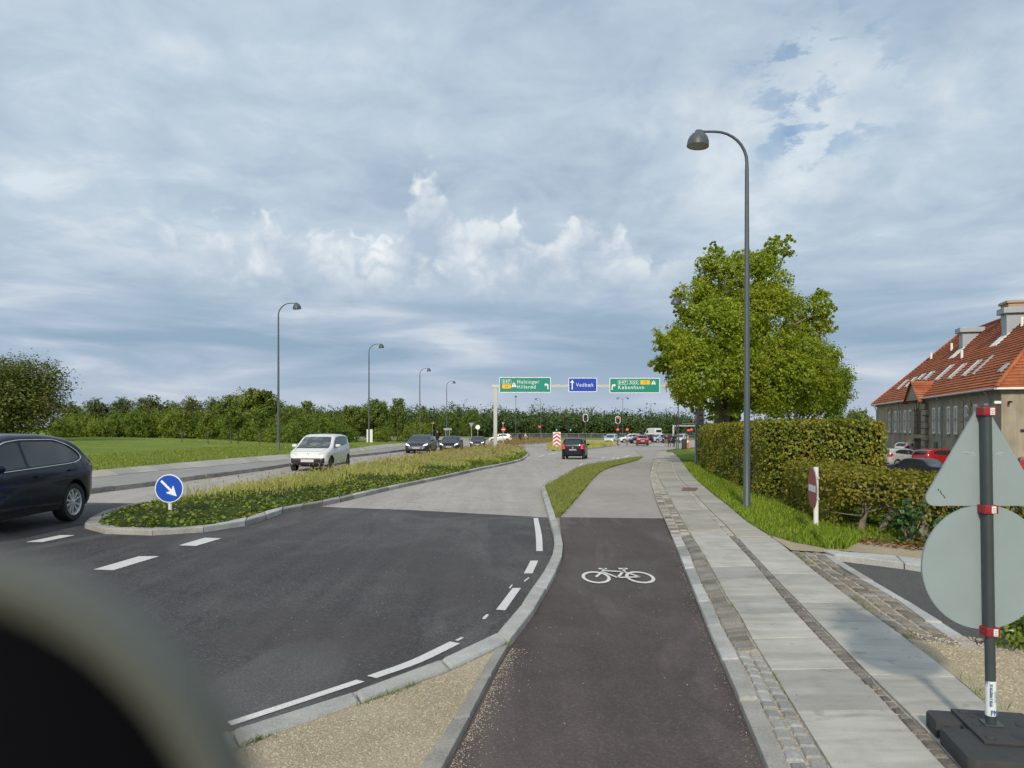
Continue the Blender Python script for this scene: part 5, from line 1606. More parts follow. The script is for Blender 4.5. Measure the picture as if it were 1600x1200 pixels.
# ---- traffic signals
RED = glow('lit_red_signal', (1.0, .06, .03), 1.2)
GREEN = glow('lit_green_signal', (.05, .8, .45), .4)
MAT['lens'] = plain('unlit_lens', (.03, .03, .03), .3)
gt = 'traffic signals at the junction'
def signal(px, Y, label, heads, base_py=None):
    k = Y / FPX
    x = AT(px, Y)[0]; zb = zg(x, Y)
    Z = lambda py: EYE - (py - HY) * k - zb
    root = empty('traffic_signal', (x, Y, zb), 0, label, 'traffic light', gt)
    top = max(Z(h[1]) for h in heads)
    MB().tube([(0, .12, -.1), (0, .12, top + .2)], .055, 8).build('pole', MAT['pole_dark'], root, 50)
    for ox, py, lit, bordered in heads:
        zc = Z(py); X_ = ox * k
        if bordered:
            MB().prism(rrect(X_ - .36, zc - .55, X_ + .36, zc + .55, .34, 6), .03, .045).build('backplate_rim', MAT['sign_white'], root, 40)
            MB().prism(rrect(X_ - .29, zc - .48, X_ + .29, zc + .48, .28, 6), .018, .029).build('backplate', MAT['sign_black'], root, 40)
        hd = MB().prism(rrect(X_ - .15, zc - .42, X_ + .15, zc + .42, .06), -.16, .017).build('signal_head', MAT['sign_black'], root, 40)
        for i, c in enumerate('rag'):
            m_ = MAT['lens'] if c != lit else (RED if c == 'r' else GREEN)
            zz = zc + .27 - .27 * i
            MB().prism([(X_ + a, zz + b) for a, b in circle(.105 if not (c == lit and c == 'r' and not bordered) else .17, 16)], -.175, -.161).build('lens', m_, hd, 40)
            MB().tube([(X_ - .1, -.2, zz + .11), (X_, -.26, zz + .14), (X_ + .1, -.2, zz + .11)], .02, 5).build('visor', MAT['sign_black'], hd)
    return root
signal(915, 104, 'dark traffic signal with white rimmed backplate above the black hatchback', [(0, 653, None, True)])
signal(965.5, 106, 'traffic signal with two red lights, white rimmed one on top', [(0, 656, 'r', True), (-.6, 674, 'r', False)])
signal(979.8, 107, 'lower traffic signal with a single red light right of the tall one', [(0, 674, 'r', False)])
signal(889, 118, 'pair of dark signals with green light left of the black hatchback', [(-2.5, 668, None, False), (2.5, 669, 'g', False)])
signal(871, 122, 'green traffic signal rising behind the chevron board', [(-1.5, 669, 'g', False), (1.5, 669, None, False)])
signal(843, 128, 'small red traffic signal left of the chevron board', [(0, 669, 'r', False)])
signal(1073, 112, 'cluster of red lights beside the hedge end', [(-2.0, 672, None, False), (2.4, 675, 'r', False), (7.0, 674, 'r', False)])
signal(1091.5, 38.2, 'black traffic signal fixed beside the second lamp post', [(2.2, 652, None, False)])
signal(1057.5, 83.6, 'black signal box on the slim lamp post', [(0, 657, None, False)])
# ---- minor signs in the distance
def small_sign(px, Y, label, shape, py, rad, mat, base=None):
    k = Y / FPX; x = AT(px, Y)[0]; zb = zg(x, Y)
    zc = EYE - (py - HY) * k - zb; r = rad * k
    root = empty('road_sign', (x, Y, zb), 0, label, 'traffic sign', 'small distant signs')
    MB().tube([(0, .05, -.1), (0, .05, zc + r * .5)], .035, 8).build('post', MAT['galv'], root, 50)
    if shape == 'disc': p = circle(r, 24)
    elif shape == 'yield': p = [(-r, r * .85), (r, r * .85), (0, -r * .9)]
    elif shape == 'board': p = [(-r, -r * 2.2), (r, -r * 2.2), (r, r * 2.2), (-r, r * 2.2)]
    else: p = [(-r, -r * .55), (r, -r * .55), (r, r * .55), (-r, r * .55)]
    MB().prism([(a, zc + b) for a, b in p], -.01, .012).build('plate', mat, root, 40)
    return root, zc, r
small_sign(736.5, 108, 'grey back of a give way triangle above the dark far car', 'yield', 664, 4, MAT['sign_back'])
small_sign(746.5, 106, 'pale round sign back between the far cars and the gantry post', 'disc', 667.5, 3.6, MAT['sign_white'])
small_sign(786, 112, 'narrow triangle sign back just right of the gantry post', 'yield', 662, 2.4, MAT['sign_back'])
rt, zc, r = small_sign(786.5, 111, 'red no entry sign low beside the gantry post', 'disc', 671, 3.4, MAT['sign_red'])
MB().box(-r * .7, -.02, zc - r * .18, r * .7, -.011, zc + r * .18).build('bar', MAT['sign_white'], rt)
small_sign(577.5, 68.5, 'tall white board behind the second far lamp post', 'board', 681, 4.6, MAT['white_metal'])
small_sign(696.5, 111, 'left small grey board on the fourth far lamp post', 'plate', 670.5, 3.2, MAT['sign_back'])
small_sign(702.5, 111.5, 'right small grey board on the fourth far lamp post', 'plate', 670.5, 3.2, MAT['sign_back'])
small_sign(675.5, 100, 'small post with yellow top board behind the dark cars', 'plate', 661, 2.6, MAT['sign_yellow'])

# ---- bridge railing across the junction
MAT['rail'] = plain('dull_railing_steel', (.16, .17, .18), .6)
def railing(px0, px1, Y, label, h=1.25):
    x0, x1 = AT(px0, Y)[0], AT(px1, Y)[0]
    zb = -.75
    root = empty('bridge_railing', (x0, Y, zb), 0, label, 'railing')
    n = int((x1 - x0) / 2.4)
    for i in range(n + 1):
        x = (x1 - x0) * i / n
        MB().box(x - .06, -.06, -.1, x + .06, .06, h).build('post', MAT['rail'], root)
    for z in (.25, .6, .95, h): MB().box(0, -.05, z - .055, x1 - x0, .05, z + .055).build('rail', MAT['rail'], root)
railing(770, 1000, 156, 'long grey bridge railing in front of the far wood')
railing(1066, 1120, 150, 'short grey railing by the hedge end', 1.4)
# ---- bin and orange cone-like marker by the hedge
x, Y = AT(1069, 92)[0], 92
rb = empty('litter_bin', (x, Y, zg(x, Y)), 0, 'dark litter bin on the pavement near the hedge end', 'bin')
MB().lathe([(.28, 0), (.3, .05), (.32, .95), (.34, .97), (.34, 1.02)], 16).build('drum', MAT['pole_dark'], rb, 40)
MB().lathe([(.35, 1.03), (.33, 1.12), (.12, 1.18)], 16).build('lid', MAT['black'], rb, 40)
x = AT(1074.5, 93)[0]
MAT['orange'] = plain('orange_plastic', (.62, .11, .03), .5)
rb = empty('marker_post', (x, 93, zg(x, 93)), 0, 'orange marker post standing beside the litter bin', 'marker')
MB().lathe([(.3, 0), (.3, .06), (.14, .09), (.11, 1.25), (.08, 1.3)], 14).build('post_body', MAT['orange'], rb, 40)
MB().lathe([(.127, .75), (.123, .98)], 14).build('reflective_band', MAT['sign_white'], rb, 40)
# ------------------------------------------------------------------ cars
def interp_smooth(pts, xs):
    """monotone cubic through (x, z) points"""
    X = np.array([p[0] for p in pts], float); Z = np.array([p[1] for p in pts], float)
    h = np.diff(X); d = np.diff(Z) / h
    m = np.zeros(len(X)); m[0] = d[0]; m[-1] = d[-1]
    for i in range(1, len(X) - 1):
        if d[i - 1] * d[i] <= 0: m[i] = 0
        else:
            w1, w2 = 2 * h[i] + h[i - 1], h[i] + 2 * h[i - 1]
            m[i] = (w1 + w2) / (w1 / d[i - 1] + w2 / d[i])
    out = []
    for x in xs:
        i = int(np.clip(np.searchsorted(X, x) - 1, 0, len(X) - 2))
        t = (x - X[i]) / h[i]
        out.append((2 * t ** 3 - 3 * t ** 2 + 1) * Z[i] + (t ** 3 - 2 * t ** 2 + t) * h[i] * m[i] + (-2 * t ** 3 + 3 * t ** 2) * Z[i + 1] + (t ** 3 - t ** 2) * h[i] * m[i + 1])
    return np.array(out)

class CarBody:
    def __init__(s, d):
        s.d = d
        L = d['L'] / 2
        # stations, close together at both ends
        t = np.linspace(0, 1, 15)
        e = L - .55 * (1 - np.cos(t * math.pi / 2))[::-1] * 1.0
        xs = sorted(set([round(float(v), 4) for v in np.concatenate([-L + .5 * (1 - np.cos(t * math.pi / 2)), np.linspace(-L + .5, L - .5, 56), L - .5 * (1 - np.cos(t * math.pi / 2))])]))
        xs = np.array(xs)
        top = interp_smooth(d['top'], xs)
        rings = []
        NS, NC, NT_, NB = 12, 7, 7, 3
        for x, zt in zip(xs, top):
            a = (L - abs(x))
            er = d.get('end_r', .45)
            f = 1.0 if a >= er else (1 - (1 - math.sqrt(max(0, 1 - (1 - a / er) ** 2))) * d.get('end_k', .30))
            W = d['W'] * (1 - .05 * (abs(x) / L) ** 2.5) * f
            zb = d['sill'] + max(0, (.42 - a)) * .38
            zb = min(zb, zt - .12)
            belt = interp_smooth(d['belt'], [x])[0]
            rc = min(d.get('rc', .10), (zt - zb) * .35)
            tb = math.tan(R(d['tumble']))
            def yw(z):
                # body side: tucked in at the sill, widest at the waist, leaning in over the belt
                u = (z - zb) / max(.05, belt - zb)
                if z <= belt:
                    y = W * (1 - .075 * max(0, (.35 - u) / .35) ** 2 - .022 * max(0, (u - .6) / .4) ** 2)
                    sh = d.get('crease', .012)
                    return y + sh * math.exp(-((u - .78) / .09) ** 2)
                y0 = W * .978
                return y0 - .012 - (z - belt) * tb
            zs = [zb + (zt - rc - zb) * i / NS for i in range(NS + 1)]
            side = [(yw(z), z) for z in zs]
            ys, ze = side[-1]
            rcy = min(rc * 1.5, ys * .5)
            corner = [(ys - rcy * (1 - math.cos(a_)), ze + rc * math.sin(a_)) for a_ in np.linspace(0, math.pi / 2, NC + 1)[1:]]
            yc = corner[-1][0]
            crown = d.get('crown', .03) * min(1, yc)
            tp = [(yc * (1 - i / NT_), zt + crown * (1 - (1 - i / NT_) ** 2)) for i in range(1, NT_ + 1)]
            bt = [(side[0][0] * i / NB, zb) for i in range(NB)]
            half = bt + side + corner + tp            # bottom centre ... top centre
            ring = [(x, y, z) for y, z in half] + [(x, -y, z) for y, z in half[1:-1][::-1]]
            rings.append(ring)
        n = len(rings[0])
        vs = [v for r in rings for v in r]
        fs = []
        for i in range(len(rings) - 1):
            for k in range(n):
                fs.append((i * n + k, i * n + (k + 1) % n, (i + 1) * n + (k + 1) % n, (i + 1) * n + k))
        fs.append(tuple(range(n))); fs.append(tuple(range((len(rings) - 1) * n, len(rings) * n))[::-1])
        bm = bmesh.new()
        bvs = [bm.verts.new(v) for v in vs]
        for f in fs: bm.faces.new([bvs[i] for i in f])
        bmesh.ops.recalc_face_normals(bm, faces=bm.faces[:])
        s.bvh = BVHTree.FromBMesh(bm)
        me = bpy.data.meshes.new('body'); bm.to_mesh(me); bm.free()
        # wheel arches
        rcut = d['wr'] + .055
        mb = MB()
        for wx in d['wx']:
            for sgn in (1, -1):
                M_ = Matrix.Translation((wx, sgn * (d['W'] + .12), d['wr'] + .01)) @ Matrix.Rotation(R(90 * sgn), 4, 'X')
                mb.lathe([(rcut, 0), (rcut, .45)], 36, M_)
        cut = link('cut', mb.mesh()); bo = link('b', me)
        md = bo.modifiers.new('arch', 'BOOLEAN'); md.operation = 'DIFFERENCE'; md.object = cut; md.solver = 'EXACT'
        bpy.context.view_layer.update()
        me2 = bpy.data.meshes.new_from_object(bo.evaluated_get(bpy.context.evaluated_depsgraph_get()))
        bpy.data.objects.remove(bo); bpy.data.objects.remove(cut)
        for p in me2.polygons:
            c = p.center
            if any(math.hypot(c.x - wx, c.z - d['wr'] - .01) < rcut + .004 for wx in d['wx']) and abs(p.normal.y) < 2:
                p.material_index = 1
            if c.z < d['sill'] + .09 and abs(p.normal.z) < .95 : p.material_index = 1
            if c.z < d['sill'] + .03: p.material_index = 1
        me2.shade_smooth(); me2.set_sharp_from_angle(angle=R(38))
        s.mesh = me2
    def hit(s, o, dr):
        h = s.bvh.ray_cast(Vector(o), Vector(dr))
        return h[0] if h[0] is not None else s.bvh.find_nearest(Vector(o) + Vector(dr) * 5)[0]
    def patch(s, poly, view, off=.004, grid=.05):
        """a panel following the body; poly in side (x,z), front/rear (y,z) or top (x,y) view"""
        bm = bmesh.new()
        bm.faces.new([bm.verts.new((a, b, 0)) for a, b in poly])
        bmesh.ops.triangulate(bm, faces=bm.faces[:])
        xs = [p[0] for p in poly]; ys = [p[1] for p in poly]
        for no, lo, hi in (((1, 0, 0), min(xs), max(xs)), ((0, 1, 0), min(ys), max(ys))):
            k = math.floor(lo / grid) + 1
            while k * grid < hi:
                bmesh.ops.bisect_plane(bm, geom=bm.verts[:] + bm.edges[:] + bm.faces[:], dist=1e-5, plane_co=Vector(no) * k * grid, plane_no=no); k += 1
        for v in bm.verts:
            a, b = v.co.x, v.co.y
            v.co = s.on(a, b, view, off)
        bmesh.ops.recalc_face_normals(bm, faces=bm.faces[:])
        out = {'L': (0, 1, 0), 'R': (0, -1, 0), 'F': (1, 0, 0), 'B': (-1, 0, 0), 'T': (0, 0, 1)}[view]
        if sum((f.normal.dot(Vector(out)) for f in bm.faces)) < 0:
            for f in bm.faces: f.normal_flip()
        me = bpy.data.meshes.new('panel'); bm.to_mesh(me); bm.free()
        me.shade_smooth()
        return me
    def on(s, a, b, view, off=.004):
        if view == 'L': return s.hit((a, 5, b), (0, -1, 0)) + Vector((0, off, 0))
        if view == 'R': return s.hit((a, -5, b), (0, 1, 0)) + Vector((0, -off, 0))
        if view == 'F': return s.hit((5, a, b), (-1, 0, 0)) + Vector((off, 0, 0))
        if view == 'B': return s.hit((-5, a, b), (1, 0, 0)) + Vector((-off, 0, 0))
        return s.hit((a, b, 5), (0, 0, -1)) + Vector((0, 0, off))

def rounded(poly, r=.05, n=3):
    out = []
    m = len(poly)
    for i in range(m):
        p0, p, p1 = (Vector(poly[i - 1]), Vector(poly[i]), Vector(poly[(i + 1) % m]))
        a, b = (p0 - p), (p1 - p)
        k = min(r, a.length * .45, b.length * .45)
        A_, B_ = p + a.normalized() * k, p + b.normalized() * k
        for t in np.linspace(0, 1, n + 1):
            q = A_ * (1 - t) ** 2 + p * 2 * t * (1 - t) + B_ * t * t
            out.append((q.x, q.y))
    return out
def grow(poly, d):
    return offset_in(poly, -d)

def wheel_meshes(wr, width, style):
    """tyre and rim about the Y axis, outer face towards +Y"""
    M_ = Matrix.Rotation(R(-90), 4, 'X')
    rr_ = wr * (.70 if style != 'small' else .62)
    w2 = width / 2
    ty = MB().lathe([(rr_ - .01, -w2), (wr * .93, -w2), (wr * .985, -w2 * .72), (wr, -w2 * .3), (wr, w2 * .3), (wr * .985, w2 * .72), (wr * .93, w2), (rr_ + .01, w2), (rr_ - .012, w2 * .8)], 36, M_, caps=False)
    rim = MB().lathe([(rr_, -w2 * .9), (rr_, w2 * .86), (rr_ - .012, w2 * .94), (rr_ - .028, w2 * .8), (rr_ - .03, w2 * .1)], 36, M_, caps=False)
    back = MB().lathe([(rr_ * .96, w2 * .02), (.02, w2 * .0)], 24, M_)
    sp = MB()
    if style == 'split':
        for k in range(5):
            for s in (-1, 1):
                a = 2 * math.pi * k / 5
                A0, A1 = a + s * .10, a + s * .27
                p = [(math.cos(a + s * .30) * .045, math.sin(a + s * .3) * .045), (math.cos(A1) * (rr_ - .01), math.sin(A1) * (rr_ - .01))]
                d_ = Vector((p[1][0] - p[0][0], p[1][1] - p[0][1])).normalized(); nn = Vector((-d_.y, d_.x)) * .017
                q = [(p[0][0] - nn.x, p[0][1] - nn.y), (p[1][0] - nn.x * 1.2, p[1][1] - nn.y * 1.2), (p[1][0] + nn.x * 1.2, p[1][1] + nn.y * 1.2), (p[0][0] + nn.x, p[0][1] + nn.y)]
                sp.prism(q, w2 * .45, w2 * .74)
    else:
        ns = 5 if style == 'five' else 7
        for k in range(ns):
            a = 2 * math.pi * k / ns
            d_ = Vector((math.cos(a), math.sin(a))); nn = Vector((-d_.y, d_.x))
            q = [d_ * .04 - nn * .028, d_ * (rr_ - .01) - nn * .045, d_ * (rr_ - .01) + nn * .045, d_ * .04 + nn * .028]
            sp.prism([(v.x, v.y) for v in q], w2 * .45, w2 * .74)
    sp.lathe([(.06, w2 * .5), (.055, w2 * .8), (.03, w2 * .84)], 16, M_)
    return ty.mesh(), rim.mesh(), sp.mesh(), back.mesh()

def make_car(d, paint, name='car'):
    B = CarBody(d)
    root = empty(name)
    body = link('body', B.mesh, [MAT[paint], MAT['black']], root)
    def part(nm, me, mat, par=root): return link(nm, me, MAT[mat] if isinstance(mat, str) else mat, par)
    mir = lambda poly: [(-a, b) for a, b in poly][::-1]
    for v in 'LR':
        for poly in d['side_glass']:
            g = d.get('glass', 'glass')
            if d.get('seal', True): part('window_seal', B.patch(grow(rounded(poly, .06), .022), v, .003), 'black')
            part('side_window', B.patch(rounded(poly, .06), v, .0065), d.get('rear_glass', g) if sum(p[0] for p in poly) / len(poly) < d.get('tint_from', -9) else g)
        if 'chrome' in d:
            pts = [B.on(a, b, v, .012) for a, b in rounded(d['chrome'], .12, 5)]
            part('window_trim', MB().tube(pts + [pts[0], pts[1]], .011, 6, False).mesh(), 'chrome')
        for poly in d.get('seams', []):
            part('door_gap', B.patch(poly, v, .0025, .08), 'black')
        for (hx, hz) in d.get('handles', []):
            p = B.on(hx, hz, v, 0); sg = 1 if v == 'L' else -1
            part('door_handle', MB().box(hx - .10, p.y + sg * .004, hz - .012, hx + .10, p.y + sg * .04, hz + .014).mesh(), d.get('handle_mat', paint))
        if 'sill_trim' in d:
            part('sill_trim', B.patch(d['sill_trim'], v, .006, .1), 'black')
        sg = 1 if v == 'L' else -1
        mx, mz = d['mirror']
        p = B.on(mx, mz, v, 0)
        c = Matrix.Translation((mx, p.y + sg * .13, mz + .06))
        mm = MB().lathe([(.03, -.09), (.075, -.075), (.10, -.02), (.10, .03), (.07, .075), (.03, .085)], 14, c @ Matrix.Diagonal((.75, 1.15, .78, 1)))
        mo = part('mirror', mm.mesh(), paint)
        mo.data.shade_smooth()
        link('mirror_arm', MB().box(mx - .03, min(p.y - sg * .02, p.y + sg * .1), mz - .02, mx + .03, max(p.y - sg * .02, p.y + sg * .1), mz + .02).mesh(), MAT['black'], mo)
    part('windscreen', B.patch(rounded(d['screen'], .06), 'F', .006, .06), d.get('screen_mat', d.get('glass', 'glass')))
    sb = [p for p in d['screen'] if p[1] < sum(q[1] for q in d['screen']) / 4]
    yb, zb_ = max(p[0] for p in sb), sb[0][1]
    part('screen_base', B.patch([(-yb, zb_ - .045), (yb, zb_ - .045), (yb, zb_ + .012), (-yb, zb_ + .012)], 'F', .0045, .08), 'black')
    for s_ in (-.05, .45):
        pts = [B.on(s_ * yb * 1.1 - .28 * k_ + .1, zb_ + .01 + .06 * k_, 'F', .016) for k_ in (0, .4, .8, 1.2)]
        part('wiper', MB().tube(pts, .009, 5).mesh(), 'black')
    if 'bonnet' in d:
        x0_, x1_, y0_ = d['bonnet']
        for sg in (1, -1):
            part('bonnet_gap', B.patch([(x0_, sg * y0_ - .005), (x1_, sg * y0_ * .86 - .005), (x1_, sg * y0_ * .86 + .005), (x0_, sg * y0_ + .005)], 'T', .003, .1), 'black')
        part('bonnet_gap', B.patch([(x1_ - .006, -y0_ * .86), (x1_ + .006, -y0_ * .86), (x1_ + .006, y0_ * .86), (x1_ - .006, y0_ * .86)], 'T', .003, .1), 'black')
    part('rear_window', B.patch(rounded(d['backlight'], .06), 'B', .006, .06), d.get('rear_glass', 'glass_dark'))
    for sg in (1, -1):
        f = (lambda P_: P_) if sg > 0 else mir
        part('headlight', B.patch(rounded(f(d['head']), .03), 'F', .008, .04), d.get('head_mat', 'lamp_clear'))
        part('tail_light', B.patch(rounded(f(d['tail']), .03), 'B', .008, .04), d.get('tail_mat', 'tail'))
        if 'tail_side' in d: part('tail_light', B.patch(rounded(d['tail_side'], .02), 'L' if sg > 0 else 'R', .008, .03), 'tail')
        if 'head_side' in d: part('headlight', B.patch(rounded(d['head_side'], .02), 'L' if sg > 0 else 'R', .008, .03), d.get('head_mat', 'lamp_clear'))
    for poly in d.get('grille', []): part('grille', B.patch(rounded(poly, .04), 'F', .007, .05), 'black')
    for poly in d.get('rear_black', []): part('bumper_insert', B.patch(rounded(poly, .04), 'B', .006, .05), 'black')
    part('number_plate', B.patch(d['plate_f'], 'F', .012, .2), d.get('plate_mat', 'plate'))
    part('number_plate', B.patch(d['plate_b'], 'B', .012, .2), d.get('plate_mat', 'plate'))
    if 'badge' in d: part('badge', B.patch(circle(.055, 14, 0, d['badge'][1]), d['badge'][0], .010, .2), 'chrome')
    wm = wheel_meshes(d['wr'], d['ww'], d['rims'])
    for wx in d['wx']:
        for sg in (1, -1):
            w_ = empty('wheel', (wx, sg * (d['W'] * .985 - d['ww'] / 2 - .015), d['wr']), 0 if sg > 0 else math.pi); w_.parent = root
            for nm, me, mt in (('tyre', wm[0], 'tyre'), ('rim', wm[1], d.get('rim_mat', 'rim')), ('spokes', wm[2], d.get('rim_mat', 'rim')), ('brake_disc', wm[3], 'black')):
                if not me.materials: me.materials.append(MAT[mt]); me.shade_smooth(); me.set_sharp_from_angle(angle=R(35))
                link(nm, me, None, w_)
    return root
def paint_over(root, mat):
    for ch in root.children:
        for i, sl in enumerate(ch.material_slots):
            if sl.material and sl.material.name.startswith('car_paint'):
                sl.link = 'OBJECT'; sl.material = MAT[mat]
def put_car(root, x, y, heading, label, group=None, first=False, mat=None, cat='car', z=None, sc=1.0):
    """heading in degrees: 0 drives away (+Y), 180 drives towards the camera"""
    o = root if first else copy_tree(root)
    if mat: paint_over(o, mat)
    z0 = zg(x, y) if z is None else z
    # pitch the car with the ground
    a = R(90 + heading)
    dx_, dy_ = math.cos(a), math.sin(a)
    zf, zr = zg(x + dx_ * 1.3, y + dy_ * 1.3), zg(x - dx_ * 1.3, y - dy_ * 1.3)
    o.rotation_mode = 'XYZ'
    o.rotation_euler = (0, -math.atan2(zf - zr, 2.6), a)
    o.location = (x, y, (z0 if z is not None else max((zf + zr) / 2, z0)) + .004)
    o.scale = (sc, sc, sc)
    return tag(o, label, cat, group)

SUV = dict(L=4.69, W=.955, sill=.27, tumble=24, rc=.11, wr=.365, ww=.25, wx=(1.40, -1.42), rims='split', end_r=.55, end_k=.34, crease=.018,
    top=[(-2.345, .62), (-2.335, .92), (-2.28, 1.06), (-2.15, 1.14), (-1.95, 1.29), (-1.72, 1.50), (-1.45, 1.59), (-.7, 1.665), (-.1, 1.67), (.35, 1.61), (.75, 1.42), (1.25, 1.13), (1.5, 1.08), (2.0, .99), (2.25, .86), (2.345, .60)],
    belt=[(-2.4, 1.10), (-1.4, 1.08), (0, 1.03), (1.3, .99), (2.4, .80)],
    side_glass=[[(-.02, 1.10), (-.06, 1.53), (.30, 1.50), (.62, 1.34), (.92, 1.12), (.90, 1.07)], [(-1.66, 1.20), (-1.60, 1.30), (-1.38, 1.44), (-1.05, 1.52), (-.14, 1.535), (-.10, 1.10), (-1.35, 1.135)]],
    tint_from=-.3, glass='glass_dark', rear_glass='glass_dark',
    chrome=[(-1.74, 1.20), (-1.68, 1.32), (-1.42, 1.47), (-1.05, 1.56), (-.1, 1.575), (.32, 1.535), (.66, 1.37), (1.02, 1.08), (.9, 1.045), (-.1, 1.07), (-1.35, 1.105), (-1.62, 1.15)],
    seams=[[(-.075, .36), (-.065, .36), (-.065, 1.06), (-.075, 1.06)], [(-1.06, .70), (-1.05, .70), (-1.17, 1.10), (-1.18, 1.10)], [(.98, .36), (.99, .36), (1.0, 1.0), (.99, 1.0)]],
    handles=[(-.30, .93), (-1.30, .985)], handle_mat='car_navy', mirror=(.86, 1.07), screen=[(-.72, 1.10), (.72, 1.10), (.60, 1.56), (-.60, 1.56)], backlight=[(-.62, 1.18), (.62, 1.18), (.50, 1.50), (-.50, 1.50)],
    head=[(.50, .80), (.86, .82), (.86, .92), (.52, .86)], tail=[(.48, .98), (.86, .98), (.86, 1.08), (.5, 1.04)], tail_side=[(-2.31, .95), (-2.10, .985), (-1.90, 1.045), (-1.96, 1.085), (-2.22, 1.07)], grille=[[(-.2, .42), (.2, .42), (.3, .82), (-.3, .82)]], rear_black=[[(-.8, .36), (.8, .36), (.75, .58), (-.75, .58)]],
    plate_f=[(-.8, .5), (-.3, .5), (-.3, .61), (-.8, .61)], plate_b=[(-.26, .68), (.26, .68), (.26, .79), (-.26, .79)], sill_trim=[(-1.0, .28), (1.0, .28), (1.0, .37), (-1.0, .37)])
UP = dict(L=3.56, W=.82, sill=.20, tumble=15, rc=.12, wr=.295, ww=.175, wx=(1.19, -1.23), rims='small', end_r=.42, end_k=.30, rim_mat='rim_dark',
    top=[(-1.78, .50), (-1.775, .80), (-1.75, .98), (-1.66, 1.20), (-1.52, 1.40), (-1.3, 1.455), (-.6, 1.49), (-.1, 1.485), (.28, 1.42), (.62, 1.22), (1.02, .985), (1.2, .94), (1.5, .86), (1.70, .74), (1.78, .48)],
    belt=[(-1.8, 1.06), (-1.0, 1.00), (0, .94), (1.0, .90), (1.8, .72)],
    side_glass=[[(-.02, 1.0), (-.07, 1.36), (.22, 1.33), (.52, 1.17), (.76, .98)], [(-1.12, 1.10), (-1.28, 1.34), (-.9, 1.38), (-.14, 1.375), (-.10, 1.01)]],
    seams=[[(-.075, .30), (-.065, .30), (-.065, .98), (-.075, .98)], [(.84, .42), (.85, .42), (.82, .92), (.81, .92)]], handles=[(.06, .86)], mirror=(.66, .96), screen_mat='glass_reflect',
    screen=[(-.66, .985), (.66, .985), (.56, 1.39), (-.56, 1.39)], backlight=[(-.60, 1.02), (.60, 1.02), (.52, 1.36), (-.52, 1.36)], rear_glass='glass',
    head=[(.42, .66), (.74, .74), (.72, .84), (.60, .83), (.44, .73)], head_side=[(1.42, .70), (1.62, .66), (1.60, .76), (1.44, .81)], tail=[(.55, .74), (.76, .74), (.73, 1.05), (.62, 1.05), (.60, .86)], tail_side=[(-1.72, .76), (-1.62, .78), (-1.60, 1.03), (-1.66, 1.03)],
    grille=[[(-.68, .37), (-.61, .29), (.61, .29), (.68, .37), (.67, .56), (.61, .56), (.60, .41), (.56, .36), (-.56, .36), (-.60, .41), (-.61, .56), (-.67, .56)], [(-.45, .20), (.45, .20), (.48, .28), (-.48, .28)]], rear_black=[[(-.7, .22), (.7, .22), (.66, .36), (-.66, .36)]],
    plate_f=[(-.26, .40), (.26, .40), (.26, .51), (-.26, .51)], plate_b=[(-.26, .62), (.26, .62), (.26, .73), (-.26, .73)], badge=('F', .70), bonnet=(1.0, 1.62, .66))
SEDAN = dict(L=4.69, W=.925, sill=.20, tumble=23, rc=.10, wr=.335, ww=.235, wx=(1.43, -1.44), rims='five', end_r=.6, end_k=.36, rim_mat='rim_dark',
    top=[(-2.345, .55), (-2.33, .88), (-2.26, 1.02), (-2.1, 1.07), (-1.7, 1.13), (-1.0, 1.32), (-.4, 1.42), (.1, 1.435), (.5, 1.35), (.95, 1.12), (1.30, .96), (1.5, .92), (2.0, .82), (2.24, .68), (2.345, .44)],
    belt=[(-2.4, .98), (-1.0, .97), (0, .93), (1.2, .88), (2.4, .66)],
    side_glass=[[(-.05, .98), (-.10, 1.33), (.15, 1.33), (.5, 1.20), (.86, .97)], [(-1.35, 1.06), (-1.0, 1.24), (-.5, 1.34), (-.17, 1.34), (-.12, .99)]],
    seams=[[(-.085, .30), (-.075, .30), (-.075, .96), (-.085, .96)], [(.95, .40), (.96, .40), (.94, .9), (.93, .9)]], handles=[(.05, .85), (-1.0, .88)], mirror=(.74, .95),
    screen=[(-.70, .97), (.70, .97), (.56, 1.38), (-.56, 1.38)], backlight=[(-.62, 1.10), (.62, 1.10), (.5, 1.36), (-.5, 1.36)],
    head=[(.48, .60), (.80, .68), (.82, .78), (.70, .76), (.52, .66)], head_mat='head_on', tail=[(.5, .80), (.84, .80), (.84, .92), (.55, .92)], grille=[[(-.52, .26), (.52, .26), (.48, .36), (-.48, .36)]], rear_black=[[(-.7, .24), (.7, .24), (.66, .4), (-.66, .4)]],
    plate_f=[(-.26, .40), (.26, .40), (.26, .51), (-.26, .51)], plate_b=[(-.26, .62), (.26, .62), (.26, .73), (-.26, .73)], plate_mat='plate_dark')
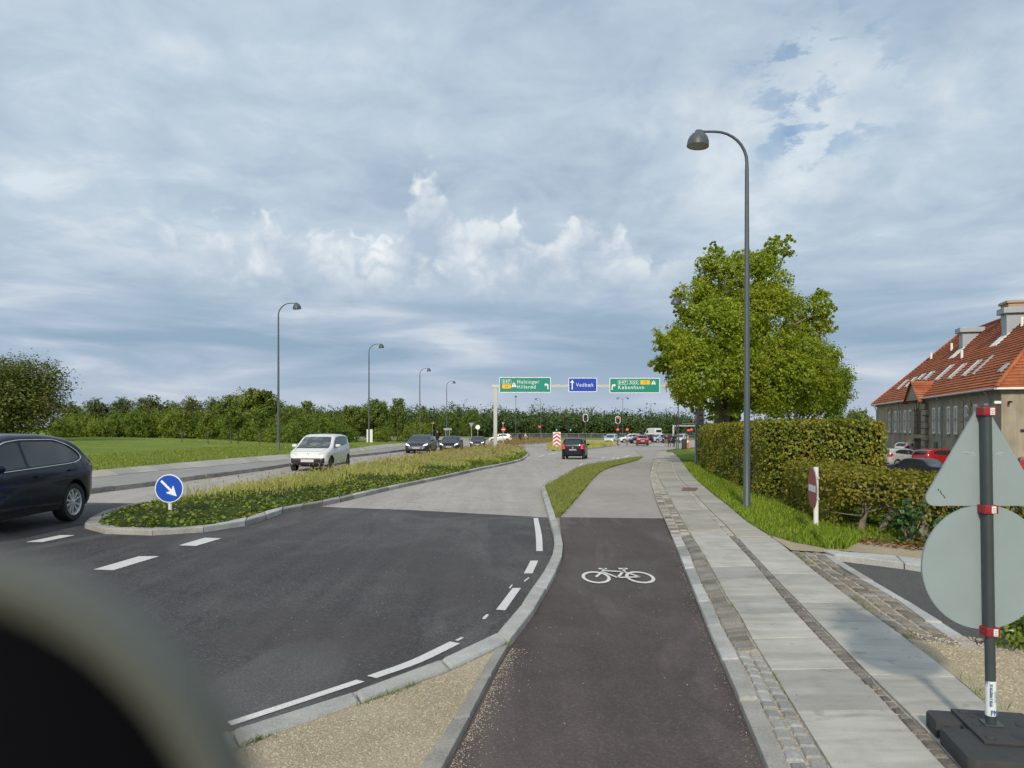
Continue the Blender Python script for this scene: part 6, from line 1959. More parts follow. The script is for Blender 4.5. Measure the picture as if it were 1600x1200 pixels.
HATCH = dict(L=3.95, W=.86, sill=.20, tumble=18, rc=.11, wr=.305, ww=.19, wx=(1.25, -1.24), rims='five', end_r=.5, end_k=.32,
    top=[(-1.975, .55), (-1.97, .85), (-1.93, 1.02), (-1.78, 1.22), (-1.58, 1.38), (-1.2, 1.44), (-.5, 1.475), (.0, 1.46), (.4, 1.36), (.8, 1.13), (1.15, .96), (1.4, .91), (1.7, .83), (1.9, .70), (1.975, .48)],
    belt=[(-2.0, 1.10), (-1.0, 1.02), (0, .95), (1.1, .89), (2.0, .72)],
    side_glass=[[(-.05, 1.0), (-.10, 1.35), (.15, 1.33), (.5, 1.18), (.82, .98)], [(-1.38, 1.14), (-1.25, 1.28), (-.9, 1.36), (-.17, 1.36), (-.12, 1.01)]],
    seams=[[(-.085, .30), (-.075, .30), (-.075, .97), (-.085, .97)]], handles=[(.0, .87), (-.85, .92)], mirror=(.70, .96),
    screen=[(-.66, .98), (.66, .98), (.55, 1.38), (-.55, 1.38)], backlight=[(-.58, 1.06), (.58, 1.06), (.5, 1.36), (-.5, 1.36)],
    head=[(.45, .68), (.78, .74), (.76, .86), (.5, .80)], tail=[(.52, .84), (.80, .84), (.76, 1.10), (.60, 1.12)], tail_side=[(-1.92, .86), (-1.62, .92), (-1.70, 1.14), (-1.80, 1.10)], grille=[[(-.5, .30), (.5, .30), (.46, .5), (-.46, .5)]], rear_black=[[(-.7, .24), (.7, .24), (.66, .40), (-.66, .40)]],
    plate_f=[(-.26, .54), (.26, .54), (.26, .63), (-.26, .63)], plate_b=[(-.26, .62), (.26, .62), (.26, .73), (-.26, .73)])
OLD = dict(L=4.5, W=.84, sill=.22, tumble=20, rc=.07, wr=.305, ww=.19, wx=(1.30, -1.28), rims='five', end_r=.3, end_k=.16,
    top=[(-2.25, .60), (-2.24, .86), (-2.18, .93), (-1.5, .95), (-1.25, 1.0), (-.95, 1.22), (-.75, 1.31), (-.1, 1.34), (.25, 1.30), (.75, .98), (.95, .93), (1.9, .87), (2.18, .80), (2.25, .55)],
    belt=[(-2.3, .88), (0, .89), (2.3, .80)],
    side_glass=[[(-.10, .94), (-.13, 1.25), (.14, 1.24), (.54, .96)], [(-1.04, .96), (-.82, 1.21), (-.60, 1.26), (-.20, 1.26), (-.17, .95)]], mirror=(.5, .92),
    screen=[(-.62, .97), (.62, .97), (.52, 1.27), (-.52, 1.27)], backlight=[(-.60, 1.0), (.60, 1.0), (.52, 1.27), (-.52, 1.27)], rear_glass='glass',
    head=[(.5, .62), (.78, .62), (.78, .76), (.5, .76)], tail=[(.5, .66), (.80, .66), (.80, .82), (.5, .82)], plate_f=[(-.26, .44), (.26, .44), (.26, .55), (-.26, .55)], plate_b=[(-.26, .5), (.26, .5), (.26, .61), (-.26, .61)])
VAN = dict(L=5.2, W=.98, sill=.28, tumble=6, rc=.12, wr=.34, ww=.22, wx=(1.65, -1.60), rims='small', end_r=.35, end_k=.18,
    top=[(-2.6, .6), (-2.59, 1.9), (-2.5, 2.28), (-2.3, 2.34), (0, 2.38), (.9, 2.33), (1.25, 2.15), (1.75, 1.45), (2.0, 1.20), (2.4, 1.08), (2.55, .9), (2.6, .5)],
    belt=[(-2.7, 1.25), (2.7, 1.1)], side_glass=[[(.55, 1.25), (.55, 1.85), (1.1, 1.85), (1.55, 1.28)]], mirror=(1.5, 1.25), screen=[(-.8, 1.35), (.8, 1.35), (.72, 2.1), (-.72, 2.1)], backlight=[(-.7, 1.4), (.7, 1.4), (.66, 2.0), (-.66, 2.0)],
    head=[(.5, .8), (.85, .8), (.85, 1.0), (.6, .95)], tail=[(.78, .8), (.92, .8), (.92, 1.3), (.80, 1.3)], plate_f=[(-.26, .5), (.26, .5), (.26, .61), (-.26, .61)], plate_b=[(-.26, .6), (.26, .6), (.26, .71), (-.26, .71)], grille=[[(-.45, .62), (.45, .62), (.45, .78), (-.45, .78)]])

c_suv = make_car(SUV, 'car_navy', 'parked_car'); c_suv.name = 'car'
put_car(c_suv, -9.24, 12.95, 180.0, 'dark navy sport utility car leaving the picture at the left edge', first=True)
c_up = make_car(UP, 'car_white')
put_car(c_up, -7.98, 31.6, 176.5, 'small white three door hatchback driving towards us', 'cars on the far carriageway', True)
c_sed = make_car(SEDAN, 'car_graphite')
gq = 'cars on the far carriageway'
put_car(c_sed, -6.95, 58.0, 177, 'dark grey car with bright headlights, front one of the queue behind the white hatchback', gq, True)
put_car(c_sed, -5.6, 70.0, 178, 'dark grey car with headlights, second in the queue', gq, mat='car_blackblue')
put_car(c_sed, -4.3, 95, 180, 'black car, third in the queue near the gantry post', gq, mat='car_darkgrey')
UPB = dict(UP, tail_mat='tail_on', plate_mat='plate_dark', badge=('B', .82), screen_mat='glass')
c_upb = make_car(UPB, 'car_blackblue')
put_car(c_upb, AT(898.5, 54.5)[0], 54.5, -10, 'small black hatchback with lit red tail lights driving away', first=True)
c_hat = make_car(dict(HATCH, tail_mat='tail_on'), 'car_maroon')
put_car(c_hat, AT(1003.5, 108)[0], 108, -8, 'dull red hatchback with lit tail lights near the crossing', 'cars waiting at the junction', True)
gj = 'cars waiting at the junction'
c_h2 = make_car(HATCH, 'car_silver')
gp = 'cars parked before the tiled building'
def pcar(root, px, y, head, label, first=False, mat=None, z=None): 
    x = AT(px, y)[0]
    return put_car(root, x, y, head, label, gp, first, mat, z=z)
pcar(c_h2, 1409, 60, -72, 'silver hatchback with red tail light parked beyond the low hedge', True, z=-1.27)
c_old = make_car(OLD, 'car_darkgrey')
pcar(c_old, 1431, 43, 27, 'low dark saloon parked across in front of the silver hatchback', True, z=-1.2)
pcar(c_h2, 1368, 66, 152, 'white car nose peeping past the tall hedge end', mat='car_white', z=-1.27)
pcar(c_h2, 1430, 72, -70, 'white car whose roof shows behind the silver hatchback', mat='car_white', z=-1.0)
pcar(c_h2, 1468, 56, -72, 'red car parked behind the dark saloon', mat='car_red', z=-1.2)
pcar(c_h2, 1358, 76, 140, 'red car almost hidden by the tall hedge end', mat='car_red', z=-1.1)
pcar(c_h2, 1616, 40, -30, 'red car at the right edge behind the triangular sign back', mat='car_red', z=-1.15)
for px, y, hd, mt, lab in [(955, 122, 160, 'car_paleblue', 'pale far car facing us below the red signals'), (985, 128, 95, 'car_white', 'white far car crossing just left of the dull red hatchback'), (1012, 131, 92, 'car_white', 'white far car crossing behind the dull red hatchback'), (1031, 127, 120, 'car_paleblue', 'light blue far car right of the white van'), (1043, 124, 170, 'car_darkgrey', 'dark far car behind the people at the crossing'), (1064, 126, 150, 'car_silver', 'grey far car behind the slim lamp post'), (782, 128, 85, 'car_white', 'white far car half hidden by the gantry post'), (1001, 120, 100, 'car_darkgrey', 'dark far car crossing in front of the white far cars')]:
    put_car(c_h2, AT(px, y)[0], y, hd, lab, gj, mat=mt)
c_van = make_car(VAN, 'car_white')
put_car(c_van, AT(1020, 172)[0], 172, 20, 'white box van standing out above the far cars', gj, True, cat='van')
# ------------------------------------------------------------------ tiled building on the right
def building():
    CX0, CY0 = 32.4, 50.0
    ang = math.atan2(.966, .257)
    cu, su = math.cos(ang), math.sin(ang)
    BASE = -1.3
    Lb, Db, EV, RG = 39.3, 13.0, 5.78, 12.75
    root = empty('tiled_building', (CX0, CY0, BASE), ang, 'long beige rendered building with steep red tiled hip roof', 'building')
    def part(nm, mb, mat, par=root, **k): return mb.build(nm, MAT[mat] if isinstance(mat, str) else mat, par, **k)
    def U(px):
        k = (px - CX) / FPX
        return (CX0 - CY0 * k) / (su * k - cu)
    def dist(u, v=0): return CY0 + su * u + cu * v
    def Zp(py, u, v=0): return EYE - (py - HY) * dist(u, v) / FPX - BASE
    # materials
    m_, t = new_mat('beige_render'); co = t.n('ShaderNodeTexCoord').outputs['Object']
    a = t.noise(co, .6, 6, .65, .3); b = t.noise(t.vm('MULTIPLY', co, (2.5, 2.5, .25)), 1.2, 5, .6); g = t.noise(co, 30, 3)
    c = t.ramp(t.m('ADD', t.m('MULTIPLY', a, .5), t.m('MULTIPLY', b, .5)), [(.32, (.23, .195, .145)), (.5, (.33, .285, .215)), (.66, (.42, .37, .285))])
    finish(t, c, .9, g, .3, .02, spec=.2); MAT['render'] = m_
    m_, t = new_mat('red_clay_tiles'); co = t.n('ShaderNodeTexCoord').outputs['Object']
    a = t.noise(co, .45, 6, .65, .4); isl = t.n('ShaderNodeNewGeometry').outputs['Random Per Island']
    f_ = t.noise(co, 3.2, 5, .7)
    c = t.ramp(t.m('ADD', t.m('ADD', t.m('MULTIPLY', a, .5), t.m('MULTIPLY', f_, .4)), t.m('MULTIPLY', isl, .1)), [(.32, (.17, .065, .04)), (.45, (.32, .10, .044)), (.58, (.44, .14, .056)), (.72, (.48, .20, .10))])
    c = t.mix(t.step(t.noise(co, 1.1, 6, .7, .5), .52, .70, 0, .45), c, (.24, .17, .12))
    wv = t.n('ShaderNodeTexWave', {'Vector': co, 'Scale': 1.25, 'Distortion': .3}, wave_type='BANDS', bands_direction='X').outputs[1]
    finish(t, c, .8, wv, .7, .06, spec=.25); MAT['tile'] = m_
    MAT['zinc'] = plain('grey_zinc_sheet', (.33, .37, .41), .5, .12, 2)
    MAT['win_frame'] = plain('white_window_frame', (.80, .80, .76), .5, .1, 5)
    MAT['win_glass'] = plain('dark_window_glass', (.03, .036, .038), .08, .2, 3, spec=.8)
    MAT['roof_glass'] = plain('roof_window_glass', (.20, .23, .26), .12, .2, 3, spec=.7)
    MAT['brick'] = plain('chimney_brick', (.40, .31, .22), .85, .25, 9, bump=.5)
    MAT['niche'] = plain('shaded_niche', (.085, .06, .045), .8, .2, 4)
    MAT['orange_sign'] = plain('orange_sign', (.62, .20, .02), .5)
    MAT['green_sign'] = plain('dark_green_sign', (.01, .13, .06), .5)
    # windows: photo columns on the long side
    cols = [1390, 1399, 1406, 1414, 1422, 1459, 1469, 1482, 1493, 1510, 1524, 1541]
    wins = []
    for px in cols:
        u = U(px); w_ = .85 if px > 1450 else 1.0
        wins.append((u - w_ / 2, u + w_ / 2))
    wins.sort()
    up0, up1 = U(1452), U(1427)              # portal
    zb, zt = 2.62, 4.85
    dp = .42
    wall = MB()
    edges = [0.0]
    for a, b in wins: edges += [a, b]
    edges.append(Lb)
    for i in range(0, len(edges), 2): wall.box(edges[i], -dp, -.5, edges[i + 1], 0, EV)
    for a, b in wins:
        wall.box(a, -dp, -.5, b, 0, zb); wall.box(a, -dp, zt, b, 0, EV)
    wall.box(0, -Db, -.5, dp, -dp, EV); wall.box(Lb - dp, -Db, -.5, Lb, -dp, EV); wall.box(dp, -Db, -.5, Lb - dp, -Db + dp, EV)
    part('wall', wall, 'render')
    part('plinth', MB().box(-.05, -Db, -.5, Lb + .05, .06, .55), 'render')
    part('cornice', MB().box(-.12, -Db - .12, EV - .28, Lb + .12, .14, EV - .02), 'render')
    for a, b in wins:
        fr = MB(); t_ = .14; y0, y1 = -.10, .012
        fr.box(a, y0, zb, a + t_, y1, zt); fr.box(b - t_, y0, zb, b, y1, zt); fr.box(a + t_, y0, zt - t_, b - t_, y1, zt); fr.box(a + t_, y0, zb, b - t_, y1, zb + t_)
        w_ = part('window', fr, 'win_frame')
        mid = (a + b) / 2; zm = zb + (zt - zb) * .52
        part('mullion', MB().box(mid - .035, y0, zb + t_, mid + .035, y1 - .02, zt - t_), 'win_frame', w_)
        part('transom', MB().box(a + t_, y0 + .01, zm - .10, b - t_, y1 + .025, zm + .10), 'render', w_)
        for (c0, c1) in ((a + t_, mid - .035), (mid + .035, b - t_)):
            for (d0, d1) in ((zb + t_, zm - .10), (zm + .10, zt - t_)):
                part('pane', MB().box(c0, -.075, d0, c1, -.06, d1), 'win_glass', w_)
        part('sill', MB().box(a - .08, -.05, zb - .12, b + .08, .12, zb), 'render', w_)
    # quoin blocks beside two of the windows
    for px in (1390, 1510):
        u = U(px)
        for k in range(5):
            for s in (-1, 1):
                q = .45 if k % 2 else .7
                x0 = u + s * .52
                part('quoin', MB().box(min(x0, x0 + s * q), .0, 2.5 + k * .56, max(x0, x0 + s * q), .09, 2.5 + k * .56 + .40), 'render', bevel=.015)
    # portal with rusticated piers, arch and a flat panel, niche shade put into its colour
    pm = (up0 + up1) / 2; hw = abs(up1 - up0) / 2
    nich = MB(); arch = [(pm - hw * .42, .2), (pm + hw * .42, .2), (pm + hw * .42, 3.6)] + [(pm + hw * .42 * math.cos(a), 3.6 + hw * .42 * math.sin(a)) for a in np.linspace(0, math.pi, 10)][1:-1] + [(pm - hw * .42, 3.6)]
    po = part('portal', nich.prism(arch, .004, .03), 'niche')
    for k in range(9):
        for s in (-1, 1):
            q = .58 if k % 2 else .50
            x0, x1 = pm + s * hw * .44, pm + s * hw * (1.0 if k % 2 else .88)
            part('pier_block', MB().box(min(x0, x1), 0, .3 + k * .56, max(x0, x1), .30, .3 + k * .56 + .50), 'render', po, bevel=.03)
    for k in range(5):
        a = R(30 + 30 * k)
        M_ = Matrix.Translation((pm + math.cos(a) * hw * .62, .02, 3.6 + math.sin(a) * hw * .62)) @ Matrix.Rotation(-(a - math.pi / 2), 4, 'Y')
        part('voussoir', MB().box(-.22, 0, -.35, .22, .26, .42, M_), 'render', po, bevel=.02)
    part('lintel', MB().box(pm - hw * .9, 0, 2.15, pm + hw * .9, .34, 2.5), 'render', po, bevel=.02)
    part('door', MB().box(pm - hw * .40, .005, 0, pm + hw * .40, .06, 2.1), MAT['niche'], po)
    # roof
    ov = .45
    e0, e1, f0, f1 = -ov, Lb + ov, ov, -Db - ov
    ez = EV - .05
    hr = 7.0
    rv = -Db / 2
    A, B_ = Vector((hr, rv, RG)), Vector((Lb - hr, rv, RG))
    P00, P10, P11, P01 = Vector((e0, f0, ez)), Vector((e1, f0, ez)), Vector((e1, f1, ez)), Vector((e0, f1, ez))
    def slope(l0, l1, t0, t1, n):
        """tile courses from eave line l0-l1 up to t0-t1, each overlapping the one below"""
        mb = MB()
        nrm = (l1 - l0).cross(t0 - l0).normalized()
        if nrm.z < 0: nrm = -nrm
        for i in range(n):
            a, b = i / n, (i + 1) / n
            p, q = l0.lerp(t0, a), l1.lerp(t1, a)
            r, s = l0.lerp(t0, b), l1.lerp(t1, b)
            mb.add([p + nrm * .075, q + nrm * .075, s + nrm * .012, r + nrm * .012, p, q], [(0, 1, 2, 3), (4, 5, 1, 0)])
        return mb
    rf = part('roof', slope(P00, P10, A, B_, 30), 'tile')
    part('roof_slope', slope(P10, P11, B_, B_, 30), 'tile', rf)
    part('roof_slope', slope(P11, P01, B_, A, 30), 'tile', rf)
    part('roof_slope', slope(P01, P00, A, A, 30), 'tile', rf)
    for a, b in ((A, B_), (P00, A), (P10, B_)):
        n = int((b - a).length / .4)
        pts = [a.lerp(b, i / n) + Vector((0, 0, .08)) for i in range(n + 1)]
        part('ridge_tiles', MB().tube(pts, .15, 8), 'tile', rf, smooth=50)
    part('gutter', MB().tube([(e0, f0 + .06, ez - .02), (e1, f0 + .06, ez - .02)], .075, 8), 'zinc', smooth=50)
    part('gutter', MB().tube([(e0 - .05, f0, ez - .02), (e0 - .05, f1, ez - .02)], .075, 8), 'win_frame', smooth=50)
    for px in (1371.5, 1407.5, 1473, 1549):
        u = U(px)
        part('downpipe', MB().tube([(u, f0 + .05, ez - .08), (u, .3, ez - .25), (u + .05, .12, ez - .75), (u + .05, .12, 0)], .055, 8), 'zinc', smooth=50)
    # hits on the front slope
    nrm = (P10 - P00).cross(A - P00).normalized()
    if nrm.z < 0: nrm = -nrm
    Minv = (Matrix.Translation((CX0, CY0, BASE)) @ Matrix.Rotation(ang, 4, 'Z')).inverted()
    def roof_hit(px, py, lift=0.0):
        o = Minv @ Vector((0, 0, EYE)); d = Minv.to_3x3() @ Vector(((px - CX) / FPX, 1, -(py - HY) / FPX))
        t = (P00 + nrm * lift - o).dot(nrm) / d.dot(nrm)
        return o + d * t
    sl = (A - P00); sl = Vector((0, rv - f0, RG - ez)).normalized()      # up the slope
    ex = Vector((1, 0, 0))
    def on_slope(c, w_, h_, th):
        vs = []
        for dz_ in (0.03, th):
            for (a, b) in ((-w_ / 2, -h_ / 2), (w_ / 2, -h_ / 2), (w_ / 2, h_ / 2), (-w_ / 2, h_ / 2)):
                vs.append(c + ex * a + sl * b + nrm * dz_)
        return MB().add(vs, [(0, 1, 2, 3), (4, 5, 6, 7), (0, 1, 5, 4), (1, 2, 6, 5), (2, 3, 7, 6), (3, 0, 4, 7)])
    for px, py, w_, h_ in [(1411, 602, 1.0, 1.5), (1424, 598, 1.0, 1.5), (1440, 590, 1.2, .9), (1452, 588, 1.3, 1.2), (1476, 583.5, 1.2, 2.0), (1496, 581.5, 1.1, 1.8), (1519, 576.5, 1.0, 1.8), (1537, 571, .35, 2.0), (1569, 576, .7, .8)]:
        c = roof_hit(px, py)
        s_ = part('skylight', on_slope(c, w_, h_, .13), 'zinc')
        part('pane', on_slope(c, w_ - .2, h_ - .2, .15), 'roof_glass', s_)
        if w_ > .8: part('glazing_bar', on_slope(c, .08, h_ - .2, .17), 'win_frame', s_)
    for px, py in ((1455, 561.5), (1487, 548), (1597, 510), (1503, 560)):
        c = roof_hit(px, py); part('vent_pipe', MB().tube([c, c + Vector((0, 0, .75))], .12, 8), 'win_frame', smooth=50)
    # boxed vents in grey sheet
    for (px, py, w_, hh) in ((1503, 546, 1.1, 1.55), (1571, 525, 1.1, 1.75)):
        c = roof_hit(px, py)
        v_ = part('roof_vent', MB().box(c.x - w_ / 2, c.y - 1.5, c.z - .3, c.x + w_ / 2, c.y + .1, c.z + hh), 'zinc', bevel=.02)
        part('vent_cap', MB().box(c.x - w_ / 2 - .28, c.y - 1.7, c.z + hh, c.x + w_ / 2 + .28, c.y + .38, c.z + hh + .45), 'zinc', v_, bevel=.03)
        part('flashing', on_slope(c - sl * .5 + ex * .1, w_ + .5, 1.4, .10), MAT['win_frame'], v_)
    # chimney
    uc = 20.0
    for t_ in np.linspace(14, 30, 60):
        p = Vector((CX0 + cu * t_ - su * rv * -1 * -1, 0, 0))
    kx = lambda u: CX + FPX * ((CX0 + cu * u - su * rv) / (CY0 + su * u + cu * rv))
    us = np.linspace(4, 34, 400); uc = float(us[np.argmin([abs(kx(u) - 1586) for u in us])])
    zc = Zp(471, uc, rv)
    ch = part('chimney', MB().box(uc - .9, rv - .8, RG - .8, uc + .9, rv + .8, zc - .25), 'brick', rf)
    part('chimney_crown', MB().box(uc - 1.05, rv - .95, zc - .25, uc + 1.05, rv + .95, zc - .02), 'brick', rf, bevel=.03)
    # gabled porch roof over the portal
    gz0, gz1 = ez - .1, EV + 1.6
    apex_f = Vector((pm, f0 + .25, gz1)); l_f, r_f = Vector((pm - hw * .95, f0 + .25, gz0)), Vector((pm + hw * .95, f0 + .25, gz0))
    back = Vector((0, -(gz1 - ez) / ((RG - ez) / (f0 - rv)) - .3, 0))
    part('gable', MB().add([l_f, r_f, apex_f, l_f + Vector((0, -.3, 0)), r_f + Vector((0, -.3, 0)), apex_f + Vector((0, -.3, 0))], [(0, 1, 2), (3, 4, 5), (0, 1, 4, 3), (1, 2, 5, 4), (2, 0, 3, 5)]), 'render')
    gr = part('gable_roof', slope(r_f + Vector((.3, .2, -.25)), r_f + Vector((.3, 0, -.25)) + back * .12, apex_f + Vector((0, .2, .02)), apex_f + back, 9), 'tile')
    part('roof_slope', slope(l_f + Vector((-.3, .2, -.25)), l_f + Vector((-.3, 0, -.25)) + back * .12, apex_f + Vector((0, .2, .02)), apex_f + back, 9), 'tile', gr)
    # signs, lamp, camera on the walls
    u = U(1423); z = Zp(691, u)
    s_ = part('house_sign', MB().box(u - 1.1, .02, z - .42, u + .9, .10, z + .42), 'orange_sign')
    me = text_mesh('C', .7, .01)
    for v in me.vertices: v.co = (u - v.co.x, .104 + v.co.z, z + v.co.y)
    link('lettering', me, MAT['sign_white'], s_)
    u = U(1463); z = Zp(700, u)
    part('notice_board', MB().box(u - .4, .02, z - .5, u + .4, .1, z + .5), 'green_sign')
    cz = Zp(628, 0)
    part('security_camera', MB().box(-.15, .05, cz - .12, -.02, .45, cz + .06), 'win_frame', bevel=.02)
    part('security_camera', MB().box(-.45, -.5, cz - .08, -.02, -.36, cz + .06), 'black', bevel=.02)
    # windows of the short side
    for v0 in (-4.6, -8.6):
        w_ = part('window', MB().box(-.03, v0 - .7, 2.6, .05, v0 + .7, 4.85), 'win_frame')
        part('pane', MB().box(-.045, v0 - .6, 2.7, -.032, v0 - .05, 4.75), 'win_glass', w_); part('pane', MB().box(-.045, v0 + .05, 2.7, -.032, v0 + .6, 4.75), 'win_glass', w_)
        part('awning_box', MB().box(-.3, v0 - .9, 4.9, .0, v0 + .9, 5.1), 'win_frame', w_)
    part('wall_lamp', MB().box(-.12, -1.35, 2.9, 0, -1.1, 3.05), 'black')
    # low railing in front
    rl = empty('area_railing', (0, 0, 0)); 
    rl.location = (CX0 + cu * 24 - su * 1.6, CY0 + su * 24 + cu * 1.6, BASE); rl.rotation_euler = (0, 0, ang)
    tag(rl, 'low dark railing along the foot of the tiled building', 'railing')
    for k in range(31): MB().box(k * .5 - 1, -.02, 0, k * .5 - .96, .02, 1.0).build('bar', MAT['rail'], rl)
    for z in (.15, .98): MB().box(-1, -.025, z, 14.1, .025, z + .05).build('rail', MAT['rail'], rl)
building()
# ------------------------------------------------------------------ people at the far crossing
def cloth(name, col): return plain(name, col, .85, .2, 12)
MAT['skin'] = plain('skin', (.45, .27, .19), .6, .08, 20)
MAT['hair'] = plain('hair', (.05, .035, .025), .7, .2, 30)
def skinned(name, verts, edges, radii, mat, parent, root_i=0):
    me = bpy.data.meshes.new(name)
    me.from_pydata(verts, edges, [])
    o = bpy.data.objects.new(name, me); COL.objects.link(o)
    md = o.modifiers.new('skin', 'SKIN')
    if not me.skin_vertices: me.skin_vertices.new()
    for i, r_ in enumerate(radii):
        me.skin_vertices[0].data[i].radius = (r_, r_)
        me.skin_vertices[0].data[i].use_root = i == root_i
    sb = o.modifiers.new('sub', 'SUBSURF'); sb.levels = 1; sb.render_levels = 1
    bpy.context.view_layer.update()
    m2 = bpy.data.meshes.new_from_object(o.evaluated_get(bpy.context.evaluated_depsgraph_get()))
    bpy.data.objects.remove(o)
    m2.shade_smooth(); m2.materials.clear()
    return link(name, m2, mat, parent)
def person(x, y, rz, label, top, legs, stride=.22, arm=.1, sit=False, group='people and riders at the crossing', z=None):
    root = empty('person', (x, y, zg(x, y) if z is None else z), rz, label, 'person', group)
    hz = .92
    f = stride
    if sit: lg = [(0, .09, hz), (.30, .10, .72), (.22, .11, .30), (.32, .11, .27), (0, -.09, hz), (.20, -.10, .52), (-.05, -.11, .20), (.08, -.11, .16)]
    else: lg = [(0, .09, hz), (f * .6, .10, .50), (f * .55, .10, .08), (f * .55 + .16, .11, .03), (0, -.09, hz), (-f * .2, -.10, .50), (-f * .9, -.10, .12), (-f * .9 + .14, -.11, .04)]
    V = [(0, 0, hz + .03)] + lg + [(.02, 0, 1.15), (.03, 0, 1.36), (.03, 0, 1.48), (.05, 0, 1.55), (.03, .17, 1.42), (.03 - arm, .24, 1.16), (.12 - arm if not sit else .36, .22, .94), (.03, -.17, 1.42), (.03 + arm, -.24, 1.16), (.14 + arm if not sit else .36, -.22, .94)]
    E = [(0, 1), (1, 2), (2, 3), (3, 4), (0, 5), (5, 6), (6, 7), (7, 8), (0, 9), (9, 10), (10, 11), (11, 12), (10, 13), (13, 14), (14, 15), (10, 16), (16, 17), (17, 18)]
    rad = [.13, .10, .065, .045, .035, .10, .065, .045, .035, .14, .15, .07, .055, .07, .048, .035, .07, .048, .035]
    skinned('body', V, E, rad, legs, root)
    # clothing over the trunk and arms
    skinned('jacket', [(0, 0, hz - .02), (.02, 0, 1.15), (.03, 0, 1.37), (.03, 0, 1.45), V[13], V[14], V[15], V[16], V[17], V[18]], [(0, 1), (1, 2), (2, 3), (2, 4), (4, 5), (5, 6), (2, 7), (7, 8), (8, 9)], [.155, .16, .168, .085, .085, .062, .045, .085, .062, .045], top, root)
    hd = MB().lathe([(.03, -.13), (.065, -.10), (.085, -.03), (.09, .03), (.075, .09), (.035, .12)], 12, Matrix.Translation((.06, 0, 1.65))).build('head', MAT['skin'], root, 80)
    MB().lathe([(.092, .0), (.097, .04), (.08, .10), (.035, .133)], 12, Matrix.Translation((.05, 0, 1.65))).build('hair', MAT['hair'], hd, 80)
    MB().box(.14, -.012, 1.63, .175, .012, 1.665).build('nose', MAT['skin'], hd, bevel=.004)
    for s in (-1, 1):
        MB().box(.135, s * .035 - .01, 1.675, .148, s * .035 + .01, 1.69).build('eye', MAT['hair'], hd)
        MB().box(.04, s * .088 - .01, 1.625, .075, s * .088 + .01, 1.685).build('ear', MAT['skin'], hd, bevel=.004)
    return root
def bicycle(x, y, rz, label, z=None):
    root = empty('bicycle', (x, y, zg(x, y) if z is None else z), rz, label, 'bicycle')
    M_ = Matrix.Rotation(R(90), 4, 'X')
    for wx in (-.52, .52):
        w_ = MB().lathe([(.335, -.018), (.345, 0), (.335, .018), (.318, .018), (.318, -.018)], 24, Matrix.Translation((wx, 0, .345)) @ M_, closed=True).build('wheel', MAT['tyre'], root, 60)
        for k in range(8):
            a = math.pi * k / 8
            MB().tube([(wx + .32 * math.cos(a), 0, .345 + .32 * math.sin(a)), (wx - .32 * math.cos(a), 0, .345 - .32 * math.sin(a))], .003, 4).build('spoke', MAT['rim'], w_)
    fr = MB()
    for a, b in (((-.52, 0, .345), (-.1, 0, .30)), ((-.1, 0, .30), (-.2, 0, .85)), ((-.2, 0, .80), (.34, 0, .82)), ((.36, 0, .72), (-.1, 0, .30)), ((-.52, 0, .345), (-.19, 0, .78)), ((.52, 0, .345), (.33, 0, .95))): fr.tube([a, b], .018, 6)
    fr.build('frame', MAT['sign_black'], root, 60)
    MB().box(-.33, -.07, .86, -.08, .07, .91).build('saddle', MAT['black'], root, bevel=.02)
    MB().tube([(.22, -.28, .98), (.33, -.1, 1.0), (.33, .1, 1.0), (.22, .28, .98)], .014, 6).build('handlebar', MAT['rim'], root, 60)
    return root
c_blk, c_dk, c_wht, c_tan, c_red = cloth('black_cloth', (.015, .015, .018)), cloth('dark_cloth', (.035, .035, .045)), cloth('white_cloth', (.6, .6, .58)), cloth('tan_cloth', (.33, .26, .18)), cloth('wine_cloth', (.16, .03, .05))
def pp(px, Y): return AT(px, Y)
x, y = pp(1041, 99); person(x, y, R(80), 'person in dark clothes walking away, left of the group at the crossing', c_dk, c_tan)
x, y = pp(1046, 98); person(x, y, R(100), 'person in wine red top in the middle of the group at the crossing', c_red, c_dk, .18)
x, y = pp(1053, 97); person(x, y, R(70), 'person all in black at the right of the group at the crossing', c_blk, c_blk, .15)
x, y = pp(683, 80); person(x, y, R(-60), 'person in black standing behind the dark grey queue of cars', c_blk, c_blk, .1)
x, y = pp(813, 124); bicycle(x, y, R(10), 'bicycle ridden by the person in dark clothes beyond the island'); person(x - .15, y, R(10), 'cyclist in dark clothes riding beyond the reddish grass island', c_dk, c_blk, sit=True, z=zg(x, y) + .02)
x, y = pp(822, 123); bicycle(x, y, R(8), 'bicycle ridden by the person in white beyond the island'); person(x - .15, y, R(8), 'cyclist in white riding beyond the reddish grass island', c_wht, c_tan, sit=True, z=zg(x, y) + .02)

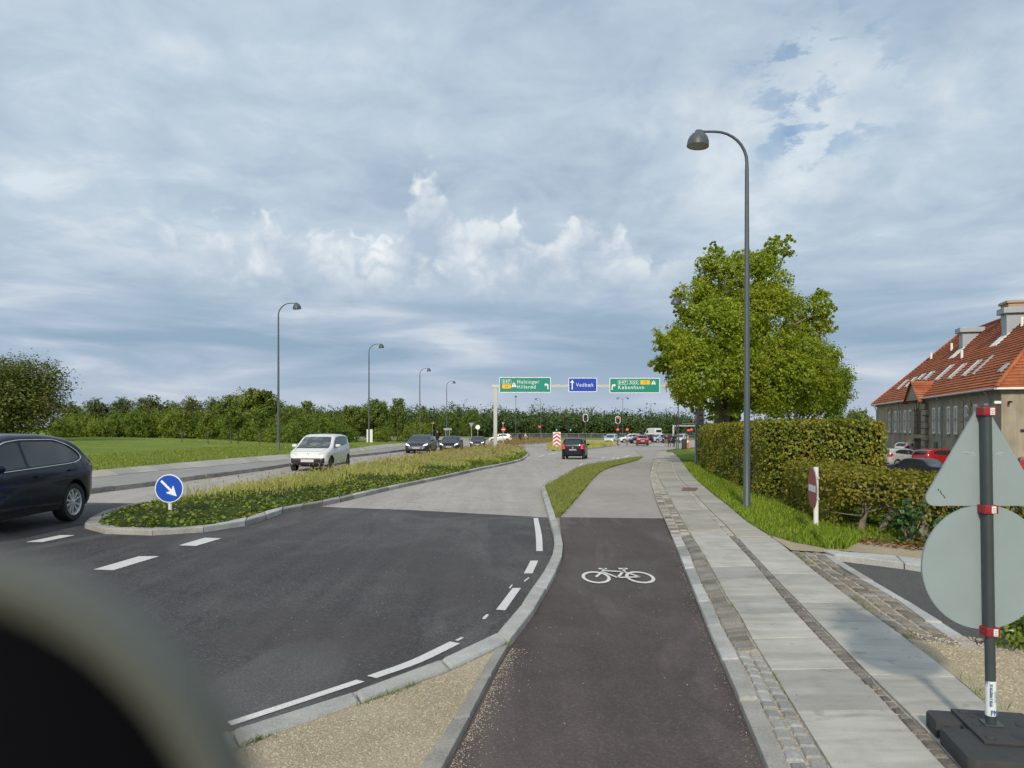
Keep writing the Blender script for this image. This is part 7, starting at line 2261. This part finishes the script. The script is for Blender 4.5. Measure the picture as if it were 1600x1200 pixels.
# ------------------------------------------------------------------ out of focus unidentified round object close to the lens, modelled as a mirror
def near_object():
    d = .072
    k = d / FPX
    c = Vector(((-135 - CX) * k, d, EYE - (1407 - HY) * k))
    root = empty('round_object', (c.x, c.y, 0.0), 0, 'blurred black round object with pale rim close up at the lower left', 'mirror')
    Rm = 560 * k
    M_ = Matrix.Translation((0, 0, c.z)) @ Matrix.Rotation(R(90), 4, 'X')
    MB().lathe([(.004, .010), (Rm * .6, .009), (Rm * .88, .003), (Rm * .90, -.003), (Rm * .7, -.018), (.006, -.026)], 64, M_).build('housing', plain('matt_black', (.003, .003, .004), .9, .1, 40, spec=.05), root, 60)
    MB().lathe([(Rm * .89, .003), (Rm * .97, .004), (Rm * 1.0, .0), (Rm * .97, -.004), (Rm * .89, -.003)], 64, M_, closed=True).build('rim', plain('pale_rim', (.10, .104, .085), .5, .1, 40), root, 60)
    MB().tube([(0, 0, c.z - Rm * .9), (-.03, .02, c.z - .25), (-.04, .02, .0)], [.006, .008, .012], 10).build('stalk', MAT['black'], root, 60)
    MB().lathe([(.10, 0), (.10, .012), (.02, .03)], 24, Matrix.Translation((-.04, .02, 0))).build('base', MAT['black'], root, 60)
near_object()
# ------------------------------------------------------------------ loose grit, pebbles and leaves on the ground
L_grit = leaf('loose_grit', [(.36, .30, .21), (.48, .41, .30), (.60, .53, .42), (.30, .27, .22)], 0.0)
def pebbles(name, label, P2, off, size, seed, mat=None):
    r = np.random.default_rng(seed)
    n = len(P2)
    base = np.array([[1, 0, 0], [-.5, .87, 0], [-.5, -.87, 0], [0, 0, 1.0]])
    a = r.random(n) * 6.28
    ca, sa = np.cos(a), np.sin(a)
    s_ = size * (.5 + r.random(n))
    V = np.empty((n, 4, 3))
    for k in range(4):
        x, y, z = base[k]
        V[:, k, 0] = P2[:, 0] + (x * ca - y * sa) * s_
        V[:, k, 1] = P2[:, 1] + (x * sa + y * ca) * s_ * .8
        V[:, k, 2] = z * s_ * .7
    V[:, :, 2] += (zga(P2) + off)[:, None]
    F = (np.arange(n)[:, None, None] * 4 + np.array([[0, 1, 3], [1, 2, 3], [2, 0, 3]])[None]).reshape(-1, 3)
    o = link(name, quick_mesh(name, V.reshape(-1, 3), F), mat or L_grit)
    return tag(o, label, 'grit', kind='stuff')
def along(line, n, spread, seed, side=0.0):
    r = np.random.default_rng(seed)
    q = resample(line, count=300)
    i = r.integers(0, 300, n)
    p = q[i] + (q[i + 1] - q[i]) * r.random(n)[:, None]
    d = unit(np.column_stack([q[i + 1] - q[i], np.zeros(n)]))[:, :2]
    nn = np.stack([-d[:, 1], d[:, 0]], 1)
    return p + nn * (side + r.exponential(spread, n) * np.sign(side if side else 1) + 0 * r.random(n))[:, None]
r = np.random.default_rng(5)
pebbles('loose_pebbles', 'pale pebbles lying on the gravel corner', scatter(gravel_poly, 6000, r), .075, .007, 1)
pebbles('loose_pebbles', 'pale pebbles on the gravel beside the rubber foot', scatter(Gs((1417, 997), (1497, 1060), (1605, 1150), (1700, 1100), (1640, 1022), (1507, 1011)), 2500, r), .089, .010, 2)
KB3n = [p for p in KB3]
def sgn(line, toward):
    q = np.array(line[len(line) // 2]); d = np.array(line[len(line) // 2 + 1]) - q
    nn = np.array([-d[1], d[0]])
    return 1 if nn @ (np.array(toward) - q) > 0 else -1
pebbles('spilled_grit', 'sandy grit spilled on the cycle path along the gravel corner kerb', along(KB3, 1100, .045, 3, .02 * sgn(KB3, G(850, 1100))), .036, .0045, 3)
pebbles('spilled_grit', 'thin grit along the right edge of the cycle path', along(KR_A, 450, .025, 4, .02 * sgn(KR_A, G(950, 1000))), .036, .004, 4)
pebbles('spilled_grit', 'fine grit on the fresh road along the curved kerb', along(KA, 1300, .06, 6, .03 * sgn(KA, G(700, 900))), .006, .004, 6)
pebbles('road_specks', 'pale specks strewn over the fresh road surface', scatter(Gs((300, 840), (540, 795), (850, 812), (840, 900), (760, 990), (560, 1060), (330, 1000)), 260, r), .006, .005, 7)
pebbles('road_specks', 'pale specks strewn over the cycle path', scatter(Gs((880, 812), (1035, 812), (1190, 1180), (700, 1180), (800, 1000)), 110, r), .036, .005, 8)

# weeds in the joints of kerbs and setts
def weeds(label, line, n, off, seed, spread=.015, h=.05):
    q = along(line, n, spread, seed)
    r = np.random.default_rng(seed + 50)
    ph = np.sin(q[:, 1] * 2.3 + seed) + np.sin(q[:, 1] * 5.1) > .2
    q = q[ph]
    o = blade_obj('joint_weeds', np.column_stack([q, zga(q) + off]), h * (.3 + r.random(len(q))), .006, L_grass, None, .9)
    tag(o, label, 'weeds', kind='stuff')
weeds('tiny weeds in the joint between setts and the left slab row', band(S1, 4, 26), 1200, .075, 21, .012, .03)
weeds('tiny weeds along the outer edge of the pavement slabs', band(S4, 4, 30), 1500, .08, 22, .04, .06)
weeds('tiny weeds along the kerb of the gravel corner', KB2, 500, .07, 23, .02, .04)
weeds('tiny weeds at the foot of the island kerb', IR, 1600, .0, 24, .02, .05)
weeds('ragged grass along the turf strip edge of the cycle path', PL, 2500, .07, 25, .03, .07)
print('objects', len(bpy.data.objects))
